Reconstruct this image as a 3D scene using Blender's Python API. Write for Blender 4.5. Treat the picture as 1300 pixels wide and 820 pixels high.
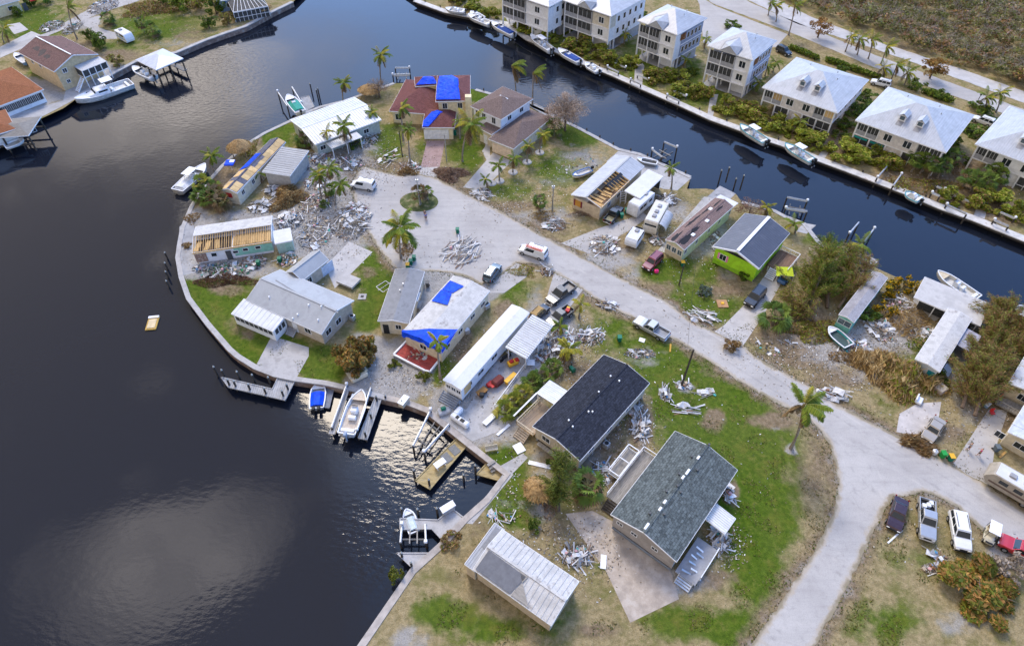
import bpy, math, random
import numpy as np
from mathutils import Vector, Matrix
from mathutils.geometry import delaunay_2d_cdt
for o in list(bpy.data.objects): bpy.data.objects.remove(o)
SC = bpy.context.scene
COL = SC.collection
R = random.Random(7)
PI = math.pi
# ------------------------------------------------------------------ camera
CAM_H, FOC, TILT = 80.0, 866.0, math.radians(45)
cam = bpy.data.cameras.new('camera'); cam_o = bpy.data.objects.new('camera', cam); COL.objects.link(cam_o)
cam_o.location = (0, 0, CAM_H); cam_o.rotation_euler = (PI/2 - TILT, 0, 0)
cam.sensor_fit = 'HORIZONTAL'; cam.sensor_width = 36; cam.lens = 36*FOC/1300
cam.shift_y = -45/1300; cam.clip_start = .5; cam.clip_end = 4000
SC.camera = cam_o
# ------------------------------------------------------------------ light
SUN_EL, SUN_AZ = math.radians(48.6), math.radians(-12)      # azimuth measured from +y towards +x
sun = bpy.data.lights.new('sun', 'SUN'); sun.energy = 1.15; sun.angle = math.radians(20); sun.color = (1, .86, .68)
sun_o = bpy.data.objects.new('sun', sun); COL.objects.link(sun_o)
sdir = Vector((math.sin(SUN_AZ)*math.cos(SUN_EL), math.cos(SUN_AZ)*math.cos(SUN_EL), math.sin(SUN_EL)))
sun_o.rotation_euler = (-sdir).to_track_quat('-Z', 'Y').to_euler()
W = bpy.data.worlds.new('World'); SC.world = W; W.use_nodes = True
def world():
    nt = W.node_tree; N = nt.nodes; K = nt.links; N.clear()
    def n(t, **kw):
        x = N.new(t)
        for k, v in kw.items(): setattr(x, k, v)
        return x
    def mth(op, a, b=None, c=None):
        x = n('ShaderNodeMath', operation=op)
        for i, q in enumerate((a, b, c)):
            if q is None: continue
            if isinstance(q, (int, float)): x.inputs[i].default_value = q
            else: K.new(q, x.inputs[i])
        return x.outputs[0]
    def ramp(v, a, b):
        x = n('ShaderNodeMapRange', interpolation_type='SMOOTHSTEP')
        K.new(v, x.inputs[0]); x.inputs[1].default_value = a; x.inputs[2].default_value = b
        return x.outputs[0]
    def mix(f, a, b):
        x = n('ShaderNodeMix', data_type='RGBA')
        K.new(f, x.inputs[0])
        for i, q in ((6, a), (7, b)):
            if isinstance(q, tuple): x.inputs[i].default_value = (*q, 1)
            else: K.new(q, x.inputs[i])
        return x.outputs[2]
    sky = n('ShaderNodeTexSky', sky_type='NISHITA', sun_disc=False, sun_elevation=SUN_EL, sun_rotation=SUN_AZ)
    tc = n('ShaderNodeTexCoord'); sp = n('ShaderNodeSeparateXYZ'); K.new(tc.outputs['Generated'], sp.inputs[0])
    x, y, z = sp.outputs
    zz = mth('MAXIMUM', z, .1)
    u, v = mth('DIVIDE', x, zz), mth('DIVIDE', y, zz)          # the cloud layer as a plane overhead
    cb = n('ShaderNodeCombineXYZ'); K.new(u, cb.inputs[0]); K.new(v, cb.inputs[1])
    def noise(s, d, w):
        t = n('ShaderNodeTexNoise'); t.noise_dimensions = '4D'
        K.new(cb.outputs[0], t.inputs['Vector']); t.inputs['Scale'].default_value = s; t.inputs['Detail'].default_value = d; t.inputs['W'].default_value = w
        return t.outputs[0]
    n1, n2 = noise(1.7, 6, 3.1), noise(5.2, 7, 8.2)
    # cloud bank: covers the west and the zenith, opens to the north-east
    edge = mth('ADD', u, mth('MULTIPLY', v, .34)); edge = mth('ADD', edge, mth('MULTIPLY', mth('SUBTRACT', n1, .5), .7))
    cov = mth('SUBTRACT', 1., ramp(edge, -.2, .06))
    cov = mth('MAXIMUM', cov, ramp(n1, .66, .76))
    bright = ramp(mth('ADD', mth('MULTIPLY', n1, .6), mth('MULTIPLY', n2, .4)), .56, .7)
    for (bu, bv, br) in ((-.54, .43, .1), (-.14, .66, .1), (-.93, 1.86, .4), (.14, 1.92, .24)):
        d = mth('ADD', mth('POWER', mth('ABSOLUTE', mth('SUBTRACT', u, bu)), 2.), mth('POWER', mth('ABSOLUTE', mth('SUBTRACT', v, bv)), 2.))
        d = mth('ADD', mth('SQRT', d), mth('ADD', mth('MULTIPLY', mth('SUBTRACT', n2, .5), .3+br), mth('MULTIPLY', mth('SUBTRACT', n1, .5), .55)))
        g = mth('MULTIPLY', mth('SUBTRACT', 1., ramp(d, br*.1, br*1.6)), mth('ADD', .35, mth('MULTIPLY', ramp(n2, .38, .62), .65)))
        bright = mth('MAXIMUM', bright, g); cov = mth('MAXIMUM', cov, g)
    cloud = mix(bright, (3.1, 2.75, 2.5), (26., 23.6, 21.6))
    bg = n('ShaderNodeBackground'); bg.inputs['Strength'].default_value = .11
    blue = n('ShaderNodeMix', data_type='RGBA', blend_type='MULTIPLY'); blue.inputs[0].default_value = 1; K.new(sky.outputs[0], blue.inputs[6]); blue.inputs[7].default_value = (.86, 1.2, 1.72, 1)
    K.new(mix(cov, blue.outputs[2], cloud), bg.inputs['Color'])
    out = n('ShaderNodeOutputWorld'); K.new(bg.outputs[0], out.inputs[0])
world()
SC.view_settings.view_transform = 'Standard'; SC.view_settings.look = 'None'
SC.view_settings.exposure = 1.32; SC.view_settings.gamma = 1
SC.cycles.max_bounces = 5; SC.cycles.diffuse_bounces = 2; SC.cycles.glossy_bounces = 2
SC.cycles.transparent_max_bounces = 6

# ------------------------------------------------------------------ picture <-> place
_s, _c = math.sin(TILT), math.cos(TILT)
def G(px, py, z=0.0):
    """the point at height z that the photograph shows at pixel px, py"""
    x = (px-650)/FOC; y = (py-365)/FOC
    t = (CAM_H-z)/(_s + y*_c)
    return Vector((x*t, (_c - y*_s)*t, z))
def PX(x, y, z=0.0):
    """numpy: world -> pixel"""
    dz = z-CAM_H
    d = y*_c - dz*_s; up = y*_s + dz*_c
    return 650+FOC*x/d, 365-FOC*up/d

# ------------------------------------------------------------------ materials
MATS = {}
def nodes(m):
    m.use_nodes = True; nt = m.node_tree
    b = nt.nodes['Principled BSDF']
    return nt, nt.nodes, nt.links, b
def tex_noise(nt, vec, scale, detail=4, rough=.55):
    t = nt.nodes.new('ShaderNodeTexNoise'); t.inputs['Scale'].default_value = scale
    t.inputs['Detail'].default_value = detail; t.inputs['Roughness'].default_value = rough
    nt.links.new(vec, t.inputs['Vector']); return t.outputs[0]
def mixc(nt, f, a, b, mode='MIX'):
    x = nt.nodes.new('ShaderNodeMix'); x.data_type = 'RGBA'; x.blend_type = mode
    for i, q in ((0, f), (6, a), (7, b)):
        if isinstance(q, (int, float)): x.inputs[i].default_value = q
        elif isinstance(q, (tuple, list)): x.inputs[i].default_value = (*q[:3], 1)
        else: nt.links.new(q, x.inputs[i])
    return x.outputs[2]
def rng(nt, v, a, b, c=0., d=1.):
    x = nt.nodes.new('ShaderNodeMapRange'); x.interpolation_type = 'SMOOTHSTEP'
    nt.links.new(v, x.inputs[0])
    for i, q in enumerate((a, b, c, d)): x.inputs[i+1].default_value = q
    return x.outputs[0]
def bump(nt, b, h, dist, strength=1.):
    x = nt.nodes.new('ShaderNodeBump'); x.inputs['Distance'].default_value = dist; x.inputs['Strength'].default_value = strength
    nt.links.new(h, x.inputs['Height']); nt.links.new(x.outputs[0], b.inputs['Normal'])
def coords(nt, kind='Object', scale=None, rot=None):
    t = nt.nodes.new('ShaderNodeTexCoord'); v = t.outputs[kind]
    if scale or rot:
        mp = nt.nodes.new('ShaderNodeMapping'); nt.links.new(v, mp.inputs[0])
        if scale: mp.inputs['Scale'].default_value = scale
        if rot: mp.inputs['Rotation'].default_value = rot
        v = mp.outputs[0]
    return v
def mat(name, col, rough=.75, var=.14, scale=1.6, metal=0., col2=None, amt=None, bmp=0., bscale=12, stretch=None, fine=.08, rand=0., spec=.25):
    """a surface with soft large-scale wear, fine grain, optional second colour in patches"""
    if name in MATS: return MATS[name]
    m = bpy.data.materials.new(name); nt, N, K, b = nodes(m)
    v = coords(nt, 'Object', stretch)
    n1 = tex_noise(nt, v, scale, 5, .6); n2 = tex_noise(nt, v, scale*11, 3, .6)
    c = mixc(nt, rng(nt, n1, .3, .7), tuple(x*(1-var) for x in col), tuple(min(1, x*(1+var)) for x in col))
    if col2: c = mixc(nt, rng(nt, n1, amt or .52, (amt or .52)+.16), c, col2)
    c = mixc(nt, rng(nt, n2, .3, .75, 0, fine*2), c, tuple(x*.45 for x in col))
    if rand:
        oi = N.new('ShaderNodeObjectInfo'); c = mixc(nt, 1., c, mixc(nt, oi.outputs['Random'], (1-rand,)*3, (1+rand*.6,)*3), 'MULTIPLY')
    K.new(c, b.inputs['Base Color']); b.inputs['Roughness'].default_value = rough; b.inputs['Metallic'].default_value = metal; b.inputs['Specular IOR Level'].default_value = spec
    if bmp: bump(nt, b, tex_noise(nt, v, bscale, 4), bmp)
    MATS[name] = m; return m
def ribbed(name, col, pitch=.45, axis=0, rough=.5, depth=.03, var=.1, col2=None, amt=.55, metal=0., sharp=.12):
    """sheet metal / boards: narrow ribs every `pitch` metres along local axis"""
    if name in MATS: return MATS[name]
    m = bpy.data.materials.new(name); nt, N, K, b = nodes(m)
    v = coords(nt); sp = N.new('ShaderNodeSeparateXYZ'); K.new(v, sp.inputs[0])
    def ma(op, a, q):
        x = N.new('ShaderNodeMath'); x.operation = op; K.new(a, x.inputs[0]); x.inputs[1].default_value = q; return x.outputs[0]
    fr = ma('FRACT', ma('DIVIDE', sp.outputs[axis], pitch), 0)
    rib = rng(nt, ma('ABSOLUTE', ma('SUBTRACT', fr, .5), 0), .5-sharp, .5)
    n1 = tex_noise(nt, v, .7, 6, .65)
    n3 = tex_noise(nt, coords(nt, 'Object', (.25 if axis else 3, 3 if axis else .25, 1)), 1.2, 4, .6)
    c = mixc(nt, rng(nt, n1, .3, .7), tuple(x*(1-var) for x in col), tuple(min(1, x*(1+var)) for x in col))
    c = mixc(nt, rng(nt, n3, .42, .75, 0, .5), c, tuple(x*.62 for x in col)); c = mixc(nt, rng(nt, tex_noise(nt, v, .25, 6, .7), .5, .72, 0, .45), c, (col[0]*.72, col[1]*.7, col[2]*.66))
    if col2: c = mixc(nt, rng(nt, n1, amt, amt+.14), c, col2)
    c = mixc(nt, rng(nt, rib, 0, 1, 0, .22), c, tuple(x*.55 for x in col))
    K.new(c, b.inputs['Base Color']); b.inputs['Roughness'].default_value = rough; b.inputs['Metallic'].default_value = metal
    bump(nt, b, rib, depth); MATS[name] = m; return m
def shingles(name, col, var=.3, col2=None, amt=.6, rowh=.19):
    if name in MATS: return MATS[name]
    m = bpy.data.materials.new(name); nt, N, K, b = nodes(m)
    v = coords(nt)
    br = N.new('ShaderNodeTexBrick'); K.new(v, br.inputs['Vector']); br.inputs['Scale'].default_value = 1
    br.inputs['Brick Width'].default_value = .48; br.inputs['Row Height'].default_value = rowh*1.6; br.inputs['Mortar Size'].default_value = .02
    br.inputs['Color1'].default_value = (*[x*(1-var) for x in col], 1); br.inputs['Color2'].default_value = (*[x*(1+var) for x in col], 1)
    br.inputs['Mortar'].default_value = (*[x*.45 for x in col], 1)
    n1 = tex_noise(nt, v, .5, 6, .65); n2 = tex_noise(nt, v, 5, 3)
    c = mixc(nt, rng(nt, n1, .3, .75, 0, .35), br.outputs['Color'], tuple(x*.7 for x in col))
    c = mixc(nt, rng(nt, n2, .42, .75, 0, .55), c, tuple(min(1, x*1.8) for x in col))
    if col2: c = mixc(nt, rng(nt, n1, amt, amt+.08), c, col2)
    K.new(c, b.inputs['Base Color']); b.inputs['Roughness'].default_value = .9; b.inputs['Specular IOR Level'].default_value = .15
    bump(nt, b, br.outputs['Fac'], -.015); MATS[name] = m; return m
def paint(name, col, rough=.28, metal=.0):
    if name in MATS: return MATS[name]
    m = bpy.data.materials.new(name); nt, N, K, b = nodes(m)
    v = coords(nt); n1 = tex_noise(nt, v, 2.5, 5)
    c = mixc(nt, rng(nt, n1, .45, .8, 0, .3), col, tuple(.6*x+.06 for x in col))
    K.new(c, b.inputs['Base Color']); b.inputs['Roughness'].default_value = rough; b.inputs['Metallic'].default_value = metal
    b.inputs['Coat Weight'].default_value = .5; MATS[name] = m; return m
def glass(name='dark_glass', col=(.015, .02, .025), rough=.06):
    if name in MATS: return MATS[name]
    m = bpy.data.materials.new(name); nt, N, K, b = nodes(m)
    n1 = tex_noise(nt, coords(nt), 3, 3); K.new(mixc(nt, n1, col, tuple(x*1.8 for x in col)), b.inputs['Base Color'])
    b.inputs['Roughness'].default_value = rough; b.inputs['IOR'].default_value = 1.5; MATS[name] = m; return m
def leafmat(name, trans=.32):
    if name in MATS: return MATS[name]
    m = bpy.data.materials.new(name); nt, N, K, b = nodes(m)
    a = N.new('ShaderNodeAttribute'); a.attribute_name = 'Col'
    K.new(a.outputs['Color'], b.inputs['Base Color']); b.inputs['Roughness'].default_value = .6
    b.inputs['Specular IOR Level'].default_value = .1
    tr = N.new('ShaderNodeBsdfTranslucent'); K.new(a.outputs['Color'], tr.inputs[0])
    mx = N.new('ShaderNodeMixShader'); mx.inputs[0].default_value = trans
    K.new(b.outputs[0], mx.inputs[1]); K.new(tr.outputs[0], mx.inputs[2])
    K.new(mx.outputs[0], N['Material Output'].inputs[0]); MATS[name] = m; return m
LEAF = leafmat('leaf')
WHITE = mat('white_paint', (.8, .82, .85), .5, .08); TRIM = mat('white_trim', (.8, .81, .83), .45, .05)
CREAM = mat('cream_siding', (.66, .58, .43)); TAN = mat('tan_wall', (.55, .45, .32)); BEIGE = mat('beige_siding', (.5, .44, .36))
PALEY = mat('pale_yellow_stucco', (.74, .62, .38)); GREYW = mat('grey_wall', (.4, .4, .41)); STONE = mat('taupe_siding', (.36, .33, .31))
CONC = mat('pale_concrete', (.42, .41, .40), .9, .2, .5, col2=(.33, .32, .31), bmp=.01); CONC2 = mat('grey_concrete', (.33, .335, .35), .9, .2, .5, col2=(.4, .4, .4))
DARK = mat('black_plastic', (.025, .026, .028), .6); GREYD = mat('dark_grey_steel', (.09, .095, .1), .5); STEEL = mat('galvanised_steel', (.5, .52, .54), .4, metal=.4)
SCREEN = mat('dark_insect_screen', (.055, .058, .06), .7, .3, 3); GLASS = glass(); GLASSB = glass('bluish_glass', (.06, .085, .1), .08)
WOODF = mat('fresh_pine_wood', (.62, .40, .17), .8, .25, 1.5, stretch=(1, 6, 1)); PLY = mat('raw_plywood', (.66, .46, .22), .8, .2, .8, col2=(.52, .34, .15), rand=.25)
WOODG = mat('weathered_grey_wood', (.3, .28, .25), .9, .25, 1.2, stretch=(1, 8, 1), rand=.25); WOODB = mat('brown_deck_wood', (.24, .15, .1), .85, .25, 1.2, stretch=(1, 8, 1), rand=.25)
WOODD = mat('dark_piling_wood', (.07, .06, .05), .9, .3); BARK = mat('grey_palm_bark', (.26, .22, .18), .95, .3, 4, bmp=.02); BARK2 = mat('brown_bark', (.14, .1, .07), .95, .3, 4, bmp=.02)
BLUET = mat('blue_tarpaulin', (.004, .075, .8), .55, .3, 1.2, fine=.15, spec=.12, bmp=.16, bscale=1.3); MAROON = shingles('maroon_shingles', (.16, .066, .062), .2); BROWNS = shingles('brown_grey_shingles', (.17, .125, .11), .15)
TYRE = mat('black_tyre', (.02, .02, .02), .9); RIM = mat('alloy_rim', (.45, .46, .48), .35, metal=.6); RED = mat('red_plastic', (.55, .03, .03), .5); YEL = mat('yellow_plastic', (.75, .42, .03), .5)
GRNB = mat('green_bin_plastic', (.01, .17, .1), .5); TEAL = mat('teal_siding', (.18, .5, .42)); LIME = mat('lime_green_siding', (.36, .68, .03)); BLUEB = mat('blue_canvas', (.01, .06, .3), .7)
THATCH = mat('thatch', (.36, .23, .1), .95, .4, 3, bmp=.08, bscale=14, fine=.25); PINK = mat('pink_shutter', (.8, .25, .45)); MRED = mat('red_clay_tile', (.32, .06, .05), .8, .3, 2)
METALR = ribbed('white_standing_seam', (.45, .465, .49), .42, 0, .4, .04); PILEW = mat('painted_piling', (.55, .55, .5), .8, .3)
SKIN = mat('skin', (.5, .3, .2), .6); DENIM = mat('denim', (.05, .08, .17), .9); FACADE = mat('pale_blue_siding', (.3, .34, .44))
# ------------------------------------------------------------------ mesh builder
class MB:
    def __init__(s): s.v = []; s.f = []
    def add(s, vs, fs):
        o = len(s.v); s.v += [tuple(v) for v in vs]; s.f += [tuple(i+o for i in f) for f in fs]; return s
    def box(s, c, d, rz=0., rx=0., ry=0.):
        x, y, z = d[0]/2, d[1]/2, d[2]/2
        p = [Vector((a*x, b*y, e*z)) for e in (-1, 1) for a, b in ((-1, -1), (1, -1), (1, 1), (-1, 1))]
        if rz or rx or ry:
            m = Matrix.Rotation(rz, 3, 'Z') @ Matrix.Rotation(ry, 3, 'Y') @ Matrix.Rotation(rx, 3, 'X'); p = [m @ q for q in p]
        c = Vector(c)
        return s.add([q+c for q in p], [(3, 2, 1, 0), (4, 5, 6, 7), (0, 1, 5, 4), (1, 2, 6, 5), (2, 3, 7, 6), (3, 0, 4, 7)])
    def bar(s, p, q, w=.1, h=None, up=(0, 0, 1)):
        p, q = Vector(p), Vector(q); h = h or w; d = (q-p); d = d.normalized() if d.length > 1e-6 else Vector((1, 0, 0))
        a = d.cross(Vector(up)); a = a.normalized() if a.length > 1e-3 else Vector((1, 0, 0)); b = a.cross(d)
        a *= w/2; b *= h/2
        return s.add([p-a-b, p+a-b, p+a+b, p-a+b, q-a-b, q+a-b, q+a+b, q-a+b], [(3, 2, 1, 0), (4, 5, 6, 7), (0, 1, 5, 4), (1, 2, 6, 5), (2, 3, 7, 6), (3, 0, 4, 7)])
    def tube(s, pts, rad, n=8, cap=True):
        pts = [Vector(p) for p in pts]; rad = rad if isinstance(rad, (list, tuple)) else [rad]*len(pts); vs = []; fs = []
        for i, p in enumerate(pts):
            d = (pts[min(i+1, len(pts)-1)]-pts[max(i-1, 0)]).normalized()
            a = d.cross(Vector((0, 0, 1))); a = a.normalized() if a.length > .05 else Vector((1, 0, 0)); b = d.cross(a)
            vs += [p+(a*math.cos(2*PI*k/n)+b*math.sin(2*PI*k/n))*rad[i] for k in range(n)]
        for i in range(len(pts)-1):
            fs += [(i*n+k, i*n+(k+1) % n, (i+1)*n+(k+1) % n, (i+1)*n+k) for k in range(n)]
        if cap: fs += [tuple(range(n))[::-1], tuple((len(pts)-1)*n+k for k in range(n))]
        return s.add(vs, fs)
    def slab(s, poly, t):
        """thick sheet: poly is a loop of 3D points (counter-clockwise from above), thickness straight down"""
        n = len(poly); poly = [Vector(p) for p in poly]
        fs = [tuple(range(n)), tuple(range(2*n-1, n-1, -1))] + [(i, n+i, n+(i+1) % n, (i+1) % n) for i in range(n)]
        return s.add(poly+[p-Vector((0, 0, t)) for p in poly], fs)
    def loft(s, rings, close=True, cap=True):
        n = len(rings[0]); vs = [p for r in rings for p in r]; fs = []
        for i in range(len(rings)-1):
            fs += [(i*n+k, i*n+(k+1) % n, (i+1)*n+(k+1) % n, (i+1)*n+k) for k in range(n if close else n-1)]
        if cap: fs += [tuple(range(n))[::-1], tuple((len(rings)-1)*n+k for k in range(n))]
        return s.add(vs, fs)
    def mesh(s, name, m, smooth=False):
        me = bpy.data.meshes.new(name); me.from_pydata(s.v, [], s.f)
        if m: me.materials.append(m)
        if smooth: me.polygons.foreach_set('use_smooth', [True]*len(me.polygons))
        me.update(); return me
    def build(s, name, m, parent=None, smooth=False, bevel=0., seg=1):
        o = bpy.data.objects.new(name, s.mesh(name, m, smooth)); COL.objects.link(o)
        if parent is not None: o.parent = parent
        if bevel:
            b = o.modifiers.new('bevel', 'BEVEL'); b.width = bevel; b.segments = seg; b.limit_method = 'ANGLE'
        return o
def inst(name, me, parent=None, loc=(0, 0, 0), rot=(0, 0, 0), scale=None):
    o = bpy.data.objects.new(name, me); COL.objects.link(o); o.location = loc; o.rotation_euler = rot
    if scale: o.scale = scale if isinstance(scale, (tuple, list, Vector)) else (scale,)*3
    if parent is not None: o.parent = parent
    return o
def tag(o, label=None, cat=None, group=None, kind=None):
    if label: o['label'] = label
    if cat: o['category'] = cat
    if group: o['group'] = group
    if kind: o['kind'] = kind
    return o
def thing(name, label, cat, loc=(0, 0, 0), rz=0., group=None):
    o = bpy.data.objects.new(name, None); COL.objects.link(o); o.location = loc; o.rotation_euler = (0, 0, rz); o.empty_display_size = .3
    return tag(o, label, cat, group)
def dup(o, parent=None, loc=None, rz=None, label=None, group=None):
    c = o.copy(); COL.objects.link(c)
    if parent is not None: c.parent = parent
    if loc is not None: c.location = loc
    if rz is not None: c.rotation_euler = (0, 0, rz)
    for ch in o.children: dup(ch, c)
    return tag(c, label, None, group)
def npmesh(name, V, F, m, cols=None, smooth=False):
    """V (n,3), F (k,4 or 3) arrays, cols per face"""
    me = bpy.data.meshes.new(name); k, w = F.shape
    me.vertices.add(len(V)); me.vertices.foreach_set('co', np.asarray(V, 'f').ravel())
    me.loops.add(k*w); me.loops.foreach_set('vertex_index', F.astype('i').ravel())
    me.polygons.add(k); me.polygons.foreach_set('loop_start', np.arange(0, k*w, w, dtype='i'))
    me.materials.append(m)
    if cols is not None:
        a = me.color_attributes.new('Col', 'FLOAT_COLOR', 'CORNER')
        c = np.ones((k*w, 4), 'f'); c[:, :3] = np.repeat(cols, w, 0); a.data.foreach_set('color', c.ravel())
    if smooth: me.polygons.foreach_set('use_smooth', np.ones(k, bool))
    me.update(calc_edges=True); return me
# ------------------------------------------------------------------ setting: water, land, roads
WZ = -1.3
def water():
    m = bpy.data.materials.new('canal_water'); nt, N, K, b = nodes(m)
    v = coords(nt); b.inputs['Base Color'].default_value = (.009, .012, .02, 1)
    b.inputs['Roughness'].default_value = .04; b.inputs['IOR'].default_value = 1.37
    n1 = tex_noise(nt, coords(nt, 'Object', (1, 1.9, 1), (0, 0, .5)), .9, 3, .5); n2 = tex_noise(nt, v, .22, 2, .5)
    n3 = tex_noise(nt, v, .03, 3, .6)
    mask = rng(nt, n3, .45, .7, .12, .5)
    for (cx, cy, r) in RIPPLES:
        d = N.new('ShaderNodeVectorMath'); d.operation = 'DISTANCE'; K.new(v, d.inputs[0]); d.inputs[1].default_value = (cx, cy, 0)
        g = rng(nt, d.outputs['Value'], r*.3, r*1.2, 1., 0.)
        x = N.new('ShaderNodeMath'); x.operation = 'MAXIMUM'; K.new(mask, x.inputs[0]); K.new(g, x.inputs[1]); mask = x.outputs[0]
    h = N.new('ShaderNodeMath'); h.operation = 'MULTIPLY'; K.new(n1, h.inputs[0]); K.new(mask, h.inputs[1])
    h2 = N.new('ShaderNodeMath'); h2.operation = 'MULTIPLY_ADD'; K.new(n2, h2.inputs[0]); h2.inputs[1].default_value = .35; K.new(h.outputs[0], h2.inputs[2])
    bump(nt, b, h2.outputs[0], .04)
    o = bpy.data.objects.new('water', MB().add([(-900, -300, WZ), (900, -300, WZ), (900, 1500, WZ), (-900, 1500, WZ)], [(0, 1, 2, 3)]).mesh('water', m))
    COL.objects.link(o); tag(o, kind='structure')
RIPPLES = [(*G(565, 545, WZ)[:2], 12), (*G(540, 600, WZ)[:2], 8), (*G(720, 100, WZ)[:2], 17), (*G(250, 105, WZ)[:2], 24), (*G(470, 690, WZ)[:2], 8)]
water()
MAIN = [(440, 845), (523, 724), (563, 688), (590, 658), (617, 634), (643, 603), (596, 566), (581, 554), (550, 529), (542, 521.5), (517, 512), (490, 506), (440, 493), (413, 487), (375, 482), (349, 476.6),
        (324, 467), (301.5, 453), (291, 444), (263.5, 412), (238.7, 379), (229.3, 352), (225, 327), (227, 312), (231, 290), (242.5, 263), (256, 240), (282, 210.6), (314, 182.6), (336, 169), (371, 152.5),
        (386, 144), (406.6, 136), (434.6, 129), (450, 124), (478, 114), (500, 106), (545, 106), (604, 114), (640, 124), (667, 131), (698, 145), (735, 162.8), (785.7, 189.8), (812.7, 196), (877, 225), (872, 240), (896, 239.5),
        (934, 246), (942, 257), (967, 263), (983.7, 268), (996, 274.5), (1021, 284), (1041, 309), (1066, 322), (1103, 336), (1145, 355), (1159, 362), (1173, 353.8), (1254.8, 388), (1300, 412), (1420, 470), (1560, 540), (1560, 845)]
STRIP = [(370, -110), (529, 0), (567.7, 14), (644, 29), (673, 49), (706.6, 63), (740, 78), (780, 93.5), (821.5, 112), (869, 132.7), (904.4, 149), (938, 161), (977.5, 176), (996, 182), (1041.7, 201), (1075, 213), (1153, 243),
         (1194.7, 260.6), (1236, 275), (1288, 296), (1400, 340), (1640, 440), (1640, -110)]
WESTL = [(-250, 330), (-30, 183), (20, 166), (81, 137.5), (99.5, 124), (145, 93.3), (172, 79), (224, 67.4), (260, 52), (285, 43), (312, 34), (345, 16), (372, 3), (395, -20), (420, -110), (-420, -110), (-420, 330)]
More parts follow.
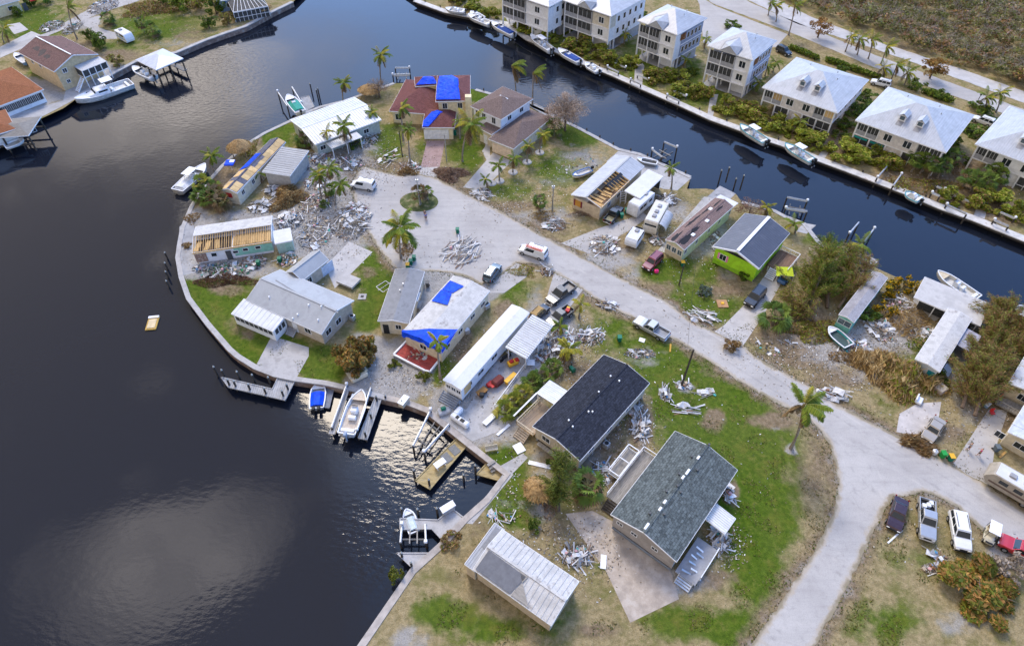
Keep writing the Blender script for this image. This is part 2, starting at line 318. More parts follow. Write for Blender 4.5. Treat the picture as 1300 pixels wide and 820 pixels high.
# painted ground: (px, py, rx, ry, channel, strength) channel 0 lush grass, 1 sand and shell, 2 bare dirt
PAINT = [(560, 780, 40, 24, 0, .7), (620, 800, 50, 20, 0, .6), (700, 790, 30, 20, 0, .5), (520, 810, 30, 20, 1, .5), (860, 790, 50, 26, 0, .6), (930, 800, 40, 26, 0, .8), (1120, 790, 60, 30, 0, .5), (1220, 790, 50, 20, 1, .4), (760, 800, 30, 14, 2, .5), (1080, 440, 50, 26, 1, .75), (1130, 425, 40, 30, 1, .6), (900, 305, 30, 24, 1, .55), (770, 330, 40, 14, 1, .6), (860, 270, 24, 14, 1, .5), (1225, 470, 24, 50, 1, .55), (930, 345, 16, 16, 1, .4), (690, 275, 50, 12, 1, .45), (1100, 330, 30, 12, 1, .5), (750, 560, 20, 40, 1, .4), (815, 545, 12, 36, 1, .45), (450, 195, 34, 30, 1, .45), (1003, 570, 9, 5, 1, .9), (867, 491, 11, 7, 1, .7), (985, 545, 8, 5, 1, .5), (640, 700, 20, 12, 0, .4), (1035, 600, 20, 60, 2, .45), (1150, 690, 30, 14, 2, .3), (980, 480, 20, 10, 2, .4), (905, 470, 24, 12, 2, .35), (870, 560, 14, 8, 2, .3), (270, 395, 60, 50, 0, .9), (330, 445, 60, 22, 0, 1.), (410, 462, 34, 22, 0, 1.), (250, 350, 30, 12, 0, .6), (485, 365, 34, 34, 0, .7), (470, 400, 20, 22, 0, .9), (470, 330, 30, 20, 0, .7), (330, 385, 18, 22, 2, .5), (285, 365, 22, 10, 2, .6), (300, 410, 12, 12, 2, .4), (315, 425, 12, 8, 2, .5),
         (470, 345, 12, 10, 2, .4), (555, 470, 14, 20, 0, .8), (590, 470, 20, 30, 0, .7), (650, 370, 26, 34, 0, .55), (640, 395, 14, 14, 2, .7), (585, 440, 14, 30, 2, .6),
         (900, 500, 95, 80, 0, .8), (850, 470, 50, 40, 0, .8), (930, 570, 80, 60, 0, .9), (960, 650, 50, 80, 0, .9), (800, 420, 60, 30, 0, .55), (850, 440, 40, 30, 0, .6), (790, 430, 30, 40, 0, .5), (960, 720, 40, 60, 0, .7), (905, 535, 14, 14, 2, .8), (985, 535, 30, 10, 2, .8), (1030, 560, 22, 50, 2, .35), (1030, 640, 16, 60, 2, .25),
         (820, 455, 30, 16, 1, .35), (815, 540, 14, 40, 2, .8), (770, 575, 24, 40, 2, .7), (740, 480, 20, 20, 2, .6), (712, 470, 26, 20, 2, .6),
         (480, 200, 26, 40, 0, .55), (495, 180, 16, 24, 0, .7), (540, 195, 16, 20, 0, .5), (592, 195, 22, 24, 0, .7), (612, 120, 20, 10, 0, .9), (560, 110, 30, 6, 0, .8), (735, 172, 26, 14, 0, .9), (710, 215, 46, 26, 0, .55), (650, 245, 36, 18, 0, .5), (740, 205, 40, 22, 1, .38), (700, 230, 50, 10, 1, .3), (690, 285, 40, 14, 2, .6), (650, 262, 40, 8, 2, .6), (560, 232, 30, 10, 2, .7), (505, 212, 30, 8, 2, .6),
         (770, 285, 16, 10, 0, .4), (840, 265, 20, 12, 0, .3), (830, 262, 40, 22, 2, .45), (775, 310, 50, 22, 2, .45), (850, 345, 34, 18, 0, .9), (890, 385, 50, 26, 0, .9), (905, 345, 26, 22, 0, .7), (925, 365, 24, 20, 2, .55), (830, 370, 26, 14, 2, .6), (800, 350, 18, 16, 1, .4), (880, 300, 40, 10, 1, .5), (910, 265, 30, 24, 1, .3),
         (1060, 300, 40, 14, 0, .7), (1040, 330, 30, 20, 2, .5), (1030, 430, 60, 40, 2, .8), (960, 430, 30, 20, 2, .5), (1000, 455, 50, 20, 0, .45), (1100, 520, 40, 14, 0, .35), (1060, 480, 60, 20, 2, .5), (1070, 440, 60, 22, 1, .5), (1110, 465, 40, 22, 1, .5), (1130, 415, 50, 40, 2, .7), (1140, 400, 30, 20, 1, .4), (1160, 440, 26, 30, 0, .55), (1180, 430, 16, 16, 0, .6), (1200, 550, 30, 14, 2, .6), (1215, 560, 20, 20, 0, .3), (1270, 460, 40, 80, 2, .9), (1230, 430, 20, 30, 2, .6), (1225, 500, 24, 50, 1, .4),
         (410, 300, 50, 40, 1, .8), (360, 290, 50, 30, 1, .7), (280, 340, 60, 14, 1, .8), (250, 290, 24, 24, 1, .9), (250, 320, 20, 30, 1, .9), (300, 275, 40, 10, 1, .5), (420, 250, 40, 30, 1, .6), (400, 215, 40, 20, 1, .7), (440, 210, 40, 20, 2, .8), (365, 245, 30, 16, 2, .7), (285, 225, 20, 24, 2, .8), (270, 245, 24, 18, 2, .8), (430, 190, 30, 16, 0, .4), (455, 215, 30, 30, 1, .35), (340, 175, 40, 10, 0, .8), (355, 165, 24, 8, 0, .8), (325, 180, 10, 8, 2, .6),
         (505, 470, 40, 34, 1, 1.), (475, 480, 30, 20, 1, 1.), (470, 450, 30, 24, 1, .9), (540, 330, 30, 30, 1, 1.), (560, 355, 40, 30, 1, 1.), (600, 350, 40, 30, 1, 1.), (540, 390, 12, 30, 1, .9), (525, 430, 14, 14, 1, .8), (620, 520, 50, 40, 1, 1.), (580, 510, 30, 20, 1, 1.), (680, 450, 20, 70, 1, .7), (700, 420, 30, 30, 1, .7),
         (640, 590, 30, 30, 0, .7), (660, 640, 40, 28, 0, .95), (650, 615, 16, 16, 0, .7), (600, 670, 30, 30, 2, .3), (690, 620, 16, 50, 1, .5), (690, 650, 14, 14, 1, .6), (720, 600, 20, 30, 2, .6), (690, 570, 30, 20, 1, .4), (645, 640, 40, 8, 1, .4),
         (800, 690, 44, 40, 1, .4), (735, 700, 30, 26, 2, .35), (760, 720, 20, 10, 0, .5), (700, 670, 30, 20, 2, .4), (640, 720, 60, 40, 2, .5), (860, 740, 40, 20, 1, .6), (900, 735, 30, 14, 2, .6), (930, 625, 10, 16, 2, .7),
         (1170, 690, 60, 50, 2, .2), (1160, 715, 40, 18, 0, .45), (1115, 690, 20, 20, 0, .35), (1140, 640, 20, 8, 0, .3), (1290, 630, 30, 16, 0, .35), (1270, 700, 20, 16, 1, .6), (1250, 720, 20, 16, 2, .6),
         (40, 30, 50, 30, 0, .6), (200, 35, 70, 20, 0, .6), (150, 60, 40, 10, 0, .5), (240, 45, 24, 16, 2, .4), (60, 95, 30, 10, 0, .6), (130, 95, 30, 14, 1, .9), (150, 70, 30, 8, 2, .6), (100, 60, 30, 10, 2, .5), (40, 120, 40, 20, 1, .8), (110, 30, 30, 14, 1, .4), (230, 55, 40, 6, 1, .35),
         (700, 40, 90, 30, 0, .55), (830, 90, 60, 24, 0, .55), (900, 120, 60, 20, 0, .6), (950, 135, 40, 16, 0, .4), (880, 100, 20, 30, 0, .5), (800, 70, 20, 20, 0, .5), (940, 130, 30, 20, 2, .4), (1065, 175, 20, 16, 2, .8), (1080, 190, 50, 14, 2, .5), (1200, 240, 60, 18, 2, .85), (1220, 215, 24, 20, 2, .8), (1130, 225, 50, 10, 2, .6), (1270, 270, 40, 16, 2, .6), (1150, 60, 200, 10, 2, .4)]
def ground_mat(name='ground_cover'):
    m = bpy.data.materials.new(name); nt, N, K, b = nodes(m)
    v = coords(nt); a = N.new('ShaderNodeAttribute'); a.attribute_name = 'Col'; sp = N.new('ShaderNodeSeparateColor'); K.new(a.outputs['Color'], sp.inputs[0])
    n0 = tex_noise(nt, v, .09, 4, .6); n1 = tex_noise(nt, v, .35, 6, .62); n2 = tex_noise(nt, v, 1.6, 5, .65); n3 = tex_noise(nt, v, 7, 4, .7)
    def thr(w, nz, k, sh):
        x = N.new('ShaderNodeMath'); x.operation = 'MULTIPLY_ADD'; K.new(nz, x.inputs[0]); x.inputs[1].default_value = k; K.new(w, x.inputs[2])
        return rng(nt, x.outputs[0], .38+k*.5-sh, .38+k*.5+sh)
    dry = mixc(nt, rng(nt, n2, .3, .7), (.25, .2, .1), (.43, .34, .19)); dry = mixc(nt, rng(nt, n1, .45, .65, 0, .7), dry, (.14, .15, .035))
    lush = mixc(nt, rng(nt, n2, .32, .68), (.05, .1, .007), (.105, .165, .014)); lush = mixc(nt, rng(nt, n1, .5, .7, 0, .6), lush, (.17, .17, .03)); lush = mixc(nt, rng(nt, tex_noise(nt, v, .8, 5, .7), .54, .68, 0, .45), lush, (.2, .18, .05))
    sand = mixc(nt, rng(nt, n2, .3, .7), (.34, .325, .31), (.46, .44, .42)); sand = mixc(nt, rng(nt, n1, .45, .72, 0, .6), sand, (.27, .255, .24))
    dirt = mixc(nt, rng(nt, n2, .3, .7), (.16, .115, .07), (.32, .24, .16)); dirt = mixc(nt, rng(nt, n3, .5, .7, 0, .5), dirt, (.34, .3, .25))
    c = mixc(nt, thr(sp.outputs[0], n1, 1.1, .22), dry, lush)
    c = mixc(nt, thr(sp.outputs[2], n1, 1.2, .2), c, dirt)
    c = mixc(nt, thr(sp.outputs[1], n1, 1.0, .16), c, sand)
    c = mixc(nt, rng(nt, n3, .35, .75, 0, .4), c, (.05, .05, .02)); c = mixc(nt, rng(nt, tex_noise(nt, v, 4.2, 3, .7), .66, .76, 0, .1), c, (.45, .41, .33))
    c = mixc(nt, rng(nt, n0, .3, .7, 0, .12), c, (.26, .21, .1))
    K.new(c, b.inputs['Base Color']); b.inputs['Roughness'].default_value = .95; b.inputs['Specular IOR Level'].default_value = .03
    x = N.new('ShaderNodeMath'); x.operation = 'ADD'; K.new(n2, x.inputs[0]); K.new(n3, x.inputs[1]); bump(nt, b, x.outputs[0], .12); return m
GROUND = ground_mat()
def inside(poly, X, Y):
    r = np.zeros(X.shape, bool); n = len(poly)
    for i in range(n):
        x1, y1 = poly[i]; x2, y2 = poly[(i+1) % n]
        if y1 == y2: continue
        r ^= ((y1 > Y) != (y2 > Y)) & (X < (x2-x1)*(Y-y1)/(y2-y1)+x1)
    return r
CDS = [(458, 211), (507, 223), (530, 221), (549, 224), (584, 242), (613, 257), (647, 275), (680, 294), (704, 307), (742, 328), (777, 347), (813, 366), (846, 382), (871, 403), (891, 415), (901, 417.6), (941, 437), (964, 456), (995, 472.6), (1026, 489), (1067, 516), (1120, 543), (1148, 557), (1209, 589), (1255, 618), (1288, 640), (1360, 690),
       (1300, 705), (1245, 672), (1217, 645), (1188, 628), (1171, 624), (1149, 629), (1134, 630), (1120, 650), (1083, 729), (1030, 830), (945, 830), (1015, 728), (1040, 690), (1060, 645), (1065, 614), (1054, 566), (1042, 547), (1030, 535), (1005, 520), (984, 510), (943, 487), (901, 459.5), (860, 433), (846, 426), (804, 403), (784, 395), (753, 378), (730, 361), (704, 346), (676, 335), (655, 334), (632, 352), (612, 362), (588, 350), (560, 345), (534, 345), (524, 352), (500, 340), (482, 318), (470, 300), (458, 280), (450, 255), (446, 235)]
def land(name, pxs, step):
    P = [G(*p)[:2] for p in pxs]; xs = [p[0] for p in P]; ys = [p[1] for p in P]
    X, Y = np.meshgrid(np.arange(min(xs), max(xs), step), np.arange(min(ys), max(ys), step)); X = X.ravel(); Y = Y.ravel()
    u, v = PX(X, Y); k = inside(P, X, Y) & (u > -60) & (u < 1360) & (v > -60) & (v < 880)
    pts = [Vector(p) for p in P]+[Vector((x, y)) for x, y in zip(X[k], Y[k])]
    n = len(P); vs, es, fs, *_ = delaunay_2d_cdt(pts, [(i, (i+1) % n) for i in range(n)], [], 1, 1e-4)
    V = np.array([(p[0], p[1], 0) for p in vs]); F = np.array([f for f in fs if len(f) == 3])
    u, v = PX(V[:, 0], V[:, 1]); w = np.zeros((len(V), 3))
    rs = np.random.RandomState(3)
    for (px, py, rx, ry, ch, st) in PAINT:
        d = np.sqrt(((u-px)/rx)**2+((v-py)/ry)**2); w[:, ch] = np.maximum(w[:, ch], st*np.clip(1.35-d*.8, 0, 1)*np.clip((1.7-d)*2, 0, 1))
    if name == 'ground':
        E = [G(*p) for p in CDS]; d = np.full(len(V), 99.)
        for i in range(len(E)):
            a, b = np.array(E[i][:2]), np.array(E[(i+1) % len(E)][:2]); ab = b-a; t = np.clip(((V[:, :2]-a)@ab)/(ab@ab), 0, 1); d = np.minimum(d, np.linalg.norm(V[:, :2]-a-t[:, None]*ab, axis=1))
        w[:, 2] = np.maximum(w[:, 2], .55*np.clip(1.2-d/2.2, 0, 1)); w[:, 1] = np.maximum(w[:, 1], .34*np.clip(1.2-d/1.2, 0, 1))
    me = npmesh(name, V, F, GROUND)
    a = me.color_attributes.new('Col', 'FLOAT_COLOR', 'POINT'); c = np.ones((len(V), 4), 'f'); c[:, :3] = w; a.data.foreach_set('color', c.ravel())
    o = bpy.data.objects.new(name, me); COL.objects.link(o); tag(o, kind='structure')
land('ground', MAIN, .9); land('canal_bank_ground', STRIP, 1.3); land('far_bank_ground', WESTL, 1.6)
def seawall(label, pxs, w, capm, wallm, flip=False, name='seawall', hgt=.1, posts=0):
    """concrete bulkhead along the water with a cap"""
    P = [G(*p) for p in pxs]; t = thing(name, label, 'seawall', P[len(P)//2]); o = t.location
    def off(d):
        r = []
        for i, p in enumerate(P):
            q = (P[min(i+1, len(P)-1)]-P[max(i-1, 0)]).normalized(); nn = Vector((-q.y, q.x, 0))*(1 if flip else -1)
            r.append(p+nn*d-o)
        return r
    def strip(a, b, z0, z1):
        m = MB(); rings = [[(p.x, p.y, z0), (q.x, q.y, z0), (q.x, q.y, z1), (p.x, p.y, z1)] for p, q in zip(a, b)]
        return m.loft(rings)
    strip(off(-.18), off(.2), -3, hgt-.22).build('wall', wallm, t)
    strip(off(-.3), off(w), hgt-.2, hgt).build('cap', capm, t)
    if posts:
        me = MB().box((0, 0, -.7), (.26, .26, 2.6)).mesh('post', WOODD)
        for p, q in zip(off(-.42), off(-.42)[1:]):
            n = max(1, int((q-p).length/posts))
            for k in range(n): inst('post', me, t, p.lerp(q, (k+.5)/n))
    return t
RUST = mat('rust_stained_wall', (.27, .19, .15), .9, .3, 1, col2=(.36, .33, .3))
seawall('long concrete seawall curving round the cul-de-sac point', MAIN[11:37], .5, CONC, RUST)
seawall('seawall with cracked cap beside the sunken blue basin', MAIN[0:12], .55, mat('stained_cap', (.4, .36, .32), .9, .2, .8), RUST)
seawall('pale seawall behind the houses on the wide canal', MAIN[38:46], .55, CONC, RUST, posts=3.)
seawall('white capped seawall behind the trees and trailers by the canal', MAIN[49:57], .55, CONC, RUST)
seawall('long white capped seawall in front of the stilt houses', STRIP[1:22], 1.5, mat('white_boardwalk', (.55, .54, .52), .85, .2, .6, col2=(.4, .34, .3), amt=.56), mat('dark_wet_wall', (.1, .09, .085), .8), False, posts=5.5)
seawall('seawall on the far bank beside the boathouse', WESTL[4:13], .8, CONC, RUST, True)
def patch(name, pxs, m, z=.02, t=.14, kind='structure', label=None, cat=None, jit=0.):
    P = [G(*p) for p in pxs]
    if jit:
        Q = []; rr = random.Random(len(pxs))
        for i, p in enumerate(P):
            q = P[(i+1) % len(P)]; n = max(1, int((q-p).length/1.2)); nn = Vector((-(q-p).y, (q-p).x, 0)).normalized()
            for k in range(n): Q.append(p.lerp(q, k/n)+nn*rr.uniform(-jit, jit))
        P = Q
    ar = sum(P[i].x*P[(i+1) % len(P)].y-P[(i+1) % len(P)].x*P[i].y for i in range(len(P)))
    if ar < 0: P = P[::-1]
    o = MB().slab([(p.x, p.y, z) for p in P], t).build(name, m); return tag(o, label, cat, None, kind)
def road_mat(worn=False):
    m = bpy.data.materials.new('worn_street' if worn else 'dusty_road'); nt, N, K, b = nodes(m); v = coords(nt)
    n1 = tex_noise(nt, v, .12, 6, .6); n2 = tex_noise(nt, v, .8, 6, .68); n3 = tex_noise(nt, v, 9, 3, .6); n4 = tex_noise(nt, coords(nt, 'Object', (.07, 1.0, 1), (0, 0, .66)), 1.0, 5, .62); n5 = tex_noise(nt, v, .3, 5, .7)
    c = mixc(nt, rng(nt, n1, .32, .68), (.39, .37, .35), (.47, .45, .425)); c = mixc(nt, rng(nt, n2, .46, .72, 0, .3), c, (.3, .285, .27))
    c = mixc(nt, rng(nt, n4, .5, .75, 0, .35), c, (.5, .475, .45)); c = mixc(nt, rng(nt, n4, .5, .34, 0, .25), c, (.29, .28, .27)); c = mixc(nt, rng(nt, n5, .6, .7, 0, .3), c, (.3, .275, .25))
    vo = N.new('ShaderNodeTexVoronoi'); vo.feature = 'DISTANCE_TO_EDGE'; vo.inputs['Scale'].default_value = .16
    wv = N.new('ShaderNodeVectorMath'); wv.operation = 'MULTIPLY_ADD'; nn = N.new('ShaderNodeTexNoise'); nn.inputs['Scale'].default_value = .6; nn.inputs['Detail'].default_value = 5; K.new(v, nn.inputs['Vector']); K.new(nn.outputs['Color'], wv.inputs[0]); wv.inputs[1].default_value = (3, 3, 0); K.new(v, wv.inputs[2]); K.new(wv.outputs[0], vo.inputs['Vector'])
    c = mixc(nt, rng(nt, vo.outputs['Distance'], .0, .008, .14, 0), c, (.16, .155, .15)); c = mixc(nt, rng(nt, n3, .4, .8, 0, .35), c, (.22, .21, .2))
    if worn:
        a = N.new('ShaderNodeAttribute'); a.attribute_name = 'Col'; sp = N.new('ShaderNodeSeparateColor'); K.new(a.outputs['Color'], sp.inputs[0])
        def th(w, nz, lo, hi, amt):
            x = N.new('ShaderNodeMath'); x.operation = 'ADD'; K.new(w, x.inputs[0]); K.new(nz, x.inputs[1]); return rng(nt, x.outputs[0], lo, hi, 0, amt)
        c = mixc(nt, th(sp.outputs[1], n2, .95, 1.45, .6), c, (.27, .26, .25)); c = mixc(nt, th(sp.outputs[2], n5, .9, 1.25, .55), c, (.53, .5, .46)); c = mixc(nt, th(sp.outputs[0], n2, 1.0, 1.3, .75), c, (.4, .34, .26)); c = mixc(nt, th(sp.outputs[0], n5, 1.2, 1.4, .7), c, (.2, .17, .1))
    K.new(c, b.inputs['Base Color']); b.inputs['Roughness'].default_value = .95; b.inputs['Specular IOR Level'].default_value = .1; bump(nt, b, n3, .02); return m
ROAD = road_mat()
def street():
    rr = random.Random(5); P = [G(*p) for p in CDS]; Q = []
    for i, p in enumerate(P):
        q = P[(i+1) % len(P)]; n = max(1, int((q-p).length/.8)); nn = Vector((-(q-p).y, (q-p).x, 0)).normalized()
        for k in range(n): Q.append((p.lerp(q, k/n)+nn*(rr.uniform(-.22, .22)))[:2])
    xs = [p[0] for p in Q]; ys = [p[1] for p in Q]; X, Y = np.meshgrid(np.arange(min(xs), max(xs), .8), np.arange(min(ys), max(ys), .8)); X = X.ravel(); Y = Y.ravel(); k = inside(Q, X, Y); n = len(Q)
    vs, _, fs, *_ = delaunay_2d_cdt([Vector(p) for p in Q]+[Vector(p) for p in zip(X[k], Y[k])], [(i, (i+1) % n) for i in range(n)], [], 1, 1e-4)
    V = np.array([(p[0], p[1], .03) for p in vs]); F = np.array([f for f in fs if len(f) == 3])
    def dist(E, closed):
        d = np.full(len(V), 99.)
        for i in range(len(E)-(0 if closed else 1)):
            a, b = np.array(E[i][:2]), np.array(E[(i+1) % len(E)][:2]); ab = b-a; t = np.clip(((V[:, :2]-a)@ab)/(ab@ab), 0, 1); d = np.minimum(d, np.linalg.norm(V[:, :2]-a-t[:, None]*ab, axis=1))
        return d
    e = dist(P, True); mid = np.minimum(dist([G(*p) for p in ((500, 290), (560, 300), (700, 340), (850, 407), (960, 473), (1075, 545), (1200, 615), (1330, 695))], False), dist([G(*p) for p in ((1040, 530), (1092, 580), (1098, 640), (1042, 740), (985, 835))], False))
    c = np.ones((len(V), 4), 'f'); c[:, 0] = np.clip(1-e/1.6, 0, 1); c[:, 1] = np.exp(-((mid-1.1)/.45)**2)*.75+np.exp(-((mid-3.0)/.5)**2)*.5; c[:, 2] = np.exp(-(mid/.5)**2)*.5+np.exp(-((mid-2.1)/.45)**2)*.6
    me = npmesh('street', V, F, road_mat(True)); a = me.color_attributes.new('Col', 'FLOAT_COLOR', 'POINT'); a.data.foreach_set('color', c.ravel()); o = bpy.data.objects.new('street', me); COL.objects.link(o); tag(o, kind='structure')
street()
patch('access_road', [(860, -30), (905, 5), (1000, 40), (1110, 86), (1200, 118), (1330, 165), (1330, 150), (1200, 103), (1110, 70), (1000, 24), (955, 5), (900, -30)], ROAD, .03, jit=.12)
patch('parking_apron', [(880, -10), (888, 6), (893, 55), (925, 62), (985, 60), (1000, 44), (908, 8)], ROAD, .024)
patch('service_road', [(925, -12), (1010, 30), (1110, 62), (1210, 98), (1330, 142), (1330, 127), (1220, 88), (1110, 52), (1030, 22), (960, -14)], mat('white_sand_road', (.47, .46, .45), .95, .12, .4), .03, jit=.15)
patch('road', [(-60, 78), (20, 63), (75, 40), (105, 27), (130, 16), (175, 2), (200, -14), (160, -14), (95, 22), (60, 42), (0, 62), (-60, 70)], ROAD, .03, jit=.1)
patch('sandy_parking', [(100, 26), (128, 50), (148, 50), (150, 42), (125, 36), (128, 20)], ROAD, .024, jit=.3)
IS = G(532, 256); patch('traffic_island', [(532+24.5*math.cos(a), 256.5+12.5*math.sin(a)) for a in np.linspace(0, 2*PI, 28)[:-1]], mat('island_grass', (.1, .12, .04), .95, .3, .8, col2=(.26, .22, .13), amt=.5, bmp=.1), .075, .2)
# driveways and slabs: (name, pixels, material)
PAVER = mat('pink_pavers', (.36, .25, .23), .9, .2, .8, col2=(.28, .21, .2)); PAD = mat('light_driveway', (.47, .45, .43), .9, .12, .5, col2=(.4, .385, .37))
GRAV = mat('tan_gravel', (.43, .37, .31), .95, .2, .7, col2=(.5, .45, .39), bmp=.03)
for nm, pts, m_ in [('driveway', [(542, 179), (565, 179), (557, 218), (532, 221)], PAVER), ('driveway_apron', [(535, 213), (558, 212), (560, 226), (531, 226)], PAD),
        ('driveway', [(626, 194), (650, 205), (612, 242), (588, 238)], PAD), ('footpath', [(617, 168), (616, 186), (612, 192), (618, 204), (626, 204), (622, 196), (622, 188), (626, 182)], PAD),
        ('driveway', [(760, 290), (800, 277), (815, 268), (823, 276), (800, 292), (748, 322), (712, 309)], ROAD), ('driveway', [(985, 330), (1004, 338), (968, 402), (944, 438), (900, 425), (918, 414), (944, 388)], PAD),
        ('driveway', [(416, 345), (418, 333), (443, 307), (473, 320), (437, 356), (425, 366)], PAD), ('driveway', [(1255, 520), (1280, 520), (1262, 575), (1256, 620), (1208, 592)], ROAD),
        ('patio', [(357, 430), (343, 430), (324, 466), (375, 482), (392, 452), (392, 441)], CONC), ('gravel_drive', [(718, 652), (752, 648), (790, 668), (850, 720), (862, 760), (800, 790), (770, 726)], GRAV),
        ('sand_lot', [(1138, 548), (1142, 525), (1165, 512), (1195, 510), (1190, 540), (1172, 556)], mat('white_sand', (.5, .47, .45), .95, .15, .6)), ('patio_slab', [(630, 455), (690, 432), (702, 450), (640, 545), (600, 560), (552, 525), (562, 510), (592, 520)], CONC),
        ('boat_ramp', [(634, 592), (664, 575), (670, 581), (648, 604), (643, 602)], CONC), ('path', [(640, 600), (652, 602), (600, 665), (590, 664)], CONC), ('patio_slab', [(785, 192), (812, 197), (878, 226), (860, 242), (842, 240), (780, 215), (770, 205)], CONC),
        ('patio_slab', [(1159, 382), (1174, 354), (1255, 389), (1243, 412), (1200, 400), (1186, 408)], CONC), ('footpath', [(905, 265), (924, 252), (894, 250), (835, 318), (848, 322)], CONC), ('slab', [(914, 236), (934, 246), (922, 258), (898, 250)], CONC2),
        ('slab', [(1096, 322), (1115, 331), (1109, 339), (1090, 334)], CONC), ('slab', [(1011, 294), (1020, 283), (1036, 286), (1024, 297)], CONC), ('slab', [(0, 150), (88, 126), (100, 124), (20, 166), (-20, 180)], CONC), ('patio', [(85, 110), (130, 80), (150, 90), (98, 125), (80, 128)], CONC), ('concrete_yard', [(228, 288), (242, 275), (250, 300), (252, 345), (232, 350), (226, 325)], CONC2),
        ('path', [(810, 72), (818, 84), (815, 110), (805, 106), (806, 88)], CONC), ('path', [(902, 120), (912, 120), (905, 148), (898, 146)], CONC), ('path', [(1048, 186), (1058, 184), (1046, 203), (1038, 199)], CONC), ('path', [(1246, 246), (1258, 246), (1250, 278), (1236, 274)], CONC), ('path', [(642, 23), (652, 22), (653, 34), (646, 30)], CONC), ('path', [(716, 50), (726, 56), (718, 67), (710, 64)], CONC),
        ('driveway', [(0, 60), (0, 74), (60, 48), (40, 40)], PAD), ('driveway', [(9, 32), (25, 29), (36, 38), (18, 44)], PAD), ('verge_sand', [(655, 334), (672, 340), (668, 352), (640, 372), (620, 372), (634, 352)], ROAD), ('pickup_drive', [(704, 345), (742, 366), (728, 384), (708, 412), (684, 404), (694, 378)], ROAD)]:
    PZ = globals().get('PZ', .008)+.0005; patch(nm, pts, m_, PZ)
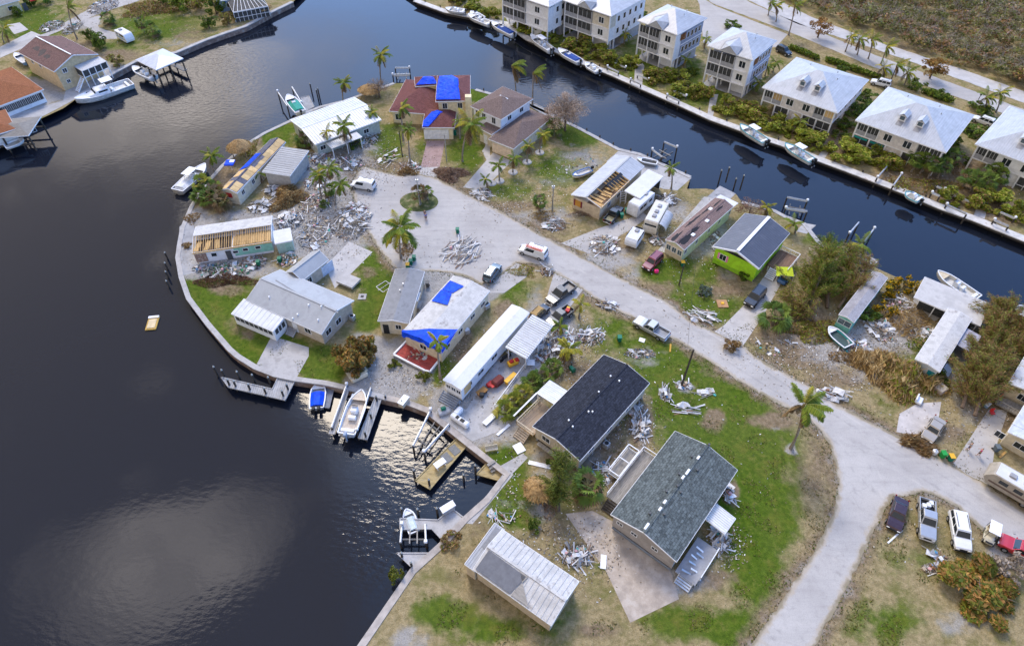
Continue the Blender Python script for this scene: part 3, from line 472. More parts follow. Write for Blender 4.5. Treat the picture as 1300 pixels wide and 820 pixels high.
# ------------------------------------------------------------------ houses
def rect(p0, p1, p2, z):
    a, b, c = G(*p0, z), G(*p1, z), G(*p2, z); u = b-a; L = u.length; u /= L
    n = Vector((-u.y, u.x, 0)); w = (c-b).dot(n); ctr = a+u*(L/2)+n*(w/2)
    return Vector((ctr.x, ctr.y, 0)), math.atan2(u.y, u.x), L, abs(w)
class House:
    """p0,p1,p2: three eave corners of the roof as seen at height ze; local x runs p0->p1"""
    def __init__(s, name, label, cat, p0, p1, p2, ze, rise=1.1, roof='gable', wall=CREAM, roofm=METALR, oh=.35, zf=0., th=.14, fascia=TRIM, group=None, walls=True, hip=.8, trim=True, ridge=0.):
        ctr, rz, s.L, s.W = rect(p0, p1, p2, ze)
        s.ze, s.rise, s.oh, s.zf, s.kind, s.hip, s.rg = ze, rise, oh, zf, roof, hip, ridge
        s.root = thing(name, label, cat, ctr, rz, group); s.rz = rz; s.wallm = wall
        l, w = s.L/2, s.W/2
        if walls: s.walls(wall)
        s.roof = s.mkroof(roofm, th, l, w)
        if fascia and trim:
            m = MB(); k = .02
            for a, b in (((-l, -w), (l, -w)), ((l, -w), (l, w)), ((l, w), (-l, w)), ((-l, w), (-l, -w))):
                if roof in ('gable',) and a[0] == b[0]:
                    x = a[0]*(1+k/l)
                    m.bar((x, -w, ze-.12), (x, ridge, ze+rise-.1), .05, .2); m.bar((x, ridge, ze+rise-.1), (x, w, ze-.12), .05, .2)
                elif roof == 'shed':
                    za, zb = (ze+rise*(q+w)/(2*w) for q in (a[1], b[1])); m.bar((a[0]*(1+k/l), a[1]*(1+k/w), za-.12), (b[0]*(1+k/l), b[1]*(1+k/w), zb-.12), .05, .2)
                else: m.bar((a[0]*(1+k/l), a[1]*(1+k/w), ze-.12), (b[0]*(1+k/l), b[1]*(1+k/w), ze-.12), .05, .2)
            m.build('fascia', fascia, s.root)
        if roof == 'gable' and rise > .5: MB().bar((-l, ridge, ze+rise+.015), (l, ridge, ze+rise+.015), .32, .06).build('ridge_cap', roofm, s.roof)
    def mkroof(s, m_, th, l, w):
        ze, r, m = s.ze, s.rise, MB()
        if s.kind == 'gable':
            g = s.rg; m.slab([(-l, -w, ze), (l, -w, ze), (l, g, ze+r), (-l, g, ze+r)], th); m.slab([(-l, g, ze+r), (l, g, ze+r), (l, w, ze), (-l, w, ze)], th)
        elif s.kind == 'hip':
            k = min(l*.98, w*s.hip); m.slab([(-l, -w, ze), (l, -w, ze), (l-k, 0, ze+r), (-l+k, 0, ze+r)], th); m.slab([(l, w, ze), (-l, w, ze), (-l+k, 0, ze+r), (l-k, 0, ze+r)], th)
            m.slab([(l, -w, ze), (l, w, ze), (l-k, 0, ze+r)], th); m.slab([(-l, w, ze), (-l, -w, ze), (-l+k, 0, ze+r)], th)
        elif s.kind == 'shed': m.slab([(-l, -w, ze), (l, -w, ze), (l, w, ze+r), (-l, w, ze+r)], th)
        else: m.slab([(-l, -w, ze), (l, -w, ze), (l, w, ze), (-l, w, ze)], th)
        return m.build('roof', m_, s.root)
    def top(s, x, y):
        """roof height at local x, y"""
        w, l = s.W/2, s.L/2
        if s.kind == 'gable': return s.ze+s.rise*(1-abs(y-s.rg)/((w-s.rg) if y > s.rg else (w+s.rg)))
        if s.kind == 'hip': return s.ze+s.rise*min(1-abs(y)/w, (l-abs(x))/(w*s.hip), 1)
        if s.kind == 'shed': return s.ze+s.rise*(y+w)/(2*w)
        return s.ze
    def walls(s, m_):
        l, w, z0, z1 = s.L/2-s.oh, s.W/2-s.oh, s.zf, s.ze-.06; m = MB(); o = s.oh
        if s.kind == 'gable':
            za = s.top(0, -w)-.16; zb = s.top(0, w)-.16; zr = s.ze+s.rise-.16
            pr = [(-w, z0), (w, z0), (w, zb), (s.rg, zr), (-w, za)]
            m.loft([[(x, y, z) for y, z in pr] for x in (-l, l)])
        elif s.kind == 'shed':
            m.loft([[(x, y, z) for y, z in [(-w, z0), (w, z0), (w, s.top(0, w)-.16), (-w, s.top(0, -w)-.16)]] for x in (-l, l)])
        else: m.box((0, 0, (z0+z1)/2), (2*l, 2*w, z1-z0))
        s.wall = m.build('wall', m_, s.root)
        if z0 > .3:
            nx = max(2, int(s.L/2.4)); me = MB().box((0, 0, z0/2), (.3, .3, z0)).mesh('pier', CONC2)
            for i in range(nx):
                for y in (-w+.2, w-.2): inst('pier', me, s.root, (-l+.3+i*(2*l-.6)/(nx-1), y, 0))
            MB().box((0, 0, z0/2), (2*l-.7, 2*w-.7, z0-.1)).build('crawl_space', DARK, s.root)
    def place(s, side, u, z, out=0.):
        l, w = s.L/2-s.oh, s.W/2-s.oh
        return {'S': (Vector((u, -w-out, z)), 0), 'N': (Vector((-u, w+out, z)), PI), 'E': (Vector((l+out, u, z)), PI/2), 'W': (Vector((-l-out, -u, z)), -PI/2)}[side]
    def win(s, side, u, z, w=1.1, h=1.1, pane=None, frame=None, bars=1, name='window', sub='pane', proud=.05):
        """frame with a recessed pane; z is the centre height"""
        p, a = s.place(side, u, z); m = MB(); t = .08
        for x in (-w/2, w/2): m.box((x, -proud/2, 0), (t, proud, h+t))
        for zz in (-h/2, h/2): m.box((0, -proud/2-.004, zz), (w-t, proud, t))
        for k in range(1, bars+1): m.box((-w/2+w*k/(bars+1), -proud/2+.008, 0), (t*.6, proud, h-t))
        o = m.build(name, frame or TRIM, s.root); o.location = p; o.rotation_euler = (0, 0, a)
        MB().box((0, -.012, 0), (w-t, .02, h-t)).build(sub, pane or GLASS, o); return o
    def door(s, side, u, w=.95, h=2.05, m_=None, name='door', z0=None):
        p, a = s.place(side, u, s.zf if z0 is None else z0); m = MB().box((0, -.03, h/2), (w, .06, h))
        o = m.build(name, m_ or TRIM, s.root); o.location = p; o.rotation_euler = (0, 0, a)
        h_ = MB().box((w*.38, -.09, h*.47), (.05, .06, .14)).build('handle', GREYD, o); return o
    def garage(s, side, u, w=4.8, h=2.3, m_=None):
        p, a = s.place(side, u, s.zf); o = MB().box((0, -.02, h/2), (w, .04, h)).build('garage_door', TRIM, s.root); o.location = p; o.rotation_euler = (0, 0, a)
        for k in range(4): MB().box((0, -.055, h*(k+.5)/4), (w-.1, .03, h/4-.05)).build('panel', m_ or TRIM, o)
        return o
    def vent(s, x, y, r=.09, h=.4, m_=None, name='vent_pipe'):
        z = s.top(x, y); return MB().tube([(x, y, z-.05), (x, y, z+h)], r, 8).build(name, m_ or STEEL, s.roof)
    def boxvent(s, x, y, d=(.45, .45, .22), m_=None, name='roof_vent'):
        return MB().box((x, y, s.top(x, y)+d[2]/2-.04), d).build(name, m_ or WHITE, s.roof, bevel=.03)
    def cover(s, pts, m_, name='tarp', t=.02, lift=.04, n=None, parent=None, drop=0.):
        """sheet lying on the roof along a local outline (x, y)"""
        xs = [p[0] for p in pts]; ys = [p[1] for p in pts]; n = len(pts); st = .55
        X, Y = np.meshgrid(np.arange(min(xs), max(xs), st), np.arange(min(ys), max(ys), st)); X = X.ravel(); Y = Y.ravel(); k = inside(pts, X, Y)
        extra = [(x, 0.) for x in np.arange(min(xs)+.1, max(xs), st)] if s.kind == 'gable' else []
        q, _, f, *_ = delaunay_2d_cdt([Vector(p) for p in pts]+[Vector(p) for p in zip(X[k], Y[k])]+[Vector(e) for e in extra if inside(pts, np.array([e[0]]), np.array([e[1]]))[0]], [(i, (i+1) % n) for i in range(n)], [], 1, 1e-4)
        wr = .1 if m_ is BLUET else 0.; lift += wr*.5
        m = MB(); V = [(p.x, p.y, s.top(p.x, p.y)+lift+R.uniform(0, wr)) for p in q]; N = len(V); m.add(V, [tuple(t_) for t_ in f])
        m.add([(pts[i][0], pts[i][1], s.top(*pts[i])+lift-d) for i in range(n) for d in (0, t)], [(2*i, 2*i+1, (2*i+3) % (2*n), (2*i+2) % (2*n)) for i in range(n)]); return m.build(name, m_, parent or s.roof)
    def loc(s, px, py, z):
        p = G(px, py, z)-s.root.location; c, n = math.cos(-s.rz), math.sin(-s.rz); return Vector((p.x*c-p.y*n, p.x*n+p.y*c, z))
    def onroof(s, px, py):
        z = s.ze
        for _ in range(8): q = s.loc(px, py, z); z = s.top(q.x, q.y)
        return q.x, q.y
    def vents(s, pts, **k):
        for p in pts: s.vent(*s.onroof(*p), **k)
    def steps(s, x, y, w, n, ang=0., m_=None, z1=None, name='stairs'):
        z1 = z1 or s.zf; m = MB()
        for i in range(n): m.box((0, -.27*(i+.5), z1-(i+1)*z1/(n+1)), (w, .3, .06))
        for q in (-w/2, w/2): m.bar((q, 0, z1-.05), (q, -.27*n, .05), .08, .22)
        o = m.build(name, m_ or WHITE, s.root); o.location = (x, y, 0); o.rotation_euler = (0, 0, ang); return o
    def rail(s, pts, z, h=.95, m_=None, name='railing'):
        m = MB()
        for a, b in zip(pts, pts[1:]):
            a, b = Vector((*a, z)), Vector((*b, z)); n = max(1, int((b-a).length/1.4)); up = Vector((0, 0, h))
            m.bar(a+up, b+up, .09, .06); m.bar(a+up*.15, b+up*.15, .05)
            for i in range(n+1): q = a.lerp(b, i/n); m.bar(q, q+up*1.03, .09)
            k = max(1, int((b-a).length/.3))
            for i in range(k): q = a.lerp(b, (i+.5)/k); m.bar(q+up*.15, q+up, .035)
        return m.build(name, m_ or WHITE, s.root)
    def post(s, x, y, z0, z1, d=.14, m_=None, name='post'): return MB().box((x, y, (z0+z1)/2), (d, d, z1-z0)).build(name, m_ or TRIM, s.root)
    def ac(s, side, u): 
        p, a = s.place(side, u, .45, .6); o = MB().box((0, 0, 0), (.8, .8, .9)).build('air_conditioner', STEEL, s.root, bevel=.05); o.location = p
        MB().tube([(0, 0, .45), (0, 0, .49)], .3, 10).build('fan_grille', DARK, o); return o
def seams(h, n, axis=0, hgt=.05):
    m = MB(); l, w = h.L/2, h.W/2
    for i in range(1, n):
        x = -l+2*l*i/n
        if h.kind == 'gable': m.bar((x, -w, h.ze+.02), (x, h.rg, h.ze+h.rise+.02), .05, hgt); m.bar((x, h.rg, h.ze+h.rise+.02), (x, w, h.ze+.02), .05, hgt)
        else: m.bar((x, -w, h.top(x, -w)+.02), (x, w, h.top(x, w)+.02), .05, hgt)
    return m.build('roof_seams', h.roof.data.materials[0], h.roof)
DARKSH = shingles('charcoal_shingles', (.028, .032, .045), .4); GREYSH = shingles('grey_green_shingles', (.1, .118, .118), .45)
SILVER = mat('aged_silver_roof', (.47, .48, .5), .55, .16, .6, col2=(.36, .365, .38), fine=.12); WEATH = mat('weathered_white_roof', (.55, .54, .52), .7, .18, .7, col2=(.33, .31, .29), amt=.54, fine=.2)
LGREY = mat('pale_grey_roof', (.37, .385, .4), .65, .1, .5, col2=(.32, .33, .345)); BRIGHTR = mat('bright_white_roof', (.64, .645, .65), .5, .08, .5, col2=(.55, .55, .56))
DGREY = mat('grey_roll_roof', (.25, .255, .265), .8, .14, .8, col2=(.2, .2, .21)); BLKMET = ribbed('black_metal_roof', (.075, .078, .1), .5, 0, .45, .03, col2=(.1, .1, .12))
# --- grey L-shaped house on the point
h = House('grey_l_shaped_house', 'big pale grey L-shaped house with screened sunroom on the seawall point', 'house', (312, 381), (408, 424), (451, 382), 3.0, 1.4, wall=BEIGE, roofm=LGREY, oh=.4, hip=.5)
h.vents([(342, 378), (378, 400), (372, 405), (392, 388), (404, 407), (408, 390)], r=.12, h=.3, m_=WHITE)
a0 = h.W/2-h.oh
for u in (-2.2, .2): h.win('E', u, 1.6, 1.2, 1.1)
h.win('S', 4.2, 1.6, 1.2, 1.1); h.door('S', 1.6); h.ac('E', 2.6); h.win('N', -3, 1.5); 
for pts in (((350, 356), (376, 372)), ((410, 387), (429, 397))):
    q = [h.onroof(*p) for p in pts]; MB().bar((q[0][0], q[0][1], h.top(*q[0])+.03), (q[1][0], q[1][1], h.top(*q[1])+.03), .25, .05).build('ridge_seam', DGREY, h.roof)
def reparent(c, p):
    pl, pr = p.location, p.rotation_euler.z; d = c.location-pl
    x, y = d.x*math.cos(-pr)-d.y*math.sin(-pr), d.x*math.sin(-pr)+d.y*math.cos(-pr)
    c.parent = p; c.location = (x, y, d.z); c.rotation_euler = (0, 0, c.rotation_euler.z-pr)
    return c
def wing(par, *a, name='wing', **k):
    """a lower wing of the same house: a part (an Empty) with its own walls and roof as sub-parts"""
    w = House(name, None, None, *a, **k); reparent(w.root, par.root)
    return w
def flatten(root):
    """never a fourth level: anything deeper becomes a sub-part of its part"""
    for part in root.children:
        for sub in list(part.children):
            for deep in list(sub.children):
                mb = sub.matrix_basis.copy(); deep.matrix_basis = mb @ deep.matrix_basis; deep.parent = part
g = wing(h, (363, 345), (397, 319), (417, 329.5), 2.9, 1.1, wall=BEIGE, roofm=LGREY, oh=.3, name='garage_wing')
g.garage('S', 2.6, 2.6, 2.1, mat('pale_blue_door', (.5, .58, .7), .5)); g.win('S', -1.5, 1.5)
s_ = wing(h, (293.5, 398), (346.5, 420.6), (361, 403), 2.45, .5, roof='shed', wall=WHITE, roofm=ribbed('sunroom_roof_panels', (.62, .64, .65), .9, 0, .4, .05, sharp=.06), oh=.15, name='sunroom', th=.1)
for i in range(8): s_.win('S', -s_.L/2+.9+i*(s_.L-1.8)/7, 1.65, .95, 1.2, SCREEN, bars=0)
for i in range(3): s_.win('E', -s_.W/2+.8+i*(s_.W-1.6)/2, 1.65, .8, 1.2, SCREEN, bars=0)
flatten(h.root)
d = MB().box((0, 0, .25), (3.2, 2.4, .4)).build('entry_porch', PAD, h.root); p = h.loc(443, 358, .3); d.location = p
st = h.steps(1.2, -h.W/2+.2, 1.4, 4, m_=CONC2, z1=.8, name='step')
# --- rafter house with teal wall
h = House('stripped_mobile_home', 'long white and teal mobile home with its roof torn open to pale rafters', 'mobile home', (244, 321), (345, 306), (344, 274), 2.9, .55, wall=WHITE, roofm=WEATH, oh=.25, walls=True, ridge=.3)
h.roof.data.clear_geometry(); m = MB(); l, w = h.L/2, h.W/2
m.slab([(-l, .3, 3.45), (l, .3, 3.45), (l, w, 2.9), (-l, w, 2.9)], .12); me = m.mesh('roof', WEATH); h.roof.data = me
h.wall.data = (lambda b: b.loft([[(x, y, z) for y, z in [(-w+.3, .1), (w-.3, .1), (w-.3, 2.5), (-w+.3, 2.5)]] for x in (-l+.3, l-.3)], cap=True))(MB()).mesh('wall', WHITE)
MB().box((l*.48, -w+.27, 1.55), (l*.98, .05, 1.9)).build('teal_siding', mat('seafoam_siding', (.26, .55, .45)), h.root)
MB().box((l*.5, -w/2+.1, 2.53), (l-.5, w-.1, .05)).build('ceiling_board', PLY, h.root); MB().box((-l/2, -w/2+.1, 2.51), (l-.5, w-.1, .03)).build('attic_shade_sheet', mat('painted_attic_shade', (.07, .05, .04), .95), h.root)  # dark sheet painted as the shaded interior seen where the ceiling is missing
rm = MB().bar((0, -w-.15, 2.86), (0, .35, 3.38), .06, .2).mesh('rafter', WOODF)
for i in range(34):
    inst('rafter', rm, h.root, (-l+.2+i*(2*l-.4)/33+R.uniform(-.05, .05), 0, 0))
for i in range(3): MB().box((-l*.9+i*l*.25, -w/2, 2.6), (l*.12, w*.7, .03), R.uniform(-.3, .3)).build('ceiling_plank', PLY, h.root)
for i in range(17): MB().box((l*.02+i*l*.057, -w/2, 2.62+R.uniform(0, .1)), (l*.052, w*.8*R.uniform(.75, 1), .03), R.uniform(-.04, .04)).build('ceiling_plank', PLY, h.root)
MB().bar((-l, -w-.12, 2.75), (l, -w-.12, 2.75), .06, .22).build('fascia_board', WOODF, h.root)
MB().bar((-l, .3, 3.36), (l, .3, 3.36), .08, .25).build('ridge_beam', WOODF, h.root)
for u, zz in ((-l*.52, 1.6), (l*.02, 1.5), (l*.28, 1.7), (l*.6, 1.75)): h.win('S', u, zz, .9, .6 if u > 0 else .8, bars=0)
h.door('S', -l*.16, .9, 2.0, GREYD); MB().box((-l*.85, -w+.26, 1.3), (1.9, .06, 1.8)).build('broken_wall_panel', mat('exposed_insulation', (.3, .2, .16), .9, .4, 3, col2=(.5, .45, .4)), h.root)
h2 = House('small_shed', 'small white and mint shed beside the rafters of the stripped home', 'shed', (349, 309.5), (371, 305), (369, 291), 2.5, .35, roof='shed', wall=mat('mint_siding', (.4, .56, .5)), roofm=BRIGHTR, oh=.12); h2.door('S', .5, .8, 1.9, mat('mint_door', (.3, .5, .44)))
# --- grey gable trailer, blue tarp trailer, white carport trailer
h = House('grey_mobile_home', 'narrow mobile home with dull grey ridged roof beside the blue tarped one', 'mobile home', (479.5, 407), (502, 341.5), (537.5, 349), 3.0, .45, wall=CREAM, roofm=DGREY, oh=.2)
h.win('W', .6, 1.7, .9, 1); h.door('W', -1.4, .9, 2, DARK); h.win('S', 2.2, 1.7, 1.1, .9); h.win('S', -3, 1.7, 1, .9); h.vents([(508, 370), (512, 362)])
q = h.loc(528, 390, 0); MB().slab([(q.x-1, q.y-.8, 2.5), (q.x+1, q.y-.8, 2.5), (q.x+1, q.y+.8, 2.6), (q.x-1, q.y+.8, 2.6)], .06).build('awning', BRIGHTR, h.root); MB().box((l*0+q.x, q.y-.2, .4), (1.6, 1.2, .7)).build('porch_step', CONC2, h.root)
h = House('blue_tarp_mobile_home', 'white flat roofed mobile home with two bright blue tarps and red patio', 'mobile home', (511, 420.5), (575.5, 350), (621, 370), 3.4, .5, wall=CREAM, roofm=WEATH, oh=.2)
for pts in ([(571.5, 357), (589, 364), (574.5, 372.5), (561, 368)], [(560, 368.5), (573.5, 373), (568, 388), (548, 382.5)]):
    h.cover([h.onroof(*p) for p in pts][::-1], BLUET)
lw, ww = h.L/2, h.W/2
m = MB(); vs = []
for i in range(17):
    t = i/16; y = ww+.1-t*(2*ww+.2); e = .2+4.2*t**1.2; z0 = h.top(0, max(-ww, min(ww, y)))+.06
    vs += [(-lw+e, y, z0), (-lw+e*.5-.05, y, z0+.03*math.sin(i*2.1)), (-lw-.1, y, z0-.02), (-lw-.22-.1*math.sin(i*1.3), y, z0-.75-.4*math.sin(i*.9+1)**2*(1-t*.5))]
m.add(vs, [(4*i+k, 4*i+4+k, 4*i+5+k, 4*i+1+k) for i in range(16) for k in (0, 1, 2)]); m.build('tarp', BLUET, h.roof)
MB().add([(-lw-.1, -ww-.13, 3.4), (-lw+4.2, -ww-.13, 3.44), (-lw+2.2, -ww-.17, 3.0), (-lw-.1, -ww-.17, 2.5)], [(0, 1, 2, 3)]).build('tarp', BLUET, h.roof)
for u in (-5, -1.5, 2, 5): h.win('S', u, 1.9, 1.2, .8)
h.win('W', 0, 1.6, 1.2, 1)
pt = thing('red_patio', 'red tiled patio with white kerb littered below the blue tarp', 'patio', G(530, 450)); P = [G(*p)-pt.location for p in ((500, 452), (523, 428), (560, 456), (546, 474), (540, 472.5))]
MB().slab([(p.x, p.y, .3) for p in P][::-1], .35).build('tiled_floor', MRED, pt); m = MB()
for a, b in ((0, 4), (4, 3), (3, 2), (0, 1)): m.bar(P[a]+Vector((0, 0, .36)), P[b]+Vector((0, 0, .36)), .25, .3)
m.build('kerb', WHITE, pt)
h = House('white_carport_home', 'long white roofed mobile home with ribbed carport and open side patio', 'mobile home', (562.5, 482), (650, 386.5), (672, 397), 3.3, .25, wall=WHITE, roofm=BRIGHTR, oh=.2, zf=.5)
cw = wing(h, (642, 442), (676, 401), (699, 416.5), 2.85, .3, roof='shed', walls=False, wall=WHITE, roofm=ribbed('ribbed_carport_sheet', (.6, .61, .62), .42, 0, .4, .08, sharp=.2), name='carport', th=.07); 
for x in (-cw.L/2+.3, 0, cw.L/2-.3): cw.post(x, cw.W/2-.3, .05, 2.9); cw.post(x, -cw.W/2+.3, .05, 2.9)
seams(cw, 19, hgt=.06); flatten(h.root)
for u in (-6, -2.5, 2, 6): h.win('N', -u, 2., 1.1, .8)
lw, ww = h.L/2, h.W/2
for u, wd in ((-6.6, 1.1), (-3.9, 1.4), (-.5, 1.4)): h.win('S', u, 2., wd, .8)
MB().box((-lw+1.6, -ww+.17, 2.0), (1.5, .06, 1.9)).build('plywood_board', PLY, h.root)
for i in range(3): h.win('W', -.9+i*.9, 2.1, .75, .75)
MB().box((-lw-.2, 0, .3), (.5, 2*ww-.6, .5)).build('porch_sill', CONC2, h.root); s = h.steps(-lw-.1, .2, 2.8, 5, -PI/2, mat('blue_grey_steps', (.25, .28, .33)), 1.0)
fl = [h.loc(*p, 0) for p in ((603, 512), (690, 425), (702, 433), (628, 519))]
h.rail([(p.x, p.y) for p in (h.loc(628, 519, 0), h.loc(672, 459, 0))], .1, .9)
# --- charcoal roof house
h = House('charcoal_roof_house', 'mobile home with dark charcoal shingle roof and tan side deck', 'house', (676, 541), (766.5, 450), (824, 487), 3.5, .95, wall=mat('tan_siding', (.5, .43, .33)), roofm=DARKSH, oh=.3, zf=.9)
h.vents([(722, 534), (727, 542), (752, 523), (747, 523), (760, 498), (775, 478), (786, 484)], r=.12, h=.22, m_=WHITE)
lw, ww = h.L/2, h.W/2
for u in (-5, -1, 3.5): h.win('S', u, 2.2, 1.2, 1); h.win('N', u, 2.2, 1.2, 1)
for u in (-1.8, 1.8): h.win('W', u, 2.2, 1.3, 1)
MB().box((-lw-.25, .2, 1.), (.5, 5, .25)).build('side_deck', WOODG, h.root); h.ac('S', -2.2)
q0 = [h.loc(*p, 1.) for p in ((655, 541), (684, 508), (700, 516), (676, 552))]
dx0, dx1 = -lw+.2, q0[1].x; y0, y1 = ww+.02, ww+2.9
dk = MB().box(((dx0+dx1)/2, (y0+y1)/2, .9), (dx1-dx0, y1-y0, .12)).build('deck', WOODF, h.root); npl = 16
for i in range(npl): MB().box(((dx0+dx1)/2, y0+(i+.5)*(y1-y0)/npl, .985), (dx1-dx0, (y1-y0)/npl-.03, .045)).build('plank', mat('tan_deck_board', (.42, .33, .24), .85, .2, 1, stretch=(.2, 6, 1), rand=.2), dk)
h.rail([(dx0, y0), (dx0, y1), (dx1, y1)], 1., .85, CREAM); h.steps(dx0, (y0+y1)/2, 1.8, 5, -PI/2, mat('tan_steps', (.42, .34, .25)), 1.)
cx0, cx1 = dx1-.4, dx1+2.6; MB().slab([(cx0, y0-.2, 3.2), (cx1, y0-.2, 3.2), (cx1, y1+.4, 2.95), (cx0, y1+.4, 2.95)], .08).build('porch_roof', ribbed('porch_metal', (.5, .54, .58), .3, 0, .4, .05), h.root)
for x in (cx0+.2, cx1-.2): h.post(x, y1+.2, 0, 2.9)
m = MB().bar((dx0-.3, y1+.3, 2.9), (cx0, y1+.3, 3.0), .2, .08); m.build('bent_gutter', WHITE, h.root)
# --- grey shingle house at the bottom
h = House('grey_shingle_house', 'large grey green shingle roof house beside the tan gravel drive', 'house', (775.5, 652.5), (857, 547), (935.5, 597.5), 3.7, 1.15, wall=STONE, roofm=GREYSH, oh=.3, zf=.8)
for p in ((886.5, 581), (873, 599), (867, 606), (844, 637), (838, 646), (821, 668)): h.boxvent(*h.onroof(*p), d=(.95 if p[0] in (873, 821) else .6, .3, .16))
h.vents([(878, 580), (885, 597), (862, 602), (846, 624), (864, 625), (843, 653), (825, 652), (860, 617), (900, 565)], r=.15, h=.25, m_=GREYD)
lw, ww = h.L/2, h.W/2
for u in (-3.2, -1.2, 1.6): h.win('W', u, 2.4, .8, .6)
m = MB().box((-lw+.25, 0, .45), (.06, 2*ww-.8, .5)); m.build('skirting', mat('blue_grey_lattice', (.2, .23, .28)), h.root)
for u in (-5, -1, 3, 6): h.win('S', u, 2.3, 1.2, 1); h.win('N', u, 2.3, 1.2, 1)
dk = MB().box((-.2, ww+1.2, .8), (8.6, 2.2, .14)).build('deck', WOODG, h.root)
for i in range(10): MB().box((-.2, ww+.2+i*.215, .895), (8.6, .185, .04)).build('plank', WOODG, dk)
h.rail([(-4.5, ww+2.3), (4.1, ww+2.3), (4.1, ww+.1)], .9, .9, WHITE)
tr = MB(); x0, x1, y0, y1 = -1.5, 3.3, ww+2.5, ww+4.1
for a, b in (((x0, y0), (x1, y0)), ((x1, y0), (x1, y1)), ((x1, y1), (x0, y1)), ((x0, y1), (x0, y0)), ((.9, y0), (.9, y1))): tr.bar((*a, 1.5), (*b, 1.5), .12, .12); tr.bar((*a, .7), (*b, .7), .06, .1); tr.bar((*a, 0), (*a, 1.5), .1)
tr.build('deck_frame', WHITE, h.root); MB().box((.9, (y0+y1)/2, .75), (x1-x0-.2, y1-y0-.2, .08)).build('lower_deck', WOODG, h.root)
h.steps(-4.6, ww+1.2, 1.6, 5, -PI/2, WOODD, .9)
cw = wing(h, (893, 658), (907, 639), (934, 658), 2.7, .3, roof='shed', walls=False, roofm=ribbed('porch_awning_white', (.68, .68, .66), .3, 0, .4, .06), name='porch_awning', th=.07)
for x in (-cw.L/2+.2, cw.L/2-.2): cw.post(x, -cw.W/2+.2, 0, 2.75)
flatten(h.root)
dk = MB().box((-lw+3., -ww-1.5, .7), (5.4, 2.6, .14)).build('ruined_deck', CONC2, h.root)
for i in range(6): MB().bar((-lw+.8+i*.7, -ww-.6-R.random(), 1.0+R.random()*.6), (-lw+1.6+i*.6, -ww-3.0+R.random(), .2), .22, .04).build('fallen_panel', WHITE if i % 2 else STEEL, dk)
h.steps(-lw+.5, -ww-1.6, 1.8, 4, -PI/2, STEEL, .8); h.rail([(-lw+1.2, -ww-2.9), (-lw+5.6, -ww-2.9)], .75, .9, WHITE)
# --- bottom house, half out of the photograph
h = House('patched_white_roof_house', 'weathered white panel roof house with dark patched porch by the bottom seawall', 'house', (637.6, 671.6), (735, 737.5), (699, 793), 3.0, .7, wall=TAN, roofm=WEATH, oh=.3)
seams(h, 16, hgt=.07)
w_ = wing(h, (590, 716), (628, 664), (640, 672), 2.8, .1, roof='shed', walls=True, wall=TAN, roofm=ribbed('ribbed_grey_patch', (.36, .37, .39), .3, 1, .5, .05), oh=.1, name='porch', th=.1)
l, w = h.L/2, h.W/2
h.cover([(-l+.3, -w+.1), (-l+5, -w+.1), (-l+5.6, -.4), (-l+.4, -.3)], mat('slate_patch', (.16, .165, .18)), 'roof_patch', lift=.12); h.cover([(-l+5.2, -w+.1), (l-3, -w+.1), (l-6, -.2), (-l+5.8, -.2)], WOODG, 'roof_patch', lift=.12)
w_.cover([(w_.L/2-3.4, -w_.W/2+.1), (w_.L/2-.3, -w_.W/2+.1), (w_.L/2-.3, .3), (w_.L/2-3.2, .3)], DGREY, 'roof_patch')
flatten(h.root)
# --- stripped plywood roof house with grey carport
h = House('plywood_patched_house', 'long low cream house with bare plywood and a blue tarp on its stripped roof', 'house', (280, 241), (343.5, 177), (361, 182), 3.0, .7, wall=CREAM, roofm=mat('bare_roof_felt', (.12, .12, .15), .9, .25), oh=.2)
l, w = h.L/2, h.W/2; ns = int(h.L/1.25)
for i in range(ns):
    x = -l+.1+i*h.L/ns; e = h.L/ns-.05
    if i in (2, ): continue
    y0 = -w+.1; y1 = -.2-(.6 if 5 < i < 9 else 0)+R.uniform(-.1, .1)
    h.cover([(x, y0), (x+e, y0), (x+e, y1), (x, y1)], PLY, 'plywood_sheet', lift=.03+.004*(i % 2))
for i in (0, 1, 3, 4): x = -l+.1+i*1.3; h.cover([(x, .3), (x+1.24, .3), (x+1.24, w-.1), (x, w-.1)], PLY, 'plywood_sheet', lift=.03+.004*(i % 2))
h.cover([(-1.6, .1), (2.9, .1), (3.2, w-.1), (-2.8, w-.1)], BLUET, lift=.05)
MB().box((-l+.17, .4, 1.9), (.06, 1.3, 1.0)).build('red_awning_panel', RED, h.root); h.win('W', -.8, 1.7, .8, .9)
for u in (-7, -3.5): h.win('S', u, 1.8, .9, 1)
cw = wing(h, (333, 218.5), (358.5, 187), (390, 194), 3.3, .1, roof='shed', wall=mat('carport_wall', (.42, .4, .37)), roofm=ribbed('grey_metal_carport', (.27, .28, .3), .6, 0, .5, .04), name='carport', th=.1); seams(cw, 13, hgt=.05); flatten(h.root)
# --- white metal roof house
h = House('white_metal_roof_house', 'wide white metal roof house with green walls behind the palms and white rubble', 'house', (400, 183.5), (484, 152), (456, 121), 3.2, .8, wall=mat('sage_wall', (.42, .46, .42)), roofm=ribbed('white_metal_roof', (.56, .6, .66), .6, 0, .45, .03), oh=.4)
seams(h, 26, hgt=.05)
for u in (-6, -1, 4): h.win('S', u, 1.6, 1.2, 1)
for u in (-2.5, .5, 2.8): h.win('W', u, 1.7, 1.6, 1.3, SCREEN)
MB().box((-2, -h.W/2-1.5, 2.7), (7, 2.6, .12)).build('porch_roof', METALR, h.root)
for x in (-5.2, -2, 1.2): h.post(x, -h.W/2-2.5, 0, 2.65)
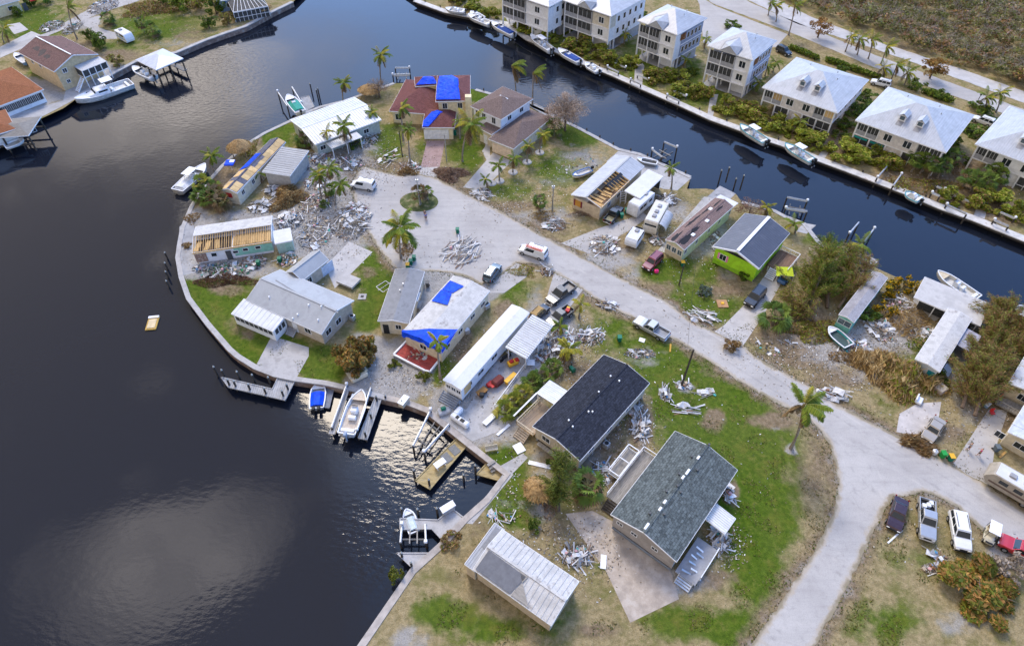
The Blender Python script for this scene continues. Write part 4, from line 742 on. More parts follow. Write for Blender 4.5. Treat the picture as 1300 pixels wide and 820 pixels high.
# --- maroon roof house
h = House('maroon_roof_house', 'two storey cream house with maroon shingle roofs and blue tarps behind the pink driveway', 'house', (553, 129), (597, 128), (596.5, 95.6), 6, 1.6, 'hip', PALEY, MAROON, oh=.5, hip=.7)
for u in (-1.8, 1.4): h.win('S', u, 4.6, 1.0, 1.3, bars=1)
h.win('S', -1.8, 1.5, 1, 1.2); l, w = h.L/2, h.W/2
h.cover([(-l+.1, -w+.2), (l*.42, -w+.1), (l*.3, w*.3), (-l*.1, w*.8), (-l+.5, w*.8), (-l+.1, 0)], BLUET, lift=.2)
MB().box((l-.4, -w-.1, 3.6), (1.3, 1.3, 7.2)).build('chimney', PALEY, h.root)
a = wing(h, (494, 141), (556, 146), (556, 104), 3.1, 2., roof='hip', wall=PALEY, roofm=MAROON, oh=.5, name='left_wing', hip=.8)
a.win('S', -3.6, 1.5, 1.4, 1.4); a.door('S', 4.2, 1.2, 2.2, GREYD); a.win('S', 2.2, 1.5, 1, 1.2)
g = wing(h, (536, 162), (577, 162), (577, 138), 3.1, 1.5, roof='hip', wall=PALEY, roofm=MAROON, oh=.45, name='garage_wing', hip=.9)
g.garage('S', -.6, 5.2, 2.3, mat('cream_door', (.8, .77, .7), .6)); lg, wg = g.L/2, g.W/2
g.cover([(-lg+.05, -wg+.05), (-lg*.62, -wg+.1), (lg*.22, wg*.02), (-lg*.1, wg*.1), (-lg*.05, wg*.3), (-lg*.5, wg*.25), (-lg+.05, -wg*.4)], BLUET, lift=.08)
b_ = wing(h, (527, 110), (557, 108), (557, 96), 5.2, .9, roof='hip', wall=PALEY, roofm=MAROON, oh=.3, name='rear_wing'); b_.cover([(-b_.L/2+.2, -b_.W/2+.2), (b_.L/2-.3, -b_.W/2+.2), (b_.L/2-1, .3), (-b_.L/2+2, .3)], BLUET, lift=.07)
flatten(h.root)
# --- brown roof house
h = House('brown_roof_house', 'brown shingle roof house with raised white upper floor and front garage', 'house', (620, 176.5), (652, 189), (695, 147), 3.1, 1.3, 'hip', CREAM, BROWNS, oh=.5, hip=.9)
h.garage('S', 0, 4.9, 2.2, mat('peach_door', (.78, .62, .44), .6)); h.win('W', -3, 1.5, 1.2, 1.2)
u_ = wing(h, (597, 135), (636, 152), (669.5, 122.6), 5.9, 1.3, roof='hip', wall=WHITE, roofm=BROWNS, oh=.5, name='upper_floor', hip=.75)
for u in (-2.6, -.9, 1.8): u_.win('S', u, 4.5, 1.0, 1.4)
for u in (-2, 2): u_.win('E', u, 4.6, 1.2, 1)
u_.cover([(-1, .4), (1.2, .4), (1.2, .7), (-1, .7)], WHITE, 'skylight')
e_ = wing(h, (607, 162), (624, 171), (636, 156), 3.2, .4, roof='shed', wall=CREAM, roofm=BROWNS, oh=.2, name='entry_porch'); e_.door('S', 0, 1, 2.1)
flatten(h.root)
# --- open roof house on the right of the street
h = House('open_roof_house', 'tan house with half its roof gone showing pine rafters and ceiling', 'house', (763, 263.5), (818, 211), (779, 199), 3.2, .9, wall=TAN, roofm=LGREY, oh=.3)
l, w = h.L/2, h.W/2; r = h.ze+h.rise; z = h.ze; x1 = l*.28
m = MB().slab([(-l, 0, r), (l, 0, r), (l, w, z), (-l, w, z)], .14); m.slab([(x1, -w, z), (l, -w, z), (l, 0, r), (x1, 0, r)], .14); h.roof.data = m.mesh('roof', ribbed('pale_metal_roof', (.43, .45, .48), .6, 0, .5, .03))
h.wall.data = MB().loft([[(x, y, zz) for y, zz in [(-w+.3, 0), (w-.3, 0), (w-.3, 2.7), (-w+.3, 2.7)]] for x in (-l+.3, l-.3)]).mesh('wall', TAN)
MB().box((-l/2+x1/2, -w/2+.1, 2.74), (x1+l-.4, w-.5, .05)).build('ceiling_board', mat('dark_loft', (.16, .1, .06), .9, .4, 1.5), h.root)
rm = MB().bar((0, -w-.1, z-.1), (0, -.05, r-.12), .07, .2).mesh('rafter', WOODF)
n = 13
for i in range(n):
    if i in (2, 3, 5, 6): continue
    inst('rafter', rm, h.root, (-l+.15+i*(x1+l-.3)/(n-1), 0, 0))
for i in range(9): MB().box((-l+1+i*(x1+l-1.4)/9, -w/2+R.uniform(-.5, .5), 2.82+R.uniform(0, .1)), (.55, w*R.uniform(.5, .9), .04), R.uniform(-.1, .1)).build('ceiling_plank', WOODF, h.root)
for y0, x in ((-w*.5, 1.0), (-w*.45, -1.2)): h_ = MB().slab([(x-1.3, y0-.5, z+.2), (x+1.5, y0-.5, z+.2), (x+1.5, y0+.6, z+.75), (x-1.3, y0+.6, z+.75)], .03).build('torn_felt_sheet', DARK, h.root)
MB().bar((-l, -w-.1, z-.12), (x1, -w-.1, z-.12), .06, .22).build('fascia_board', WOODF, h.root); MB().bar((-l+.05, -w, z-.1), (-l+.05, 0, r-.1), .07, .2).build('gable_rafter', WOODF, h.root)
MB().box((-l+.26, w*.55, 1.6), (.06, 1.5, 1.3)).build('plywood_board', mat('orange_plywood', (.55, .27, .05)), h.root)
for s_ in (.32, .78): MB().box((-l+.25, w*s_, 1.6), (.05, .3, 1.4)).build('shutter', mat('maroon_paint', (.2, .03, .05)), h.root)
for u in (-4.5, -1): h.win('S', u, 1.6, 1.2, 1)
c_ = wing(h, (793, 243), (823, 216), (840, 226), 3.0, .15, roof='shed', wall=WHITE, roofm=BRIGHTR, oh=.15, name='carport', walls=False, th=.1)
for x in (-c_.L/2+.3, c_.L/2-.3): c_.post(x, -c_.W/2+.3, 0, 2.9); c_.post(x, c_.W/2-.3, 0, 2.9)
MB().box((c_.L/2-.4, 0, 1.4), (.1, c_.W-.5, 2.6)).build('screen_wall', SCREEN, c_.root); flatten(h.root)
# --- long brown roof trailer
h = House('brown_roof_mobile_home', 'long mobile home with torn brown shingle roof and yellow green side wall', 'mobile home', (868.7, 317), (931, 262), (910, 249), 3.1, .55, wall=mat('pale_lime_siding', (.55, .56, .36)), roofm=shingles('tan_brown_shingles', (.22, .155, .14), .15), oh=.2)
l, w = h.L/2, h.W/2; FELT = mat('torn_black_felt', (.03, .03, .035), .9)
def rag(cx, cy, a, b, s, n=12): 
    rr = random.Random(s); return [(cx+a*math.cos(2*PI*k/n)*rr.uniform(.5, 1.2), cy+b*math.sin(2*PI*k/n)*rr.uniform(.5, 1.2)) for k in range(n)]
for i, (x, y, a, b) in enumerate(((-l+2, -.7, 1.9, .55), (-l+4.8, -.6, 2.0, .4), (-l+1.6, .8, 1.8, .5), (-l+6.5, 1.1, 1.5, .25), (0, 1.0, 2.2, .22), (3.2, .9, 1.6, .2), (5.2, -.6, 1.2, .2), (l-2, .5, 1.8, .2))): h.cover(rag(x, y, a, b, i), FELT, 'torn_felt_patch', lift=.02+.004*i)
for x, y in ((-l+4, -1.), (.8, -.8), (4, .5)): h.boxvent(x, y, (.8, .6, .15))
MB().box((-l+.205, 0, 1.5), (.05, 2*w-.6, 2.6)).build('end_siding', CREAM, h.root)
for u in (-1.1, 0, 1.1): h.win('W', u, 1.75, .85, 1.1, GLASSB)
for u in (-7, -3.5, .5, 4, 7.5): h.win('S', u, 1.9, .8, 1)
MB().slab([(l-.3, -w, 2.9), (l+2, -w, 2.7), (l+2, w, 2.7), (l-.3, w, 2.9)], .08).build('porch_roof', BRIGHTR, h.root)
# --- lime house
h = House('lime_green_house', 'bright lime green raised house with black metal roof and white ridge', 'house', (964, 340.5), (1002.6, 296), (945.6, 271), 3.8, 1.35, wall=LIME, roofm=BLKMET, oh=.4, zf=.6)
MB().bar((-h.L/2, 0, h.ze+h.rise+.06), (h.L/2, 0, h.ze+h.rise+.06), .55, .08).build('white_ridge_cap', WHITE, h.roof)
h.win('W', -2.2, 2.1, 1.2, 1.2); l, w = h.L/2, h.W/2
for y in (1.45, 2.95): MB().box((-l+.38, y, 2.1), (.05, .4, 1.3)).build('shutter', PINK, h.root)
MB().box((-l+.2, 0, 4.0), (.06, w*1.1, .5)).build('gable_vent', DARK, h.root); MB().box((-l+.36, 0, .55), (.06, 2*w-1, .8)).build('skirting', mat('green_lattice', (.25, .5, .03)), h.root)
m = MB(); m.bar((-l-.3, -w-.1, 3.75), (-l-.3, 0, 5.1), .08, .28); m.bar((-l-.3, w+.1, 3.75), (-l-.3, 0, 5.1), .08, .28); m.build('white_gable_trim', WHITE, h.root)
for u in (-3, 3): h.win('S', u, 2.2, 1.1, 1.1)
dk = MB().box((1.2, -w-1.7, 1.3), (5, 3.3, .14)).build('deck', WOODB, h.root)
for i in range(14): MB().box((1.2, -w-.15-i*.23, 1.39), (5, .2, .04)).build('plank', WOODB, dk)
h.rail([(-1.2, -w-3.3), (3.7, -w-3.3), (3.7, -w)], 1.38, .9)
for x in (-1.2, 1.2, 3.6):
    for y in (-w-.2, -w-3.2): h.post(x, y, 0, 1.3, .16, WHITE, 'deck_post')
h.steps(-1.4, -w-1.3, 1.4, 6, -PI/2, WHITE, 1.35)
# --- teal trailer, T shaped one, two at the right edge
h = House('teal_mobile_home', 'narrow teal mobile home with grimy grey roof among fallen trees', 'mobile home', (1084.5, 409), (1127, 353), (1108, 344.6), 2.9, .3, wall=TEAL, roofm=mat('grimy_roof', (.36, .35, .37), .9, .25, .6, col2=(.15, .14, .13), amt=.55, fine=.3), oh=.1)
h.win('W', 0, 1.8, 2.0, 1.1, GLASSB); h.win('S', -3, 1.8); h.win('S', 3, 1.8)
h = House('white_roof_mobile_home', 'weathered white flat roofed mobile home with teal shutters beside the concrete canal slab', 'mobile home', (1193, 472), (1234, 405), (1204, 391), 3.0, .3, wall=mat('pale_blue_wall', (.5, .55, .6)), roofm=WEATH, oh=.2)
rx = wing(h, (1174, 352), (1256, 386), (1241, 412), 2.6, .12, roof='shed', walls=False, roofm=mat('pale_patio_roof', (.5, .49, .475), .8, .14, .5, col2=(.4, .39, .38)), oh=.2, name='canal_roof', th=.18)
for x in (-rx.L/2+.4, -rx.L/6, rx.L/6, rx.L/2-.4):
    for y in (-rx.W/2+.3, rx.W/2-.3): rx.post(x, y, 0, 2.5, .14)
MB().box((0, 0, 1.25), (rx.L-2, rx.W-2, 2.3)).build('screen_room', SCREEN, rx.root); flatten(h.root)
MB().box((-h.L/2+.17, 1.2, 1.6), (.05, 1.3, 1.2)).build('shutter', mat('deep_teal', (.01, .22, .28)), h.root); MB().box((-h.L/2+.17, -.9, 1.6), (.05, .9, 1.2)).build('shutter', MATS['deep_teal'], h.root)
for u in (-4, 0, 4): h.win('S', u, 1.8)
MB().slab([(.5, -h.W/2-2.2, 2.4), (5, -h.W/2-2.2, 2.4), (5, -h.W/2, 2.6), (.5, -h.W/2, 2.6)], .08).build('side_porch_roof', mat('dull_lavender_roof', (.36, .36, .42)), h.root); h.steps(-3, -h.W/2-.3, 2, 4, 0, STEEL, .9)
h = House('pale_roof_mobile_home', 'pale grey roofed trailer at the right edge above the driveway', 'mobile home', (1281, 486), (1307, 442), (1350, 468), 3., .5, wall=CREAM, roofm=SILVER, oh=.2); h.win('W', 0, 1.6); MB().box((-h.L/2-1.2, .5, .4), (2.2, 3.5, .14)).build('porch_deck', WOODG, h.root); h.rail([(-h.L/2-2.2, -1.2), (-h.L/2-2.2, 2.2)], .45, .8, WOODG)
h = House('blue_edged_mobile_home', 'cream trailer with white and blue edged roof right of the driveway', 'mobile home', (1280, 548), (1306, 505), (1350, 528), 2.9, .4, wall=CREAM, roofm=mat('pale_blue_roof', (.5, .54, .62), .6), oh=.2); h.win('W', 0, 1.5, 1.6, 1.0); h.win('W', -2.6, 1.5)
# --- far bank
h = House('yellow_house', 'pale yellow house with grey roof at the top left corner', 'house', (-25, 14), (24.5, 0), (8, -16), 3.2, 1.2, wall=PALEY, roofm=DGREY); h.win('E', 0, 1.6, 1.2, 1, SCREEN); h.door('S', 5.5, 1.2, 2, GREYD); MB().box((8.2, -h.W/2-.2, 2.2), (2, .5, .3)).build('awning', RED, h.root); h.win('S', 2, 1.6)
h = House('tan_raised_house', 'tan raised house with worn brown roof and screened porch behind the big white boat', 'house', (22.8, 66.3), (68.4, 91.2), (123.4, 68.4), 5.2, 1.9, wall=mat('peach_wall', (.62, .47, .28)), roofm=shingles('worn_brown_shingles', (.17, .105, .095), .15, (.1, .075, .07), .6), oh=.5)
l, w = h.L/2, h.W/2
MB().bar((-l, -.15, 7.14), (l*.95, -.15, 7.14), .3, .05).build('white_ridge_strip', WHITE, h.roof)
h.win('E', -w*.55, 4.3, 1, 1); h.win('E', -w*.6, 1.8, .8, .8); h.win('S', 0, 4); h.win('S', -3.6, 4)
for i, (x, y, a, b) in enumerate(((-4, -2.6, 1.6, .8), (-1, -2.8, 1.2, 1.2), (1.5, -3, 1.4, .8))): h.cover(rag(x, y, a, b, 40+i), mat('bare_underlay', (.1, .085, .08), .9), 'missing_shingle_patch', lift=.02+.004*i)
MB().slab([(l-.2, -.8, 4.6), (l+3, -.8, 4.3), (l+3, w, 4.3), (l-.2, w, 4.6)], .1).build('porch_roof', METALR, h.root)
MB().box((l+1.3, w/2-.4, 2.5), (2.8, w+.7, .16)).build('porch_floor', WHITE, h.root)
for i in range(5): h.post(l+2.8, -.7+i*(w+.6)/4, 0, 4.25, .16); 
for i in range(4): MB().box((l+2.75, -.7+(i+.5)*(w+.6)/4, 3.45), (.04, (w+.6)/4-.2, 1.5)).build('screen_panel', SCREEN, h.root)
MB().box((l+1.3, -.75, 3.45), (2.7, .04, 1.5)).build('screen_panel', SCREEN, h.root); h.steps(l+2.2, -1, 1.3, 9, 0, WHITE, 2.6)
ORNG = shingles('orange_brown_shingles', (.26, .105, .05), .15)
h = House('orange_roof_house', 'orange brown roof house with a row of dark framed windows at the left edge', 'house', (-12, 139), (55, 113.5), (9, 87), 3.1, 1.6, 'hip', WHITE, ORNG, oh=.4)
for i in range(8): h.win('S', -h.L/2+2.2+i*(h.L-3.6)/7, 1.7, 1.5, 1.6, GLASS, mat('white_frame', (.7, .7, .7)))
h = House('corner_orange_roof_house', 'corner of an orange brown roof at the left picture edge by the dock', 'house', (-40, 182), (20, 163.5), (-4, 142), 3.1, 1.4, 'hip', WHITE, ORNG, oh=.4); h.win('S', 4, 1.6); h.win('S', 7, 1.6)
h = House('boathouse', 'white hip roofed boathouse on posts over the water', 'boathouse', (172, 76), (198, 89), (231, 73.5), 3.0, 1.1, 'hip', WHITE, ribbed('pale_boathouse_roof', (.55, .6, .7), .5, 0, .4, .03), oh=.2, walls=False, hip=1.)
for x in (-h.L/2+.3, 0, h.L/2-.3):
    for y in (-h.W/2+.3, 0, h.W/2-.3): h.post(x, y, WZ-1.5, 2.9, .24, WOODD)
m = MB(); m.box((0, h.W/2-.5, .1), (h.L, 1.2, .15)); m.box((-h.L/2+.5, 0, .1), (1.2, h.W, .15)); m.build('walkway', WOODG, h.root); MB().bar((-h.L/2+1, -1, 2.8), (h.L/2-1, -1, 2.8), .15, .25).build('lift_beam', STEEL, h.root)
h = House('blue_white_house', 'blue and white house with grey roof at the top of the far bank', 'house', (275, 2), (302, -2), (300, -26), 3.2, 1.2, wall=mat('blue_wall', (.3, .42, .6)), roofm=SILVER); h.win('S', 0, 1.6)

h = House('pool_cage', 'dark screened pool cage with thin white frame at the top of the far bank', 'pool cage', (296, 16), (340, 8), (330, -12), 2.8, 1.2, 'hip', SCREEN, SCREEN, oh=.05)
m = MB(); l, w = h.L/2, h.W/2
for i in range(9): x = -l+i*l/4; m.bar((x, -w-.06, 0), (x, -w-.06, 2.85), .1); m.bar((x, -w-.04, 2.87), (x*.6, 0, 4.05), .09)
for z in (1.2, 2.84): m.bar((-l, -w-.06, z), (l, -w-.06, z), .1)
m.build('frame', TRIM, h.root)
h = House('left_boathouse', 'orange roofed boathouse corner over dark pilings at the left edge', 'boathouse', (-20, 176), (36, 172), (24, 150), 2.6, .8, 'hip', DARK, WOODG, oh=.1, walls=False)
for x in (-h.L/2+.3, -1, h.L/2-.3):
    for y in (-h.W/2+.3, h.W/2-.3): h.post(x, y, WZ-1.5, 2.5, .26, WOODD)
for y in (-h.W/2+.3, h.W/2-.3): MB().bar((-h.L/2, y, .3), (h.L/2, y, .3), .3, .3).build('lift_beam', WOODD, h.root)
# ------------------------------------------------------------------ stilt houses on the canal strip
def stilt(label, p0, p1, p2, floors=3, left=.55, side=FACADE, dormers=0, wallf=WHITE, plywood=(), teal=False, name='stilt_house'):
    ze = 3.1*floors+.3 if floors == 3 else 5.9
    h = House(name, label, 'house', p0, p1, p2, ze, 2.6 if floors == 3 else 3.0, 'hip', wallf, METALR, oh=.4, walls=False, hip=.85)
    l, w = h.L/2-.5, h.W/2-.5; por = 2.6; r = h.root; fl = floors
    base = 2.75
    body = MB().box((0, por/2, (base+ze)/2), (2*l, 2*w-por, ze-base-.1)); body.build('wall', side if fl == 3 else wallf, r)
    MB().box((0, w*.35, base/2), (2*l-.6, w*1.1, base-.1)).build('ground_floor', GREYW if fl == 3 else wallf, r)
    xs = -l+2*l*left if fl == 3 else 0
    segs = []
    if fl == 3: segs = [(-l, xs, 1), (xs, l, 0)]
    else: segs = [(-l, -l+.27*2*l, 1), (-l+.27*2*l, l-.27*2*l, 0), (l-.27*2*l, l, 1)]
    for lev in range(1, fl):
        z0 = 3.05*lev-.25
        MB().box((0, -w+por/2, z0), (2*l, por, .22)).build('floor_slab', TRIM, r)
        for a, b, porch in segs:
            if porch:
                n = 2 if (fl == 3 or b-a > 4.4) else 2
                for k in range(n):
                    x0 = a+(b-a)*k/n+.12; x1 = a+(b-a)*(k+1)/n-.12
                    MB().box(((x0+x1)/2, -w+.1, z0+1.95), (x1-x0, .04, 1.7)).build('screen_panel', PLY if plywood != 'side' and (lev, k) in plywood else SCREEN, r)
                    MB().box(((x0+x1)/2, -w+.09, z0+.6), (x1-x0, .06, .92)).build('porch_railing', mat('grey_railing', (.36, .37, .4)), r)
                    o = MB(); 
                    for q in (1, 2): o.box((x0+(x1-x0)*q/3, -w+.06, z0+1.95), (.05, .05, 1.7))
                    o.build('screen_mullion', TRIM, r)
                    if k: h.post(x0-.12, -w+.08, z0, z0+3, .2)
            else:
                yb = -w+.35 if fl == 3 else -w+.05
                MB().box(((a+b)/2, (yb+(-w+por))/2, z0+1.5), (b-a-.1, por-(yb+w), 2.85)).build('bay_wall', mat('cream_bay', (.62, .57, .46)) if (lev == 2 and dormers == -1) else wallf, r)
                n = 1 if fl == 3 else 2
                for k in range(n):
                    x = a+(b-a)*(k+.5)/n; f = MB()
                    for q in (-.75, 0, .75): f.box((x+q, yb-.04, z0+1.6), (.09, .08, 1.5))
                    for q in (-.75, .75): f.box((x, yb-.044, z0+1.6+q), (1.5, .08, .09))
                    f.build('window', TRIM, r); MB().box((x, yb-.02, z0+1.6), (1.42, .02, 1.42)).build('pane', GLASS, r)
            MB().box(((b if b < l else a), -w+.1, z0+1.5), (.16, .18, 2.9)).build('corner_board', TRIM, r)
        for s_ in (1, -1):
            for k in range(5):
                y = -w+por+1.2+k*(2*w-por-2)/4.4
                MB().box((s_*(l+.03), y, z0+1.7), (.05, .9, 1.3)).build('side_window', GLASS, r)
                MB().box((s_*(l+.02), y, z0+1.7), (.05, 1.1, 1.5)).build('window_trim', TRIM, r)
            if (lev == fl-1) and plywood == 'side': MB().box((l+.06, -w+por+.6, z0+2), (.05, 2.2, 1.6)).build('exposed_sheathing', mat('rusty_sheathing', (.42, .17, .06), .9, .3, 2, col2=(.55, .4, .25)), r)
            MB().box((s_*(l+.03), por/2, z0-.02), (.06, 2*w-por, .25)).build('side_band', TRIM, r)
    npost = 4 if fl == 3 else 6
    for i in range(npost):
        x = -l+.12+i*(2*l-.24)/(npost-1)
        MB().box((x, -w+.12, (ze if i in (0, npost-1) else base)/2), (.3, .3, ze if i in (0, npost-1) else base)).build('stilt', TRIM, r)
        if fl == 3: MB().box((x, -w+por+.1, base/2), (.3, .3, base)).build('stilt', TRIM, r)
    if fl == 2:
        for k in range(5):
            x = -l+2*l*(k+.5)/5
            if k == 2: MB().box((x, -w+.3, 1.3), (2*l/5-.4, .1, 2.6)).build('ground_wall', wallf, r); h.door('S', x, 1, 2.1); continue
            if k == 0 and not teal: continue
            MB().box((x, -w+.1, 1.6), (2*l/5-.4, .04, 1.9)).build('screen_panel', SCREEN, r); MB().box((x, -w+.06, 1.0), (2*l/5-.4, .06, .1)).build('screen_rail', TRIM, r); MB().box((x, -w+.05, 1.4), (.08, .05, 2.5)).build('screen_mullion', TRIM, r)
            if teal and k < 2: MB().box((x, -w+.04, 2.3), (2*l/5-.6, .05, .4)).build('blind', mat('teal_blind', (.02, .3, .28)), r)
    else: MB().box((xs/2+l/2, -w+1.6, base/2), (l-xs-.3, .1, base-.2)).build('storage_wall', wallf, r); MB().box((0, 0, .03), (2*l, 2*w, .05)).build('ground_slab', CONC2, r)
    # front dormer / valley gables
    H_ = h.L/2; Wd = h.W/2
    if fl == 3:
        x = -H_*.12+.4; y0 = -Wd-.3; zt = ze+.9
        m = MB(); m.slab([(x-2.1, y0, ze+.02), (x, y0, zt+.75), (x, y0+4.6, zt+1.1), (x-2.1, y0+2.2, ze+1.2)], .12); m.slab([(x, y0, zt+.75), (x+2.1, y0, ze+.02), (x+2.1, y0+2.2, ze+1.2), (x, y0+4.6, zt+1.1)], .12)
        m.add([(x-2, y0+.05, ze), (x+2, y0+.05, ze), (x, y0+.05, zt+.7)], [(0, 1, 2)]); m.build('front_gable', METALR, h.roof)
    for k in range(max(0, dormers)):
        x = (-.12+.3*k)*H_*1.3; y = -Wd*.58; z = h.top(x, y)
        d = MB().box((x, y+.7, z+.45), (1.3, 1.9, 1.3)).build('dormer', TRIM, h.roof); MB().box((x, y-.27, z+.55), (.9, .04, .8)).build('pane', GLASSB, d)
        for q in (-1, 1): MB().slab([(x+q*.9, y-.45, z+.95), (x, y-.45, z+1.6), (x, y+2.3, z+1.6), (x+q*.9, y+2.0, z+.95)][::q], .1).build('dormer_roof', METALR, d)
        MB().slab([(x-.6, y-1.6, h.top(x, y-1.6)+.03), (x+.6, y-1.6, h.top(x, y-1.6)+.03), (x+.6, y-.35, h.top(x, y-.35)+.03), (x-.6, y-.35, h.top(x, y-.35)+.03)], .02).build('grey_panel', mat('grey_roof_panel', (.27, .27, .28)), d)
    for x, y in ((H_*.45, Wd*.1), (H_*.3, Wd*.5), (-H_*.4, Wd*.4)): h.vent(x, y, .1, .4)
    seams(h, int(h.L/1.1), hgt=.04) if fl == 9 else None
    flatten(r); return h
stilt('farthest left white stilt house, cut off by the top edge', (634, -12), (697, 9), (748, -14), 3, .5, WHITE, 0)
stilt('white stilt house with cream upper panel, second along the canal', (714, 0), (776, 21), (823, -6), 3, .6, WHITE, -1)
stilt('narrow tall stilt house with blue side wall and grey paved yard behind', (809, 26), (860, 44.6), (895, 21.8), 3, .56, FACADE, plywood='side')
stilt('tall stilt house with lit porch bay beside the lawn path', (898, 58), (956, 76.7), (988, 52), 3, .62, FACADE, plywood='side')
stilt('wide beige stilt house with two dormers and a yellow kayak under it', (967.6, 111), (1063.5, 143.8), (1107.5, 102.6), 2, dormers=2, wallf=mat('pale_beige_siding', (.7, .66, .63)), plywood={(1, 1)})
stilt('wide stilt house with teal blinds behind the sabal palms', (1086, 152.8), (1201, 194), (1236, 145.5), 2, dormers=2, wallf=mat('pale_beige_siding', (.7, .66, .63)), teal=True)
stilt('wide white stilt house cut by the right edge of the canal row', (1238, 183), (1353, 226), (1392, 172), 2, dormers=1, wallf=WHITE)
kk = G(976, 128, 2.2); ky = thing('kayak', 'yellow kayak slung under the beige stilt house', 'kayak', kk, -.3); m = MB(); m.loft([[(x, r*math.cos(a), r*.6*math.sin(a)) for a in np.linspace(0, 2*PI, 9)[:-1]] for x, r in ((-1.7, .03), (-1, .3), (0, .38), (1, .3), (1.7, .03))]); m.build('hull', YEL, ky, True); MB().box((0, 0, .2), (.9, .4, .06)).build('cockpit', DARK, ky)
# ------------------------------------------------------------------ vegetation
def leafquads(P, size, cols, rs, flat=.0, aspect=.5, D=None):
    """one small leaf or spray per point; D optional preferred direction"""
    n = len(P); a = rs.normal(size=(n, 3)); a[:, 2] *= (1-flat)
    if D is not None: a = a*.45+D
    a /= np.linalg.norm(a, axis=1)[:, None]+1e-9
    b = np.cross(a, rs.normal(size=(n, 3))*np.array([1, 1, 1-flat])+np.array([0, 0, flat])); b /= np.linalg.norm(b, axis=1)[:, None]+1e-9
    s = (size*rs.uniform(.6, 1.4, n))[:, None]; a = a*s; b = b*s*aspect
    V = np.stack([P-a*.5, P+b*.5, P+a*.5, P-b*.5], 1).reshape(-1, 3); F = np.arange(4*n).reshape(-1, 4)
    cols = np.asarray(cols); c = cols[rs.randint(0, len(cols), n)]*rs.uniform(.65, 1.35, (n, 1))
    return V, F, np.clip(c, 0, 1)
def joinq(parts):
    Vs, Fs, Cs, o = [], [], [], 0
    for V, F, C in parts: Vs.append(V); Fs.append(F+o); Cs.append(C); o += len(V)
    return np.concatenate(Vs), np.concatenate(Fs), np.concatenate(Cs)
GRN = [(.09, .16, .022), (.14, .21, .03), (.19, .23, .035), (.065, .11, .02)]; OLV = [(.24, .29, .035), (.33, .36, .045), (.17, .23, .03), (.32, .28, .07)]; YGR = [(.14, .16, .02), (.2, .2, .03), (.09, .12, .02)]
BRN = [(.28, .17, .07), (.36, .23, .1), (.2, .12, .055), (.33, .25, .12)]; RUSTC = [(.4, .2, .06), (.46, .26, .07), (.3, .19, .06), (.2, .19, .04)]; GOLD = [(.5, .35, .15), (.4, .26, .1), (.58, .44, .22), (.3, .2, .09)]
GREYB = [(.34, .25, .18), (.42, .31, .23), (.26, .18, .13)]; MANG = [(.2, .19, .07), (.27, .21, .11), (.16, .16, .06), (.31, .24, .15), (.23, .24, .07), (.36, .29, .2)]; YELF = [(.7, .42, .02), (.6, .36, .02), (.1, .12, .03), (.07, .09, .02)]
CACHE = {}
def crown(key, cols, n=2400, r=1., h=1., clumps=26, size=.14, seed=1, flat=.2, twig=0):
    """unit crown: uneven cloud of clumps, radius ~1, height ~h, gaps between the clumps"""
    if key in CACHE: return CACHE[key]
    rs = np.random.RandomState(seed); th = rs.uniform(0, 2*PI, clumps); rr = np.sqrt(rs.uniform(.02, 1, clumps)); zz = rs.uniform(-1, 1, clumps)
    C = np.stack([rr*np.cos(th)*np.sqrt(1-.55*zz**2), rr*np.sin(th)*np.sqrt(1-.55*zz**2), zz*h*.5], 1)*rs.uniform(.75, 1.1, (clumps, 1))
    cs = rs.uniform(.16, .34, clumps); k = rs.randint(0, clumps, n)
    d = rs.normal(size=(n, 3)); d /= np.linalg.norm(d, axis=1)[:, None]; P = C[k]+d*(cs[k]*rs.uniform(.3, 1, n)**.5)[:, None]*np.array([1, 1, .75*min(1, h+.2)])
    V, F, c = leafquads(P, size, cols, rs, flat); tone = rs.uniform(.65, 1.3, clumps); c = np.clip(c*tone[k][:, None], 0, 1)
    if twig:
        d = rs.normal(size=(twig, 3)); d[:, 2] = np.abs(d[:, 2])+.2; d /= np.linalg.norm(d, axis=1)[:, None]; q = d*rs.uniform(.3, .95, (twig, 1))*np.array([1, 1, h*.6])
        V2, F2, c2 = leafquads(q, .5, [(.3, .24, .19), (.22, .17, .13)], rs, 0, .035, D=d); V, F, c = joinq([(V, F, c), (V2, F2, c2)])
    CACHE[key] = npmesh('crown', V, F, LEAF, c); return CACHE[key]
def trunk_mesh(key, h, r, limbs=5, seed=1, lean=(0, 0), spread=.6, m_=None):
    if key in CACHE: return CACHE[key]
    rr = random.Random(seed); m = MB(); pts = [(lean[0]*t*t, lean[1]*t*t, h*t) for t in (0, .3, .6, 1)]; m.tube(pts, [r*1.3, r, r*.8, r*.45], 7)
    for i in range(limbs):
        t = rr.uniform(.45, .95); a = 2*PI*i/limbs+rr.uniform(-.4, .4); b = Vector((lean[0]*t*t, lean[1]*t*t, h*t)); e = b+Vector((math.cos(a)*spread, math.sin(a)*spread, rr.uniform(.3, .7)*h*.6))
        m.tube([b, b.lerp(e, .5)+Vector((0, 0, .05*h)), e], [r*.5, r*.35, r*.12], 5)
    CACHE[key] = m.mesh('trunk', m_ or BARK2); return CACHE[key]
